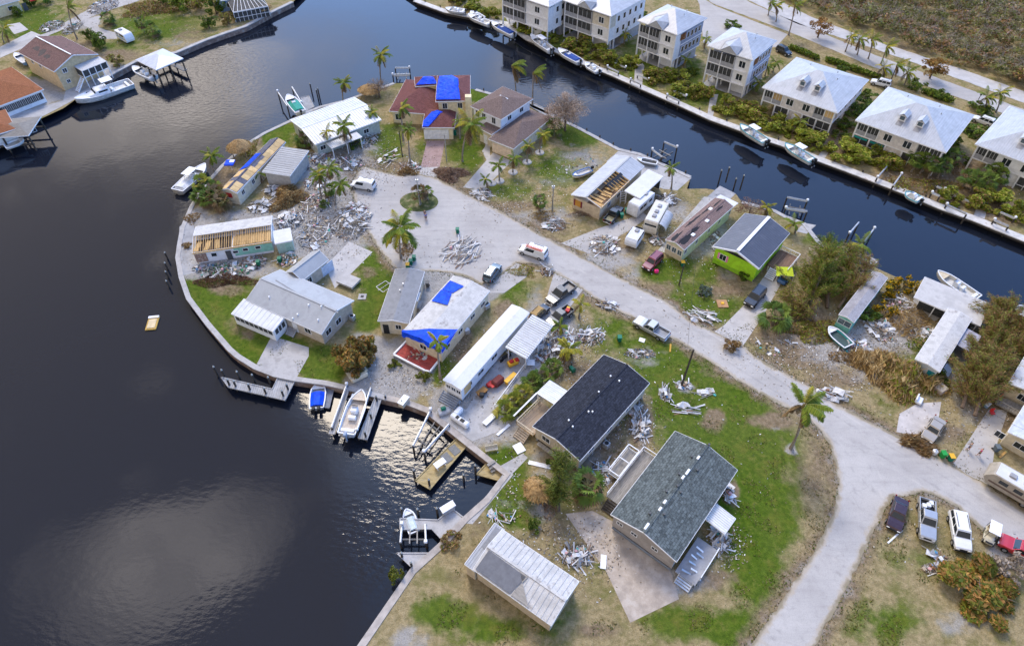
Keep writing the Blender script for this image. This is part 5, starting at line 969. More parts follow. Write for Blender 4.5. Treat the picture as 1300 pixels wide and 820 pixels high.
def tree(label, px, py, h, r, key='green', cat='tree', name='tree', ch=None, z=0., cols=GRN, n=2600, seed=None, group=None, clumps=26, size=None, twig=0, trunk=True, flat=.5):
    s = seed if seed is not None else R.randint(0, 2); t = thing(name, label, cat, G(px, py, z), R.uniform(0, 6.28), group); ch = ch or h*.65
    t.location.z = z
    if trunk: inst('trunk', trunk_mesh(('tr', round(h), s), h*.75, .1+h*.018, 6, s, spread=r*.6), t)
    c = inst('crown', crown((key, s, n), cols, n, 1, 1., clumps, size or .13, s+11*len(key), flat, twig), t, (0, 0, h-ch*.5), (0, 0, R.uniform(0, 6)), (r, r, ch)); return t
def shrub(label, px, py, r, h, key='shrub', cols=OLV, group=None, n=700, name='shrub', cat='shrub'):
    s = R.randint(0, 3); t = thing(name, label, cat, G(px, py), R.uniform(0, 6), group)
    inst('foliage', crown((key, s, n, 'sh'), cols, int(n*1.4), 1, 1, 16, .2, s+5+7*len(key), .65, 20), t, (0, 0, h*.42), (0, 0, 0), (r, r*R.uniform(.8, 1.1), h))
    inst('stem', trunk_mesh(('st', s), .8, .06, 4, s, spread=.5), t, (0, 0, 0), (0, 0, 0), (r*.6, r*.6, h*.6)); return t
def frond_mesh(kind, tone, seed):
    key = ('frond', kind, tone, seed)
    if key in CACHE: return CACHE[key]
    rs = np.random.RandomState(seed*7+len(kind)); el, drop = {'up': (1.1, .9), 'mid': (.55, 1.3), 'low': (-.1, 1.0), 'dead': (-.9, .5)}[kind]; N = 14
    pts = [np.zeros(3)]; a = el
    for i in range(N): pts.append(pts[-1]+np.array([math.cos(a), 0, math.sin(a)])/N); a -= drop/N*1.3
    pts = np.array(pts); cols = {'g': [(.11, .18, .025), (.17, .24, .035), (.23, .27, .04)], 'y': [(.36, .35, .04), (.46, .37, .05), (.24, .26, .04)], 'b': [(.28, .19, .1), (.36, .26, .14), (.2, .13, .07)]}[tone]
    V, F, C = [], [], []
    def quad(p, c): F.append([len(V)+k for k in range(4)]); V.extend(p); C.append(c)
    for i in range(N):
        w = .012*(1-i/N)+.004; p, q = pts[i], pts[i+1]; quad([p-[0, w, 0], p+[0, w, 0], q+[0, w, 0], q-[0, w, 0]], (.3, .27, .1))
        if i < 2: continue
        t = i/N; L = (.07+.19*max(0, math.sin(min(1, t*1.1)*PI))**.7)*rs.uniform(.85, 1.15); fw = (q-p); 
        for sgn in (-1, 1):
            for o in (.1, .43, .76):
                b = p+fw*o; tip = b+np.array([.5*L, sgn*L*.8, -.45*L if kind != 'dead' else -.7*L])*rs.uniform(.8, 1.15); m_ = (b+tip)/2+np.array([0, 0, .05*L]); wv = np.array([.014, -sgn*.006, 0])
                c = np.array(cols[rs.randint(3)])*rs.uniform(.7, 1.3); quad([b-wv, b+wv, m_+wv*.9, m_-wv*.9], c); quad([m_-wv*.9, m_+wv*.9, tip+wv*.1, tip-wv*.1], c)
    CACHE[key] = npmesh('frond', np.array(V), np.array(F), LEAF, np.clip(np.array(C), 0, 1)); return CACHE[key]
def palm_trunk(h, lx, ly, r=.16, seed=0):
    m = MB(); m.tube([(lx*t*t, ly*t*t, h*t) for t in np.linspace(0, 1, 7)], [r*(1.5 if t == 0 else 1.05-.35*t) for t in np.linspace(0, 1, 7)], 8); return m.mesh('trunk', BARK)
def palm(label, px, py, tx=None, ty=None, r=2.4, h=None, nf=16, dead=.2, yel=.2, wind=None, bias=0., group='palms'):
    """coconut palm: base pixel, crown pixel (or height); every frond a part"""
    b = G(px, py)
    if tx is not None:
        h = h or 5.; best = None
        for k in range(20, 140):                      # the height at which the crown pixel stands nearly above the base
            q = G(tx, ty, k/10); d = abs(q.y-b.y)
            if best is None or d < best[0]: best = (d, k/10, q)
        h = best[1]; lx, ly = best[2].x-b.x, best[2].y-b.y
    else: lx = ly = 0
    t = thing('palm_tree', label, 'palm tree', b, 0, group); inst('trunk', palm_trunk(h, lx, ly, .13+.006*h), t); top = (lx, ly, h)
    a0 = R.uniform(0, 6)
    for i in range(nf):
        u = (i+.5)/nf; kind = 'up' if u < .3 else 'mid' if u < .62 else 'low' if u < 1-dead else 'dead'
        a = a0+i*2.4+R.uniform(-.25, .25)
        if wind is not None: d = (a-wind+PI) % (2*PI)-PI; a = wind+d*(1-bias)
        tone = 'b' if kind == 'dead' else ('y' if R.random() < yel else 'g')
        inst('frond', frond_mesh(kind, tone, R.randint(0, 2)), t, top, (0, R.uniform(-.15, .15), a), r*1.15*R.uniform(.8, 1.15))
    inst('crownshaft', CACHE.setdefault('shaft', MB().tube([(0, 0, -.5), (0, 0, 0), (0, 0, .35)], [.16, .2, .06], 7).mesh('crownshaft', mat('palm_boot', (.2, .16, .06)))), t, top); return t
def fanpalm(label, px, py, h, r=1.6, tone='g', group='palms', dead=.25):
    s = R.randint(0, 2); key = ('fan', tone, s, dead)
    if key not in CACHE:
        rs = np.random.RandomState(s+3); V, F, C = [], [], []; cols = {'g': [(.12, .18, .035), (.16, .22, .04), (.08, .14, .03)], 'y': [(.27, .3, .04), (.21, .25, .04), (.34, .3, .06)], 'b': [(.2, .14, .07), (.15, .1, .05), (.12, .12, .04)]}[tone]
        for i in range(34):
            a = rs.uniform(0, 2*PI); el = rs.uniform(-.9, 1.3); dd = el < -.5 or rs.rand() < dead*.4; d = np.array([math.cos(a)*math.cos(el), math.sin(a)*math.cos(el), math.sin(el)]); b = d*rs.uniform(.4, .6); s1 = np.cross(d, [0, 0, 1.]); s1 /= np.linalg.norm(s1); up = np.cross(s1, d)
            c0 = np.array([(.22, .16, .09), (.17, .11, .06)][rs.randint(2)] if dd else cols[rs.randint(3)])
            F.append([len(V)+k for k in range(4)]); V += [-s1*.012, s1*.012, b+s1*.012, b-s1*.012]; C.append((.2, .18, .08))
            for k in range(9):
                f = (k-4)/4*1.25; v = d*math.cos(f)+s1*math.sin(f); L = .5*rs.uniform(.8, 1.1); e = b+v*L-np.array([0, 0, .14+.1*abs(f)])*L*1.5; w = np.cross(v, up)*.05; m_ = b+v*L*.55
                F.append([len(V)+k2 for k2 in range(4)]); V += [b, m_+w, e, m_-w]; C.append(c0*rs.uniform(.75, 1.3))
        CACHE[key] = npmesh('crown', np.array(V), np.array(F), LEAF, np.clip(np.array(C), 0, 1))
    t = thing('fan_palm', label, 'palm tree', G(px, py), R.uniform(0, 6), group)
    if h > .6: inst('trunk', palm_trunk(h, R.uniform(-.2, .2)*h*.3, 0, .17), t)
    inst('crown', CACHE[key], t, (0, 0, max(h, .5)), (0, 0, 0), r); return t
def brush(label, px, py, rx, ry, h, cols=BRN, n=1400, name='brush_pile', cat='brush pile', d=None, size=.7, asp=.05, leaf=.3, up=.2, stuff=False, seed=None):
    """heap of broken branches: long thin twigs and dead leaves over an oval of pixels"""
    c = G(px, py); ex = (G(px+rx, py)-c).length; ey = (G(px, py-ry)-c).length; rs = np.random.RandomState(int(px*7+py) % 9999)
    k = int(n*leaf); th = rs.uniform(0, 2*PI, n); q = np.sqrt(rs.uniform(0, 1, n)); lob = 1+.28*np.sin(th*3+px)+.15*np.sin(th*5+py); x = q*np.cos(th)*ex*lob; y = q*np.sin(th)*ey*lob; zz = (1-q**2)*h*(.5+.5*np.sin(x*1.3+py)*np.cos(y*1.1+px)+.3)*rs.uniform(.15, 1, n)+.05
    P = np.stack([x, y, np.abs(zz)], 1); D = None
    if d is not None: D = np.tile(np.array([math.cos(d), math.sin(d), up]), (n-k, 1))
    a = leafquads(P[k:], size, cols, rs, .5, asp, D); b = leafquads(P[:k], size*.45, cols, rs, .2, .6)
    o = bpy.data.objects.new(name, npmesh(name, *joinq([a, b])[:2], LEAF, joinq([a, b])[2])); COL.objects.link(o); o.location = c; return tag(o, label, cat, None, 'stuff' if stuff else None)
def casuarina(label, p0, p1, h0, h1, r, cols, n=5000, name='fallen_pine', cat='tree', seed=1, z=0.):
    """feathery tree leaning or fallen from pixel p0 (root) to p1 (top)"""
    a = G(*p0); b = G(*p1, h1)+Vector((0, 0, 0)); t = thing(name, label, cat, a); A = Vector((0, 0, h0)); B = b-a; rs = np.random.RandomState(seed)
    m = MB(); m.tube([A, A.lerp(B, .4)+Vector((0, 0, .3)), B], [.28, .2, .05], 7)
    P, D = [], []; nb = 64; ax = (B-A).normalized(); L = (B-A).length
    for i in range(nb):
        u = rs.uniform(.12, 1); base = A.lerp(B, u); v = Vector(rs.normal(size=3)); v = (v-ax*v.dot(ax)); v = (v.normalized()*rs.uniform(.5, 1)+ax*.55); v.z = v.z*.7+.1; l = r*(1.1-u*.65)*rs.uniform(.6, 1.25); e = base+v*l
        if e.z < .15: e.z = .15+rs.rand()*.5
        m.tube([base, base.lerp(e, .5)+Vector((0, 0, .1)), e], [.05, .03, .01], 4, False); k = max(8, int(n/nb*l/r*1.3))
        for _ in range(k):
            w = rs.uniform(.2, 1.05); q = base.lerp(e, w)+Vector(rs.normal(size=3))*.22; P.append(q); D.append(v.normalized()+Vector((0, 0, -.5)))
    m.build('trunk', BARK2, t); V, F, C = leafquads(np.array(P), .55, cols, rs, 0, .13, np.array(D)); inst('crown', npmesh('crown', V, F, LEAF, C), t); return t
# --- palms round the cul-de-sac
palm('tall dark palm on the north shore left of the maroon roofed house', 484, 106, 483, 70, 2.6, wind=0, dead=.25)
palm('palm between the white metal roof and the north canal', 436, 130, 436, 106, 2.1, dead=.4)
palm('small bright palm on the west seawall beside the tiki hut', 272, 218, 268, 198, 2.2, dead=.15)
palm('tall windswept palm behind the brown roofed house, left of the two', 655, 120, 650, 84, 3.4, wind=-.2, bias=.75, dead=.35, nf=11)
palm('thin windswept palm on the canal edge behind the brown roofed house', 676, 134, 677, 93, 2.9, wind=.1, bias=.7, nf=9, dead=.3)
palm('palm with drooping fronds at the maroon house left wall', 512, 178, 510, 137, 2.3, wind=0, bias=.4, nf=11)
palm('bright palm with white painted trunk on the lawn before the maroon house', 521, 208, 518, 165, 1.8, dead=.1)
palm('large yellowing coconut palm between the pink and the pale driveway', 587, 205, 597, 158, 3.4, dead=.35, yel=.55, nf=18)
palm('small dark palm beside the cream garage', 584, 176, 582, 153, 1.6, dead=.1, nf=9)
palm('yellow palm with a white ringed base by the brown roof garage wall', 685, 194, 690, 171, 1.9, yel=.8)
palm('small yellow brown palm with a white ringed base nearest the brown roof garage', 669, 206, 671, 186, 1.7, yel=.6, dead=.4)
fanpalm('bushy fan palm against the right end of the brown roof', 703, 172, 2., 2.4)
palm('young palm in a white ring, first from the street on the pale driveway', 624, 233, 616, 228, 1.5, nf=10, dead=.05, yel=.05)
palm('young palm in a white ring, second from the street on the pale driveway', 634, 230, 633, 210, 1.8, nf=11, dead=.05, yel=.05)
palm('young palm in a white ring, highest up beside the pale driveway', 651, 219, 653, 201, 1.8, nf=11, dead=.05, yel=.05)
for i, (x, y) in enumerate(((634, 230), (651, 219), (624, 233), (669, 206), (685, 194))):
    o = MB().tube([G(x, y)*0+Vector((0, 0, 0)), Vector((0, 0, .16))], [1.0, .9], 14).build('tree_ring', CONC); o.location = G(x, y); tag(o, ['white concrete ring round the second young palm on the pale driveway', 'white concrete ring round the highest young palm on the pale driveway', 'white concrete ring round the young palm nearest the street', 'white concrete ring round the small yellow brown palm', 'white concrete ring round the yellow palm by the garage wall'][i], 'tree ring', 'tree rings')
fanpalm('brown tufted palm on the round traffic island, the taller one', 534, 259, 2.6, 1.9, 'b'); fanpalm('green tufted palm on the right half of the traffic island', 543, 254, 2.0, 1.4, 'g')
palm('large green coconut palm left of the white plank heap', 509, 328, 508, 290, 3.6, nf=18, dead=.15, yel=.25)
fanpalm('fan palm beside the brown pole at the street verge lot', 685, 268, 2.3, 1.7)
palm('palm on the concrete slab behind the open roofed house', 852, 240, 852, 214, 1.7, nf=10)
palm('slender palm in the brush before the white metal roof carport', 408, 250, 405, 222, 1.9); palm('leaning palm in the overgrown clump by the white van', 414, 252, 418, 214, 2.2, dead=.3); palm('palm on the right of the overgrown clump by the white van', 426, 260, 432, 234, 1.9)
fanpalm('low bright palm sprout at the foot of the overgrown clump', 412, 262, .5, 1.1, 'g'); fanpalm('fan palm in the middle of the overgrown clump', 420, 250, 1.6, 1.5, 'g')
palm('tall palm with hanging dead fronds in front of the white metal roof', 444, 192, 436, 160, 2.6, dead=.4); palm('small palm at the right end of the white metal roof', 477, 163, 472, 143, 1.8); palm('thin palm with few fronds at the white metal roof eave', 407, 192, 414, 168, 1.9, nf=8, yel=.6)
fanpalm('bushy fan palm at the left end of the white metal roof', 388, 186, 1.4, 2.3); fanpalm('wide green bush palm by the white rubble under the white metal roof', 452, 186, .6, 2.)
palm('brown palm at the side wall of the plywood patched house', 330, 228, 328, 220, 1.7, dead=.6, nf=10)
for i, (x, y, k) in enumerate(((258, 256, 'g'), (268, 262, 'g'), (280, 258, 'b'), (262, 246, 'y'), (274, 250, 'g'), (286, 268, 'b'))): fanpalm(['green palm at the left end of the west seawall thicket', 'tallest green palm in the middle of the west seawall thicket', 'brown dead palm right of the west thicket by the cream wall', 'yellowing palm at the top left of the west seawall thicket', 'upper green palm of the west seawall thicket', 'brown palm lowest in the west seawall thicket'][i], x, y, 1.6+.3*i % 1, 2.2, k, 'palms in the west seawall thicket')
palm('slim palm rising in front of the blue tarped wall', 559, 480, 555, 434, 1.7, nf=10, dead=.2)
for i, (x, y) in enumerate(((700, 472), (688, 485), (676, 490), (663, 505), (652, 515), (641, 526))): fanpalm(['dense palm', 'bushy palm', 'leafy palm', 'broad palm', 'yellow green palm', 'last low palm'][i]+' in the green row beside the white carport home, '+['topmost', 'second from the top', 'third from the top', 'fourth from the top', 'fifth from the top', 'nearest the water'][i], x, y, .9, 1.9, 'y' if i > 2 else 'g', 'palms along the side yard')
palm('small green palm by the black and red pickup', 713, 424, 711, 414, 1.5, nf=10, dead=.05); palm('drooping yellow palm among the white rubble by the carport', 725, 455, 722, 443, 2., yel=.7, dead=.4); palm('yellow palm with two drooping heads at the street verge', 735, 404, 737, 386, 1.5, yel=.9, nf=7)
palm('battered tall coconut palm on the big lawn by the street', 1004, 569, 1020, 515, 3.0, dead=.4, yel=.4, wind=.3, bias=.35, nf=16)
palm('palm on the slab beside the lime green house', 1009, 296, 1008, 284, 1.9, nf=10); palm('palm above the tangled trees by the white boat lift', 1094, 326, 1093, 311, 2.4, nf=11, dead=.1); palm('yellow palm between the canal and the brown roofed mobile home', 974, 272, 974, 263, 1.7, yel=.8, nf=10)
fanpalm('wide fan palm at the corner of the lime house driveway', 980, 412, 1.8, 3.0); fanpalm('broad fan palm beside the dark pine at the charcoal roofed house', 745, 628, 2.2, 2.7)
for i, (bx, by, tx, ty) in enumerate(((985, 28, 985, 8), (975, 20, 978, 4), (1001, 45, 1009, 8), (1073, 66, 1080, 47), (1088, 70, 1091, 50), (1102, 75, 1107, 50), (1118, 82, 1126, 60), (1131, 102, 1139, 83), (1148, 108, 1152, 92), (1118, 102, 1122, 86), (1264, 143, 1270, 118), (1250, 142, 1252, 124))):
    palm(['windswept palm at the start of the sandy road by the mangroves', 'leftmost windswept palm on the sandy road', 'tall windswept palm standing alone beside the sandy road', 'first palm of the row between the two pale roads', 'second palm of the row between the two pale roads', 'third and tallest palm of the row between the two pale roads', 'last palm of the row between the two pale roads', 'palm over the hedge behind the teal blind house', 'right palm over the hedge behind the teal blind house', 'yellow palm over the hedge behind the white suv', 'palm by the mailbox at the right end of the pale road', 'yellow palm behind the last stilt house'][i], bx, by, tx, ty, 2.4, wind=.1, bias=.4, yel=.5, nf=12)
for i, (x, y) in enumerate(((1157, 218), (1168, 220), (1178, 226), (1190, 226), (1150, 206), (1198, 214), (1185, 214))): fanpalm('sabal palm '+['lowest on the left of', 'second from the left in', 'low in the middle of', 'lowest on the right of', 'highest on the left of', 'farthest right in', 'high in the middle of'][i]+' the clump before the teal blind house', x, y, 2.8+.2*(i % 3), 2., 'g', 'sabal palms before the teal blind house')
for i, (x, y) in enumerate(((1222, 238), (1232, 243), (1246, 246), (1240, 236), (1262, 238), (1254, 232))): fanpalm('sabal palm '+['leftmost in', 'second from the left, low in', 'lowest in the middle of', 'high on the left of', 'rightmost in', 'high in the middle of'][i]+' the clump before the last stilt house', x, y, 2.4+.25*(i % 3), 2., 'g', 'sabal palms before the last stilt house')
for i, (x, y) in enumerate(((869, 88), (894, 62), (960, 118), (981, 92), (971, 97), (1012, 168), (1064, 122), (792, 56))): palm(['small palm beside the blue side wall of the narrow stilt house', 'small palm behind the narrow stilt house', 'palm at the side wall of the stilt house with the porch bay', 'palm at the back corner of the stilt house with the porch bay', 'palm halfway along the stilt house with the porch bay', 'low palm in the canal hedge before the kayak house', 'palm by the back corner of the kayak house', 'palm between the second and third stilt houses'][i], x, y, h=2.6, r=2., nf=11, dead=.1)
palm('tall bent palm by the road behind the tan raised house', 98, 50, 86, 10, 3.2, wind=.5, bias=.6, nf=9, yel=.6, dead=.3); palm('palm on the lawn at the left edge by the road', 5, 54, 5, 38, 2.6, nf=12); fanpalm('left fan palm of the pair on the far bank lawn', 184, 42, 2.8, 2.); fanpalm('right fan palm of the pair on the far bank lawn', 196, 47, 2., 2.5); fanpalm('fan palm beside the road bend on the far bank', 140, 32, 1.8, 2.3)
# --- trees
tree('round rusty leaved tree beside the grey L-shaped house', 455, 462, 4.6, 3.0, 'autumn', cols=RUSTC+[(.26, .2, .08), (.2, .18, .05)], n=7000, ch=4.4, clumps=44, size=.15)
tree('large bare brown crowned tree by the north canal bridge wall', 717, 166, 7., 5.2, 'bare', cols=[(.46, .34, .26), (.54, .42, .33), (.36, .27, .2)], n=7000, twig=500, size=.05, clumps=44)
tree('bare brown tree behind the maroon house left wall', 482, 124, 4.2, 2.5, 'bare2', cols=GREYB, n=1600, twig=200, size=.07); tree('bare pinkish bush tree between the brown roofed trailer and canal', 950, 275, 3., 2.6, 'bare3', cols=[(.3, .18, .13), (.24, .13, .09)], n=1800, twig=160, size=.08)
tree('orange leaved tree beside the pale road', 1180, 100, 5., 3.4, 'orange', cols=[(.3, .17, .05), (.24, .17, .06), (.36, .19, .05)], n=2200); tree('orange leaved tree by the sandy road behind the kayak house', 1038, 48, 4.6, 2.8, 'orange2', cols=[(.32, .17, .05), (.25, .14, .05)], n=1600)
casuarina('dark green pine leaning beside the charcoal roofed house', (708, 648), (712, 580), 0, 8.0, 2.9, [(.13, .18, .03), (.19, .22, .04), (.24, .24, .06), (.09, .12, .03)], 6500, 'pine_tree', seed=4)
casuarina('big green and brown pine leaning over by the lime house', (1024, 394), (1054, 318), .2, 7, 5.2, GRN+OLV+BRN[:2], 12000, 'pine_tree', seed=5)
casuarina('second green brown pine beside the leaning one near the canal', (1050, 392), (1050, 306), .2, 5, 4.6, GRN+GRN+OLV[:2]+BRN[:1], 9000, 'pine_tree', seed=6)
casuarina('fallen brown pine along the left wall of the teal mobile home', (1062, 396), (1104, 332), .8, 3.0, 4.2, BRN+OLV[:1], 9000, seed=7); casuarina('fallen brown pine tangled below the big leaning pine', (1036, 412), (1000, 372), .3, 2.4, 3.4, BRN+OLV[:3], 5000, seed=12)
casuarina('brownish pine top sagging toward the white lift arms', (1072, 372), (1080, 314), .4, 4.2, 3.6, BRN+OLV+GRN[:1], 7000, seed=13)
RB = [(.3, .17, .08), (.36, .22, .1), (.24, .14, .065), (.28, .27, .06), (.2, .24, .05), (.24, .27, .05)]
for i, (a, b_, s) in enumerate((((1234, 532), (1258, 458), 8), ((1218, 522), (1244, 440), 9), ((1262, 462), (1286, 386), 10), ((1248, 476), (1270, 402), 11), ((1282, 470), (1302, 410), 14), ((1244, 506), (1278, 452), 15), ((1262, 432), (1270, 384), 16))):
    casuarina(['lowest fallen brown pine in the belt right of the T driveway', 'left brown pine of the belt beside the white roofed trailer', 'topmost fallen brown pine reaching the canal at the right', 'middle brown pine of the belt near the right edge', 'brown pine of the belt touching the right picture edge', 'brown pine between the belt middle and the pale trailer roof', 'short brown pine at the canal corner of the belt'][i], a, b_, .8, 4., 4.2, RB, 8500, seed=s)
for i, (x, y) in enumerate(((1128, 372), (1146, 366))): shrub(['yellow flowering bush nearest the teal mobile home', 'yellow flowering bush by the canal corner'][i], x, y, 2.0, 2.0, 'yel', YELF, n=900)
shrub('yellow flowering bush in the white rubble below the teal trailer', 1120, 398, 1.9, 1.6, 'yel', YELF, n=900)
for i, (x, y, r, h) in enumerate(((545, 472, .9, .8), (577, 479, 1.1, .9))):
    pass
shrub('round bright green bush at the left corner of the red patio', 501, 464, 1.1, 1.1, 'bright', YGR); shrub('round bright green bush at the right corner of the red patio', 537, 480, 1.2, 1.1, 'bright', YGR)
shrub('blue grey round bush on the lawn before the cream trailer', 893, 372, 1.4, 1.3, 'blue', [(.12, .16, .13), (.16, .2, .17)]); shrub('dark bush at the lime house front corner', 942, 353, 1.2, 1.4, 'dark', GRN); shrub('small dark round bush by the blue grey path at the bottom lawn', 678, 668, 1., 1., 'dark', GRN)
shrub('low green bush by the charcoal roofed house steps', 697, 588, .6, .7, 'dark', GRN); shrub('grey green bush in front of the L-shaped sedan lot', 1188, 482, 2.2, 1.4, 'dark', GRN); shrub('green shrub right of the teal mobile home', 1098, 400, 2.6, 1.8, 'dark', GRN); shrub('bush at the left corner of the brown roofed trailer end wall', 868, 322, .8, 1., 'dark', GRN)
shrub('brown scrub on the sand west of the rafter house', 238, 313, 1., .6, 'scrub', BRN); shrub('bare brown scrub on the lower verge by the street', 928, 440, 1.7, 1.6, 'scrub', BRN); shrub('big orange green bush cut by the bottom edge', 1242, 752, 4.6, 1.9, 'autumn2', RUSTC+YGR, n=6000); shrub('bare pale bush beside the red car at the bottom right', 1275, 722, 2.4, 2.0, 'bare5', [(.3, .25, .2), (.36, .3, .24)]); shrub('brown bush at the bottom seawall corner', 576, 686, 1.6, 1., 'scrub', BRN+YGR[:1]); shrub('green plant on the bottom seawall', 503, 733, 1.2, 1.2, 'bright', YGR)
HEDL = ['olive canal shrub '+q for q in ('at the top edge beside the first white boat', 'just below the first moored boat', 'before the farthest left stilt house', 'right of the farthest stilt house path', 'above the masted boat', 'between the masted and the blue covered boat', 'above the blue covered boat', 'before the cream panelled stilt house corner', 'right of the cream panelled stilt house', 'left of the narrow stilt house path', 'at the narrow stilt house lift', 'before the narrow stilt house right post', 'right of the narrow stilt house', 'between the two dark lifts', 'above the second dark lift', 'left of the porch bay house path', 'right of the porch bay house path', 'at the bow of the hard topped boat', 'above the hard topped boat', 'left under the kayak house', 'in the middle under the kayak house', 'right under the kayak house by the path', 'left of the teal blind house path', 'before the teal blind porch', 'below the teal blind porch corner', 'left of the sabal clump shadows', 'beside the dry scrub lift', 'below the last stilt house palms', 'right of the last stilt house path', 'at the right picture edge')]
GAPL = ['dark shrub '+q for q in ('at the left foot of the porch bay house', 'at the left foot of the kayak house', 'at the right foot of the narrow stilt house', 'lowest beside the kayak house wall', 'halfway beside the kayak house wall', 'highest beside the kayak house wall', 'between kayak house and teal blind house front', 'beside the teal blind house right corner', 'right of the teal blind house by the white car', 'below the teal blind house right corner', 'left of the last stilt house porch', 'at the gap front left of the teal blind house', 'on the grey paved yard edge', 'behind the kayak house roof', 'behind the teal blind house roof left', 'behind the teal blind house roof right', 'between the second and third stilt house', 'behind the narrow stilt house', 'left of the mailbox hedge', 'behind the last stilt house roof')]
for i, (x, y, r) in enumerate(((583, 4, 3), (605, 12, 3.6), (627, 20, 3.2), (669, 36, 4.2), (700, 48, 3.6), (732, 60, 4.), (752, 70, 3.6), (772, 78, 3), (786, 83, 2.6), (800, 86, 2.6), (834, 100, 3.2), (858, 104, 3.2), (873, 116, 3.4), (892, 122, 3.), (919, 139, 3.4), (937, 144, 3.2), (955, 149, 3.2), (977, 159, 3.2), (1005, 171, 3.4), (1025, 180, 3.2), (1038, 186, 2.6), (1070, 196, 3.2), (1090, 203, 3.4), (1112, 205, 3), (1128, 214, 2.6), (1205, 256, 2.4), (1236, 260, 2.4), (1268, 262, 3), (1290, 276, 2.6))):
    shrub(HEDL[i], x, y, r*1.15, 2.6, 'hedge', OLV if i % 3 else OLV+BRN[:1], 'shrubs of the canal hedge', 1500)
for i, (x, y, r) in enumerate(((950, 112, 2), (1002, 142, 2.2), (878, 94, 1.8), (1078, 146, 3), (1088, 136, 3), (1098, 126, 2.6), (1066, 176, 2), (1222, 164, 3), (1234, 170, 3), (1212, 204, 3), (1208, 184, 2), (1072, 160, 2.4), (930, 34, 2.6), (1068, 92, 1.8), (1160, 110, 2.4), (1194, 124, 2.4), (800, 40, 2.6), (815, 22, 2.4), (1242, 140, 3), (1258, 158, 3))):
    shrub(GAPL[i], x, y, r, 1.7, 'gap', GRN, 'shrubs beside the stilt houses', 700)
for i, (a, b_) in enumerate((((1003, 62), (1037, 76)), ((1050, 78), (1075, 87)), ((1078, 88), (1118, 102)), ((1172, 118), (1206, 130)))):
    p, q = G(*a), G(*b_); n = 1400; rs = np.random.RandomState(i); u = rs.rand(n); P = np.outer(1-u, p)+np.outer(u, q); o3 = rs.uniform(-1, 1, (n, 3))*[.7, .7, .5]; P = P+o3+[0, 0, .65]-np.array(p)
    t = thing('hedge', ['clipped green hedge behind the stilt house with the porch bay', 'short hedge behind the left part of the kayak house', 'hedge behind the white suv', 'hedge behind the teal blind house'][i], 'hedge', p); V, F, C = leafquads(P, .5, GRN+OLV[:1], rs, .2, .6); inst('foliage', npmesh('foliage', V, F, LEAF, C), t); MB().bar((0, 0, .4), tuple((q-p)*.999+Vector((0, 0, .4))), .9, .7).build('branches', BARK2, t)
for i, (x, y, h, r) in enumerate(((128, 62, 3.4, 2.6), (118, 52, 3., 2.2), (150, 84, 2.6, 2.2), (60, 4, 4, 3), (232, 14, 5, 3.4), (252, 10, 5.5, 3.6), (275, 18, 4.5, 3.), (212, 2, 5, 3.2), (24, 20, 2.4, 1.8), (266, 36, 3., 2.4), (40, 8, 3.4, 2.4), (290, 30, 2.8, 2.2))):
    tree(['green bush tree right of the tan raised house', 'green bush tree behind the tan raised house ridge', 'brown bare bush tree beside the boathouse', 'green tree at the top edge left of the debris pile', 'bushy tree at the top of the far bank lawn', 'tallest bushy tree at the top of the far bank lawn', 'brown tree at the far bank seawall top', 'olive tree at the top edge beside the brush heap', 'small green tree beside the yellow house', 'brown tree at the far bank seawall below the pool cage', 'small tree above the yellow house lawn', 'brown bare tree leaning over the far bank seawall'][i], x, y, h, r, 'far'+'gbo'[i % 3], cols=[GRN, GRN+OLV, BRN+OLV[:2]][0 if i < 2 or i in (3, 8, 10) else 2 if i in (2, 6, 9, 11) else 1], n=2400, ch=h*.85)
# --- casual heaps of golden dry fronds and brown brush
brush('big heap of golden dead palm fronds below the white roofed trailer', 1152, 482, 40, 24, 2.6, GOLD+OLV[:1], 3600, d=.9, size=1.7, asp=.07, leaf=.12); brush('golden dry frond heap left of the bigger one', 1106, 463, 22, 18, 2., GOLD, 1500, d=1.1, size=1.5, asp=.07, leaf=.1); brush('tangle of pale dead branches in the yard of the T shaped slab', 1150, 410, 26, 20, 1.8, GOLD+[(.4, .33, .25)], 900, size=1.7, asp=.04, leaf=.1)
brush('heap of brown branches at the street edge by the tan sedan', 1168, 563, 20, 12, 1.2, BRN+[(.3, .22, .16)], 1500, d=-.3, size=1.5); brush('brown branch pile at the end of the pink driveway', 572, 222, 20, 8, 1.3, [(.3, .2, .14), (.22, .14, .1), (.38, .28, .2)], 1500, d=.1, size=1.4); brush('pile of grey brown brush left of the pink driveway mouth', 518, 219, 12, 5, .9, BRN, 500, size=1.1)
brush('brown dead palm heap in front of the grey metal carport', 366, 252, 19, 15, 2.2, BRN+GOLD[:1], 2200, d=.8, size=1.4, asp=.06); brush('rusty brush bank on the lawn by the green tarp', 285, 356, 38, 8, 1.1, [(.16, .08, .05), (.22, .12, .07), (.1, .06, .04)], 2400, size=.7); brush('brush heap on the far bank road, brown and long', 196, 12, 42, 8, 1.6, BRN+OLV[:1], 2400, size=1.4, leaf=.5)
brush('weedy dead grass by the white van on the street verge', 664, 345, 16, 7, .8, OLV+GOLD, 1000, size=.6); brush('dry brush along the trunk of the leaning pines', 1030, 420, 34, 14, 1.3, BRN+OLV, 2400, size=.9, leaf=.4); brush('brown brush on the sand between the trailers', 1080, 455, 26, 9, .8, BRN, 900, size=.8); brush('dead hedge in front of the open roofed tan house', 745, 272, 22, 4, .9, GREYB, 900, size=.6)
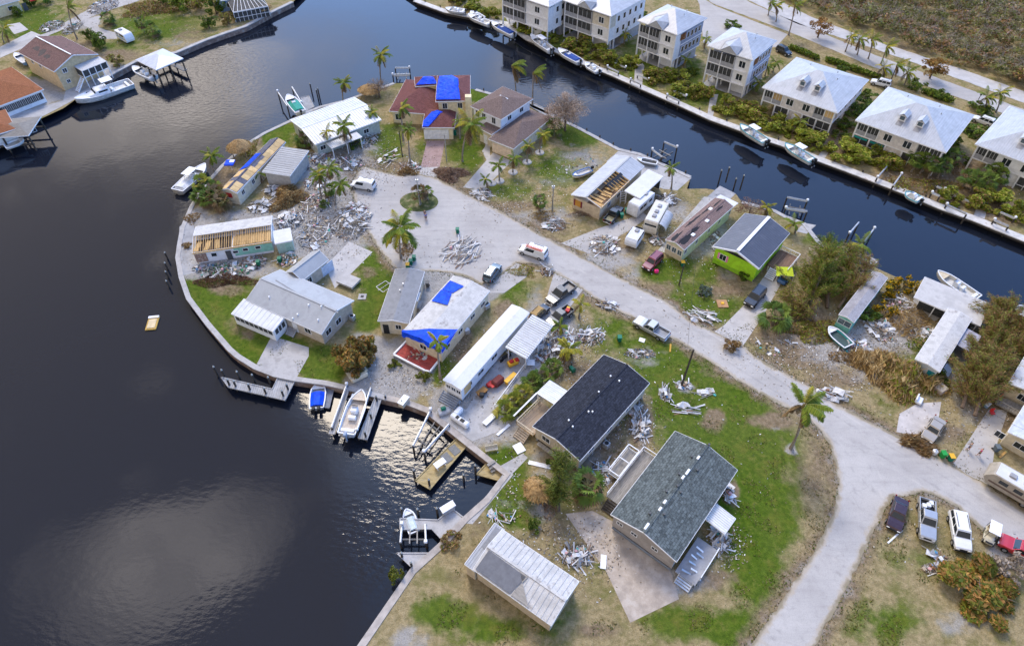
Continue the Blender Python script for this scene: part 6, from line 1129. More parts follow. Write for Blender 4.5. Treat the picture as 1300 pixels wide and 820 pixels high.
brush('dead grass and vines by the canal left of the brown pines', 1182, 446, 24, 16, 1.2, OLV+GRN, 1400, size=.7, leaf=.5); brush('dark dead palm roots by the green coconut palm', 515, 318, 12, 10, 1., BRN, 600, size=.8); brush('brown weeds at the foot of the fan palm in the verge lot', 690, 275, 14, 8, .8, GOLD, 500, size=.8); brush('vines along the deck side of the charcoal roofed house', 668, 520, 14, 12, 1.2, OLV+YGR, 900, size=.6, leaf=.5)
brush('brown brush along the yard edge by the tan gravel drive', 698, 640, 12, 18, .6, GREYB, 500, size=.7); brush('dark scrub on the seawall at the west thicket', 244, 278, 10, 6, .9, BRN, 500, size=.7); brush('dead brush between the plywood patched house and the tiki hut', 318, 190, 9, 9, 1.2, BRN+OLV, 700, size=.7, leaf=.5); brush('dry scrub on the canal bank behind the white boat lift', 1170, 236, 46, 9, 1.2, BRN+OLV[:2], 2200, size=.8, leaf=.4); brush('dry scrub under the last stilt house palms', 1222, 222, 18, 14, 1., BRN, 900, size=.8, leaf=.3)
# --- the mangrove wood beyond the roads: one mass
def mangrove():
    rs = np.random.RandomState(5); poly = [(990, -2), (1060, 26), (1110, 46), (1210, 81), (1330, 124), (1420, 150), (1420, -150), (800, -150), (880, -34)]
    P2 = [G(*p)[:2] for p in poly]; xs = [p[0] for p in P2]; ys = [p[1] for p in P2]; n = 2600
    X = rs.uniform(min(xs), max(xs), n*4); Y = rs.uniform(min(ys), max(ys), n*4); u, v = PX(X, Y); k = inside(P2, X, Y) & (u > 850) & (u < 1345) & (v > -55); X = X[k]; Y = Y[k]; m = len(X)
    hh = rs.uniform(1.2, 3.6, m)*(1+.4*np.sin(X*.15)*np.cos(Y*.11)); rr = rs.uniform(1., 2.1, m); per = 46; K = np.repeat(np.arange(m), per)
    d = rs.normal(size=(m*per, 3)); d /= np.linalg.norm(d, axis=1)[:, None]; d[:, 2] = np.abs(d[:, 2])*.8
    P = np.stack([X[K], Y[K], hh[K]*.55], 1)+d*np.stack([rr[K], rr[K], hh[K]*.6], 1)*rs.uniform(.6, 1.05, (m*per, 1)); V, F, C = leafquads(P, .75, MANG, rs, .65, .5); tone = rs.uniform(.6, 1.35, m); hue = np.where((rs.rand(m) < .3)[:, None], np.array([[1.25, .95, .9]]), np.array([[.95, 1.05, .9]])); C = np.clip(C*tone[K][:, None]*hue[K], 0, 1)
    q = rs.randint(0, m, 9000); d = rs.normal(size=(9000, 3)); d[:, 2] = np.abs(d[:, 2])+.6; d /= np.linalg.norm(d, axis=1)[:, None]; tw = leafquads(np.stack([X[q], Y[q], hh[q]*.9], 1)+d*.9, 2.4, [(.34, .28, .24), (.25, .2, .17), (.4, .34, .3)], rs, 0, .03, d)
    o = bpy.data.objects.new('mangrove_thicket', npmesh('mangrove_thicket', *joinq([(V, F, C), tw])[:2], LEAF, joinq([(V, F, C), tw])[2])); COL.objects.link(o); tag(o, 'wide olive brown mangrove wood beyond the pale roads', 'mangrove wood', None, 'stuff')
mangrove()
def weeds():
    rs = np.random.RandomState(21); E = [G(*p) for p in CDS]; P = []
    for i in range(len(E)):
        a, b = E[i], E[(i+1) % len(E)]; L = (b-a).length; nn = np.array([-(b-a).y, (b-a).x])/max(L, .01); n = int(L*16); u = rs.rand(n); o = np.abs(rs.normal(size=n))*1.1-.25
        for sgn in (-1, 1): P.append(np.stack([a.x+(b.x-a.x)*u+sgn*nn[0]*o, a.y+(b.y-a.y)*u+sgn*nn[1]*o], 1))
    poly = [p[:2] for p in E]; A = np.concatenate(P); A = A[~inside(poly, A[:, 0], A[:, 1])]
    u, v = rs.uniform(-50, 1340, 160000), rs.uniform(120, 860, 160000); y = (v-365)/FOC; t = CAM_H/(_s+y*_c); B = np.stack([(u-650)/FOC*t, (_c-y*_s)*t], 1); cl = np.sin(B[:, 0]*.9+2*np.sin(B[:, 1]*.31))*np.sin(B[:, 1]*.8+2*np.sin(B[:, 0]*.23)); B = B[cl > .25]; B = B[inside([G(*p)[:2] for p in MAIN], B[:, 0], B[:, 1]) & ~inside(poly, B[:, 0], B[:, 1])]; B = B[:42000]
    uu, vv = PX(B[:, 0], B[:, 1]); keep = np.zeros(len(B), bool)
    for (px, py, rx, ry, ch, st) in PAINT:
        if ch in (0, 2): keep |= ((uu-px)/rx)**2+((vv-py)/ry)**2 < 1.1
    for (px, py, rx, ry, ch, st) in PAINT:
        if ch == 1 and st > .6: keep &= ((uu-px)/rx)**2+((vv-py)/ry)**2 > .9
    A = np.concatenate([A, B[keep]]); V, F, C = leafquads(np.stack([A[:, 0], A[:, 1], 0*A[:, 0]+.06], 1), .26, [(.06, .11, .01), (.1, .15, .015), (.17, .16, .04), (.24, .19, .08), (.3, .24, .12), (.13, .11, .05)], rs, .3, .35)
    o = bpy.data.objects.new('weeds_grass', npmesh('weeds_grass', V, F, LEAF, C)); COL.objects.link(o); tag(o, 'ragged tufts of weeds and dry grass along the verges and lawns', 'grass', None, 'stuff')
weeds()
# ------------------------------------------------------------------ vehicles
LAMP = glass('headlamp_glass', (.6, .6, .58), .1); TAIL = mat('red_lamp', (.4, .01, .01), .3); CHROME = mat('chrome', (.6, .6, .62), .2, metal=.8)
DIMS = {'sedan': (4.8, 1.85), 'suv': (4.9, 1.95), 'pickup': (5.8, 2.0), 'van': (5.3, 2.05), 'jeep': (4.2, 1.9)}
def facing(pr, pf, z=0.):
    a, b = G(*pr, z), G(*pf, z); c = (a+b)/2; return Vector((c.x, c.y, 0)), math.atan2(b.y-a.y, b.x-a.x)
def wheel(par, x, y, r, m=None):
    w = MB().tube([(0, -.11, 0), (0, .11, 0)], r, 14).build('wheel', TYRE, par); w.location = (x, y, r)
    s = 1 if y > 0 else -1; MB().tube([(0, s*.105, 0), (0, s*.125, 0)], r*.6, 10).build('rim', RIM, w)
def car(kind, pr, pf, m, label, name, cat, scale=1., roofm=None, load=None):
    """pr, pf: pixels of the rear and the front end"""
    loc, rz = facing(pr, pf, .6); t = thing(name, label, cat, loc, rz); L, W = DIMS[kind]; L *= scale; W *= min(scale, 1.05); l, w = L/2, W/2
    bl = {'sedan': .92, 'suv': 1.05, 'pickup': 1.08, 'van': 1.05, 'jeep': 1.1}[kind]; ht = {'sedan': 1.42, 'suv': 1.78, 'pickup': 1.85, 'van': 1.98, 'jeep': 1.85}[kind]
    hood = {'sedan': .82, 'suv': .98, 'pickup': 1.06, 'van': 1.02, 'jeep': 1.05}[kind]
    st = {'sedan': [(-1, .82, .62), (-.97, .92, .85), (-.6, .98, bl), (0, 1, bl), (.3, 1, bl-.02), (.62, .98, hood+.04), (.9, .93, hood-.08), (.97, .84, hood-.2), (1, .7, .5)],
          'suv': [(-1, .88, .7), (-.98, .95, bl), (-.5, 1, bl), (0, 1, bl), (.35, 1, bl), (.65, .98, hood+.03), (.92, .94, hood-.07), (.98, .86, hood-.2), (1, .74, .5)],
          'pickup': [(-1, .95, .62), (-.985, .97, .62), (-.28, 1, .62), (-.27, 1, bl), (.3, 1, bl), (.6, .99, hood+.02), (.93, .96, hood-.05), (.985, .9, hood-.15), (1, .82, .55)],
          'van': [(-1, .95, .7), (-.985, .98, bl), (-.4, 1, bl), (0, 1, bl), (.5, 1, bl), (.7, .98, hood-.03), (.93, .9, hood-.2), (.985, .82, hood-.32), (1, .7, .5)],
          'jeep': [(-1, .95, .7), (-.98, .98, bl), (-.4, .98, bl), (0, .98, bl), (.3, .98, bl), (.4, .9, hood), (.9, .82, hood-.03), (.97, .8, hood-.1), (1, .78, .6)]}[kind]
    rings = [[(x*l, s*w*k*q, z) for s, q, z in ((-1, .9, .32), (-1, 1, .5), (-1, 1, zt-.12), (-1, .93, zt), (1, .93, zt), (1, 1, zt-.12), (1, 1, .5), (1, .9, .32))] for x, k, zt in st]
    MB().loft(rings).build('body', m, t, bevel=.03)
    x0, x1, t0, t1, tw = {'sedan': (-.68, .42, -.42, .12, .76), 'suv': (-.97, .45, -.88, .18, .8), 'pickup': (-.29, .42, -.24, .14, .8), 'van': (-.97, .62, -.94, .34, .84), 'jeep': (-.95, .3, -.9, .16, .86)}[kind]
    B = [(x0*l, -w*.94), (x1*l, -w*.92), (x1*l, w*.92), (x0*l, w*.94)]; T = [(t0*l, -w*tw), (t1*l, -w*tw*.97), (t1*l, w*tw*.97), (t0*l, w*tw)]
    MB().loft([[(x, y, bl-.03) for x, y in B], [(x, y, ht-.06) for x, y in T], [(x*.97, y*.95, ht) for x, y in T]]).build('cabin', roofm or m, t, bevel=.05, seg=2)
    def pane(nm, a, b, c, d, f0=.12, f1=.86, e=.07):
        a, b, c, d = map(Vector, (a, b, c, d)); n = (b-a).cross(d-a).normalized()*.012
        def q(u, v): return a.lerp(b, u).lerp(d.lerp(c, u), v)
        P = [q(e, f0), q(1-e, f0), q(1-e, f1), q(e, f1)]; MB().add([p+n for p in P]+[p-n for p in P], [(0, 1, 2, 3), (0, 4, 5, 1), (1, 5, 6, 2), (2, 6, 7, 3), (3, 7, 4, 0)]).build(nm, GLASS, t)
    b3 = [(x, y, bl-.03) for x, y in B]; t3 = [(x, y, ht-.06) for x, y in T]
    pane('windscreen', b3[1], b3[2], t3[2], t3[1]); pane('rear_window', b3[3], b3[0], t3[0], t3[3], .3 if kind != 'sedan' else .12)
    for i, j, s in ((0, 1, 1), (2, 3, -1)):
        n = {'sedan': 2, 'suv': 3, 'pickup': 2, 'van': 2, 'jeep': 2}[kind]; A, Bq, C, D = map(Vector, (b3[i], b3[j], t3[j], t3[i]))
        for k in range(n):
            if kind == 'van' and ((k == 0 and s == 1) or (k == 1 and s == -1)): continue
            pane('side_window', A.lerp(Bq, k/n), A.lerp(Bq, (k+1)/n), D.lerp(C, (k+1)/n), D.lerp(C, k/n), .2, .88)
    r = {'sedan': .33, 'suv': .38, 'pickup': .4, 'van': .36, 'jeep': .42}[kind]
    for x in (-.62*l, .64*l):
        for y in (-w+.06, w-.06): wheel(t, x, y, r)
    for y in (-w*.66, w*.66):
        MB().box((l*.985, y, hood-.28), (.1, .36, .18)).build('headlight', LAMP, t, bevel=.03); MB().box((-l*.99, y*1.22, .85), (.08, .16, .3)).build('tail_light', TAIL, t, bevel=.02)
        MB().box((x1*l*.8, y*1.62, bl+.05), (.14, .2, .16)).build('mirror', m, t, bevel=.04)
    for x in (-l*1.0, l*1.0): MB().box((x, 0, .45), (.14, W*.86, .2)).build('bumper', DARK if kind != 'pickup' else CHROME, t, bevel=.04)
    MB().box((l*.99, 0, hood-.3), (.06, W*.4, .2)).build('grille', DARK, t)
    if kind == 'pickup':
        bx0, bx1 = -l*.985, -.29*l; zc = bl
        MB().box(((bx0+bx1)/2, 0, .66), (bx1-bx0, W*.8, .06)).build('bed_floor', DARK if not load else load, t)
        for y in (-w*.93, w*.93): MB().box(((bx0+bx1)/2, y, .86), (bx1-bx0, .13, .5)).build('bed_side', m, t, bevel=.03)
        MB().box((bx0+.04, 0, .86), (.1, W*.9, .46)).build('tailgate', m, t, bevel=.02)
    if kind in ('suv', 'van'):
        for y in (-w*.62, w*.62): MB().bar((-.7*l, y, ht+.05), (.05*l, y, ht+.05), .05).build('roof_rail', DARK, t)
    MB().box((-l*1.03, 0, .62), (.02, .4, .14)).build('licence_plate', WHITE, t); return t
PW, PS, PB, PG_, PRED, PMAR, PBRN = paint('white_car_paint', (.72, .73, .74)), paint('silver_car_paint', (.42, .43, .44), .3, .4), paint('black_car_paint', (.02, .022, .028)), paint('blue_grey_car_paint', (.1, .15, .19), .3, .3), paint('red_car_paint', (.45, .02, .03)), paint('wine_car_paint', (.2, .025, .035)), paint('dark_plum_car_paint', (.045, .018, .022), .3, .2)
PTAN, PCH = paint('champagne_car_paint', (.42, .36, .28), .3, .3), paint('charcoal_car_paint', (.05, .055, .06))
v = car('van', (695, 326), (659, 314), PW, 'white work van with orange ladders on its roof on the street', 'work_van', 'van', .96)
for y in (.2, .55):
    o = MB(); [o.bar((-2, y+d, 2.1), (1.2, y+d, 2.1), .05) for d in (0, .28)]; [o.bar((-1.9+i*.34, y, 2.1), (-1.9+i*.34, y+.28, 2.1), .04) for i in range(10)]; o.build('ladder', mat('orange_ladder', (.75, .13, .04)), v)
car('van', (476, 238), (446, 233), PW, 'white van parked by the overgrown palms at the cul-de-sac', 'cargo_van', 'van', .92)
car('pickup', (847, 428), (807, 406), PS, 'silver pickup with blue load parked at the street edge by the lawn', 'pickup_truck', 'pickup', 1., load=mat('grey_load', (.3, .31, .33)))
car('pickup', (727, 362), (696, 385), PB, 'black pickup with white front fender parked on the short drive', 'pickup_truck', 'pickup', 1., load=WOODG)
v = car('pickup', (722, 394), (699, 411), PCH, 'dark pickup with a red and yellow load in its bed', 'pickup_truck', 'pickup', .9, load=GREYD)
MB().box((-1.7, .1, .95), (.7, .6, .4), .4).build('red_load', RED, v); MB().box((-2.2, -.2, .9), (.4, .5, .3), .2).build('yellow_load', YEL, v)
car('suv', (678, 404), (692, 391), PB, 'black jeep half hidden by the carport of the white home', 'jeep', 'car', .8, mat('tan_canvas', (.4, .26, .1)))
car('pickup', (770, 283), (788, 263), PB, 'black pickup with red tail lights beside the open roofed house', 'pickup_truck', 'pickup', .9, load=mat('junk_load', (.4, .36, .2), col2=(.05, .08, .1)))
car('suv', (837, 325), (820, 341), PMAR, 'wine red hatchback on the grass before the cream trailer', 'hatchback_car', 'car', .92)
car('suv', (619, 355), (631, 338), PG_, 'blue grey car at the corner of the flat white roof', 'parked_car', 'car', .9)
car('suv', (966, 369), (951, 386), PB, 'black suv on the lime house driveway', 'parked_suv', 'suv', .98)
car('sedan', (1193, 533), (1177, 557), PTAN, 'champagne sedan among the brown brush by the street', 'sedan_car', 'car', .98)
car('sedan', (1145, 633), (1134, 672), PBRN, 'dark plum sedan leftmost of the row on the corner grass', 'sedan_car', 'car', 1.0)
v = car('pickup', (1176, 634), (1177, 686), PS, 'silver pickup with white boxes in its bed on the corner grass', 'pickup_truck', 'pickup', .96)
for x, y in ((-2.3, .4), (-1.6, -.4), (-1.9, .1)): MB().box((x, y, .95), (.5, .45, .4), .1).build('box', WHITE, v)
car('suv', (1214, 651), (1223, 699), PW, 'white suv third in the row on the corner grass', 'parked_suv', 'suv', 1.02)
car('suv', (1310, 706), (1284, 692), PRED, 'bright red car cut by the right edge at the bottom', 'parked_car', 'car', 1.); car('suv', (1126, 108), (1110, 104), PW, 'white suv parked behind the kayak house', 'parked_suv', 'suv', .9)
car('suv', (1256, 157), (1240, 151), PW, 'white car half hidden by the bushes near the last stilt house', 'parked_car', 'car', .9); car('suv', (990, 63), (1000, 68), PB, 'dark car beside the hedge behind the porch bay house', 'parked_car', 'car', .85)
# golf cart
loc, rz = facing((1256, 672), (1252, 693)); t = thing('golf_cart', 'cream golf cart with white roof at the corner of the grass', 'golf cart', loc, rz); MB().loft([[(x, -w_, z0), (x, w_, z0), (x, w_, z1), (x, -w_, z1)] for x, w_, z0, z1 in ((-1.2, .55, .3, .7), (-.3, .6, .25, .75), (-.2, .6, .25, .4), (.6, .6, .25, .4), (.7, .58, .3, .8), (1.2, .45, .35, .6))]).build('body', paint('cream_cart_paint', (.6, .55, .4)), t, bevel=.04)
MB().box((-.4, 0, 1.9), (1.9, 1.25, .08)).build('roof', WHITE, t, bevel=.04); MB().box((-.6, 0, .85), (.6, 1.1, .2)).build('seat', mat('tan_seat', (.45, .38, .25)), t, bevel=.05); MB().box((-.9, 0, 1.15), (.12, 1.1, .5)).build('backrest', MATS['tan_seat'], t); MB().box((1.0, 0, .66), (.5, .8, .04)).build('hood_panel', DARK, t)
for x in (-1.2, .5):
    for y in (-.55, .55): MB().bar((x, y, .6), (x*.95, y, 1.88), .05).build('roof_post', DARK, t)
for x in (-.8, .85):
    for y in (-.5, .5): wheel(t, x, y, .24)
# motorhome, trailers
def rv(label, pr, pf, L=7.2, W=2.4, H_=3.0, name='motorhome', cat='motorhome', z=.45, col=WHITE, strip=DARK, ac=True, cab=True, kind=0):
    loc, rz = facing(pr, pf, 1.5); t = thing(name, label, cat, loc, rz); l = L/2
    prof = [(-l, z), (l*.96, z), (l, z+.5), (l*.98, z+1.1), (l*.86, H_-.15), (l*.8, H_), (-l*.97, H_), (-l, H_-.15)] if not kind else [(-l*.95, z), (l*.86, z), (l, z+.9), (l*.97, z+1.3), (l*.84, H_-.1), (l*.78, H_), (-l*.9, H_), (-l, H_-.4), (-l, z+.6)]
    MB().loft([[(x, y, q) for x, q in prof] for y in (-W/2, W/2)]).build('body', col, t, bevel=.06, seg=2)
    MB().box((0, 0, H_+.005), (L*.8, W*.86, .04)).build('roof', BRIGHTR, t)
    for x in (-l*.5, 0, l*.4)[:3 if ac else 1]: MB().box((x, 0, H_+.14), (.8, .7, .26)).build('roof_unit', CONC2, t, bevel=.05)
    for s in (-1, 1):
        for x in (-l*.55, l*.1, l*.5): MB().box((x, s*(W/2+.005), z+1.5), (1.0, .03, .6)).build('window', GLASS, t)
        MB().box((0, s*(W/2+.004), z+.75), (L*.84, .02, .3)).build('stripe', strip, t)
        for x in (-l*.35, -l*.2) if not cab else (-l*.45, l*.6): wheel(t, x, s*(W/2-.12), .36)
    if cab: MB().box((l*.93, 0, z+1.55), (.05, W*.86, .8), 0, 0, -.25).build('windscreen', GLASS, t)
    MB().box((-l*1.0, 0, z+1.6), (.03, W*.6, .6)).build('rear_window', GLASS, t); return t
v = rv('cream motorhome with dark windscreen and crumpled awning on the sand lot', (840, 263), (824, 292), 7., 2.5, 3.0, col=mat('cream_rv', (.6, .56, .48), .5))
MB().loft([[(2.8, 1.25+1.7*math.sin(a)*.9, 2.9*math.cos(a*.62)*.95+.05) for a in np.linspace(.1, 1.5, 7)]+[(2.8, 1.2+1.7*math.sin(a)*.9, 2.85*math.cos(a*.62)*.95) for a in np.linspace(.1, 1.5, 7)[::-1]], [(-1.6, 1.25+1.7*math.sin(a)*.9, 2.9*math.cos(a*.62)*.95+.05) for a in np.linspace(.1, 1.5, 7)]+[(-1.6, 1.2+1.7*math.sin(a)*.9, 2.85*math.cos(a*.62)*.95) for a in np.linspace(.1, 1.5, 7)[::-1]]]).build('awning', METALR, v)
rv('old tan travel trailer with white roof at the right edge by the street', (1330, 640), (1268, 604), 8.5, 2.5, 2.7, 'travel_trailer', 'trailer', .5, mat('tan_trailer_side', (.36, .32, .26), .5), mat('brown_stripe', (.14, .1, .08)), True, False, 1)
rv('white rounded cargo trailer standing on the sand lot', (812, 291), (799, 310), 3.8, 2.2, 2.1, 'cargo_trailer', 'trailer', .4, WHITE, WHITE, False, False, 1)
rv('long white ribbed trailer box beside the open roofed house', (822, 250), (804, 266), 6.0, 2.3, 2.7, 'box_trailer', 'trailer', .3, mat('pale_box', (.62, .64, .67), .5), WHITE, False, False)
rv('white camper trailer with blue side on the far bank grass', (150, 40), (166, 49), 5.2, 2.3, 2.4, 'camper_trailer', 'trailer', .4, WHITE, mat('sky_blue_stripe', (.3, .45, .65)), False, False)
loc, rz = facing((988, 364), (1002, 350)); t = thing('utility_vehicle', 'small blue utility buggy under a lime canopy beside the lime house', 'buggy', loc, rz); MB().box((0, 0, .6), (2.6, 1.4, .6)).build('body', paint('blue_buggy_paint', (.05, .16, .4)), t, bevel=.08); MB().box((-.5, 0, 1.75), (1.4, 1.4, .07)).build('roof', DARK, t); MB().box((-.3, 0, 1.0), (.5, 1.2, .3)).build('seat', DARK, t)
for x in (-1.1, .3):
    for y in (-.65, .65): MB().bar((x, y, .8), (x, y, 1.75), .06).build('roof_post', DARK, t)
for x in (-.85, .85):
    for y in (-.62, .62): wheel(t, x, y, .32)
t = thing('canopy', 'lime green canopy sheet tilted by the lime house stairs', 'canopy', G(992, 356)); MB().slab([(-1.5, -.7, 1.7), (1.3, -.9, 1.8), (1.5, .9, 2.2), (-1.2, 1.0, 2.2)], .05).build('sheet', mat('lime_cloth', (.5, .62, .03)), t)
for x, y in ((-1.5, -1), (1.4, -.8), (1.4, 1.1), (-1.3, 1.)): MB().bar((x, y, 0), (x, y, 2.0), .06).build('pole', WHITE, t)
# ------------------------------------------------------------------ boats
def boat(label, ps, pb, z=WZ, beam=None, hull=WHITE, console=1, ttop=0, engines=1, cover=None, cabin=0, deck=None, name='motor_boat', L=None, lift=0., inner=None, rz_add=0, seats=1, engm=None, roll=0., accent=None):
    """ps, pb: pixels of the stern and the bow; z is the keel height"""
    zz = z+.7; a, b = G(*ps, zz), G(*pb, zz); L = L or (b-a).length; beam = beam or L*.3; c = (a+b)/2
    t = thing(name, label, 'boat', (c.x, c.y, z), math.atan2(b.y-a.y, b.x-a.x)+rz_add); t.rotation_euler.x = roll; B = beam/2; h = .35+.1*L
    st = [(-.5, .88, 0, 1), (-.2, .98, 0, 1), (.1, 1, 0, 1.03), (.27, .86, .06, 1.1), (.4, .52, .2, 1.18), (.47, .22, .38, 1.25), (.5, .03, .6, 1.3)]
    def shell(k, z0, n0=0): return [[(x*L*k, -B*w*k, q*h), (x*L*k, -B*w*.86*k, (kz+.28*(1-kz)+z0)*h), (x*L*k, -B*.1*w, (kz+z0)*h), (x*L*k, B*.1*w, (kz+z0)*h), (x*L*k, B*w*.86*k, (kz+.28*(1-kz)+z0)*h), (x*L*k, B*w*k, q*h)] for x, w, kz, q in st]
    m = MB(); m.loft(shell(1, 0), False); m.build('hull', hull, t, True)
    m = MB(); g = [(x*L, B*w, q*h) for x, w, kz, q in st]; 
    for s in (-1, 1):
        for p, q in zip(g, g[1:]): m.bar((p[0], s*p[1], p[2]), (q[0], s*q[1], q[2]), .16, .1)
    m.bar((g[0][0], -g[0][1], g[0][2]), (g[0][0], g[0][1], g[0][2]), .16, .1); m.build('gunwale', accent or WHITE, t)
    fl = [(x*L, B*w*.95, .55*h) for x, w, kz, q in st[:5]]; P = [(x, -y, q) for x, y, q in fl]+[(x, y, q) for x, y, q in fl[::-1]]
    MB().slab(P, .04).build('cockpit_floor', inner or mat('pale_boat_deck', (.55, .54, .5), .6), t)
    fd = [(x*L, B*w*.99, q*h-.05) for x, w, kz, q in st[3:]]; MB().slab([(x, -y, q) for x, y, q in fd]+[(x, y, q) for x, y, q in fd[::-1]], .05).build('foredeck', deck or WHITE, t)
    if console:
        MB().box((.02*L, 0, .55*h+.5), (.9, beam*.34, 1.0)).build('console', WHITE, t, bevel=.08); MB().box((.02*L+.4, 0, .55*h+1.2), (.05, beam*.34, .45), 0, 0, -.4).build('windshield', GLASS, t)
    if seats:
        MB().box((-.14*L, 0, .55*h+.4), (.5, beam*.4, .7)).build('helm_seat', WHITE, t, bevel=.06); MB().box((-.42*L, 0, .55*h+.3), (.5, beam*.7, .45)).build('stern_seat', WHITE, t, bevel=.05)
    if ttop:
        for x in (-.12*L, .1*L):
            for s in (-1, 1): MB().bar((x, s*beam*.25, .5*h), (x, s*beam*.22, .55*h+2.0), .06).build('top_post', STEEL, t)
        MB().box((-.01*L, 0, .55*h+2.05), (.3*L, beam*.62, .08)).build('hard_top', ttop if not isinstance(ttop, int) else WHITE, t, bevel=.04)
    if cabin:
        MB().loft([[(x*L, s*B*w, q) for s, q, w in ((-1, .9*h, w0), (-1, .9*h+hh, w0*.85), (1, .9*h+hh, w0*.85), (1, .9*h, w0))] for x, w0, hh in ((-.08, .75, 1.1), (.12, .75, 1.1), (.2, .66, .55), (.36, .3, .25))]).build('cabin', WHITE, t, bevel=.06)
        for s in (-1, 1): MB().box((.03*L, s*B*.68, .9*h+.72), (.16*L, .06, .4)).build('cabin_window', GLASS, t)
        for s in (-.35, .35): MB().box((.165*L, s*B, .9*h+.85), (.05, B*.6, .45), 0, 0, -.75).build('windshield', GLASS, t)
        MB().box((-.1*L, 0, .9*h+2.5), (.2*L, beam*.6, .1)).build('hard_top', WHITE, t, bevel=.04)
        for x in (-.18*L, -.02*L):
            for s in (-1, 1): MB().bar((x, s*beam*.25, .9*h), (x, s*beam*.25, .9*h+2.5), .07).build('top_post', STEEL, t)
    if cover: MB().loft([[(x*L, -B*w*.9, h*1.02), (x*L, -B*w*.4, h*1.02+.3), (x*L, B*w*.4, h*1.02+.3), (x*L, B*w*.9, h*1.02)] for x, w in ((-.42, .9), (-.1, 1), (.12, .95))]).build('cover', cover, t)
    for k in range(engines):
        y = (k-(engines-1)/2)*.75; e = MB(); e.box((-.5*L-.35, y, h+.25), (.6, .42, .55)); e.box((-.5*L-.3, y, h*.4), (.25, .2, h*1.3)); o = e.build('outboard_motor', engm or DARK, t, bevel=.06)
        MB().tube([(-.5*L-.5, y, -.1), (-.5*L-.56, y, -.1)], .18, 8).build('propeller', STEEL, o)
    return t
boat('big white cabin cruiser moored along the far bank patio', (168, 108), (98, 132), WZ-.3, 4.2, mat('white_hull', (.68, .68, .66), .4), 0, 0, 0, cabin=1, inner=mat('white_deck', (.66, .65, .62)))
boat('white boat under the edge of the boathouse', (196, 100), (170, 88), -.2, 2.6, WHITE, 1, 0, 1)
boat('white boat with a teal cover raised on the lift by the white metal roof house', (382, 144), (366, 124), .3, 2.6, WHITE, 1, 0, 1, cover=mat('sea_green_cover', (.03, .28, .22)))
boat('white boat jammed against the west seawall under a torn sheet', (226, 244), (262, 212), WZ, 3.0, mat('dirty_white_hull', (.58, .57, .54), .5), 1, 1, 0, cover=mat('torn_white_sheet', (.62, .63, .64)))
boat('small white skiff with blue trim lying on the lawn by the open roofed house', (750, 215), (727, 224), 0, 1.6, WHITE, 0, 0, 1, accent=mat('blue_trim', (.05, .15, .4)), seats=0)
boat('grey dinghy lying on the slab behind the open roofed house', (834, 207), (809, 202), 0.05, 1.5, mat('grey_hull', (.4, .42, .44)), 0, 0, 0, seats=0, inner=GREYD)
CB = [((590, 15), (566, 12), 'white boat at the far top end of the canal row', 0, None), ((622, 32), (595, 21), 'white boat on a lift, second from the top of the canal row', 0, None), ((652, 46), (624, 31), 'white boat with blue canvas, third in the canal row', 0, BLUEB), ((700, 66), (674, 48), 'white boat with mast below the cream panelled house', 1, None), ((736, 80), (709, 65), 'white boat with dark blue cover below the second stilt house', 0, BLUEB), ((972, 182), (939, 161), 'white boat with hard top on the lift before the kayak house', 1, None), ((1031, 206), (996, 185), 'white centre console boat with dark engines before the teal blind hedge', 1, None)]
CB += [((612, 24), (598, 16), 'short white skiff between the first two lift boats', 0, None), ((1168, 254), (1150, 244), 'low white boat on the wall lift before the sabal palms', 0, None), ((760, 91), (744, 81), 'small white boat right of the dark blue covered one', 0, None)]
for a, b, lb, tt, cv in CB: boat(lb, a, b, .35, 2.5, WHITE, 1, tt, 2 if tt else 1, cover=cv, accent=mat('teal_trim', (.1, .35, .4)) if a[0] > 900 else WHITE)
boat('long stranded white speedboat lying on the canal edge beside the concrete slab', (1240, 380), (1189, 347), .0, 2.5, mat('cream_hull', (.66, .63, .55), .4), 1, 0, 0, deck=mat('tan_deck', (.6, .5, .34)))
boat('small boat with bright blue tarp moored at the seawall', (402, 518), (405, 487), WZ-.1, 2.2, WHITE, 0, 0, 2, cover=BLUET, seats=0)
boat('white centre console boat raised on the big lift by the gravel yard', (440, 552), (460, 498), -.1, 2.7, WHITE, 1, 0, 1, engm=mat('blue_grey_engine', (.3, .36, .45)), deck=mat('cream_deck', (.62, .52, .4)), inner=mat('tan_cockpit', (.55, .47, .38)))
boat('teal boat filled with junk below the teal mobile home', (1078, 439), (1052, 416), 0, 2.2, mat('turquoise_hull', (.03, .4, .45), .4), 0, 0, 0, accent=WHITE, inner=mat('wet_floor', (.06, .1, .1)), seats=0)
boat('white boat cut by the right edge in the canal', (1308, 400), (1292, 388), WZ, 2.4, WHITE, 0, 0, 0, seats=0); boat('white jet boat on the slipway dock at the bottom', (523, 666), (519, 655), -.9, 1.5, mat('grey_cover', (.45, .5, .52)), 0, 0, 0, cover=mat('pale_cover', (.55, .62, .64)), seats=0, L=3.2)
boat('white boat on the dark lift at the left picture edge', (6, 186), (30, 177), .2, 2.4, WHITE, 0, 0, 0, seats=0); boat('small boat on a trailer behind the tan raised house', (34, 80), (20, 70), .4, 1.9, mat('blue_hull', (.2, .35, .6), .4), 0, 0, 1, seats=0)
t = thing('floating_raft', 'yellow and white float drifting alone on the dark water', 'raft', G(194, 411, WZ), .15); MB().box((0, 0, .12), (1.7, 2.9, .24)).build('hull', mat('mustard_raft', (.5, .32, .08), .8, .2), t, bevel=.05); MB().box((0, -.2, .27), (1.2, 1.9, .1)).build('pad', mat('tan_pad', (.62, .5, .3)), t); MB().box((0, 1.2, .3), (1.6, .4, .2)).build('white_rail', WHITE, t)
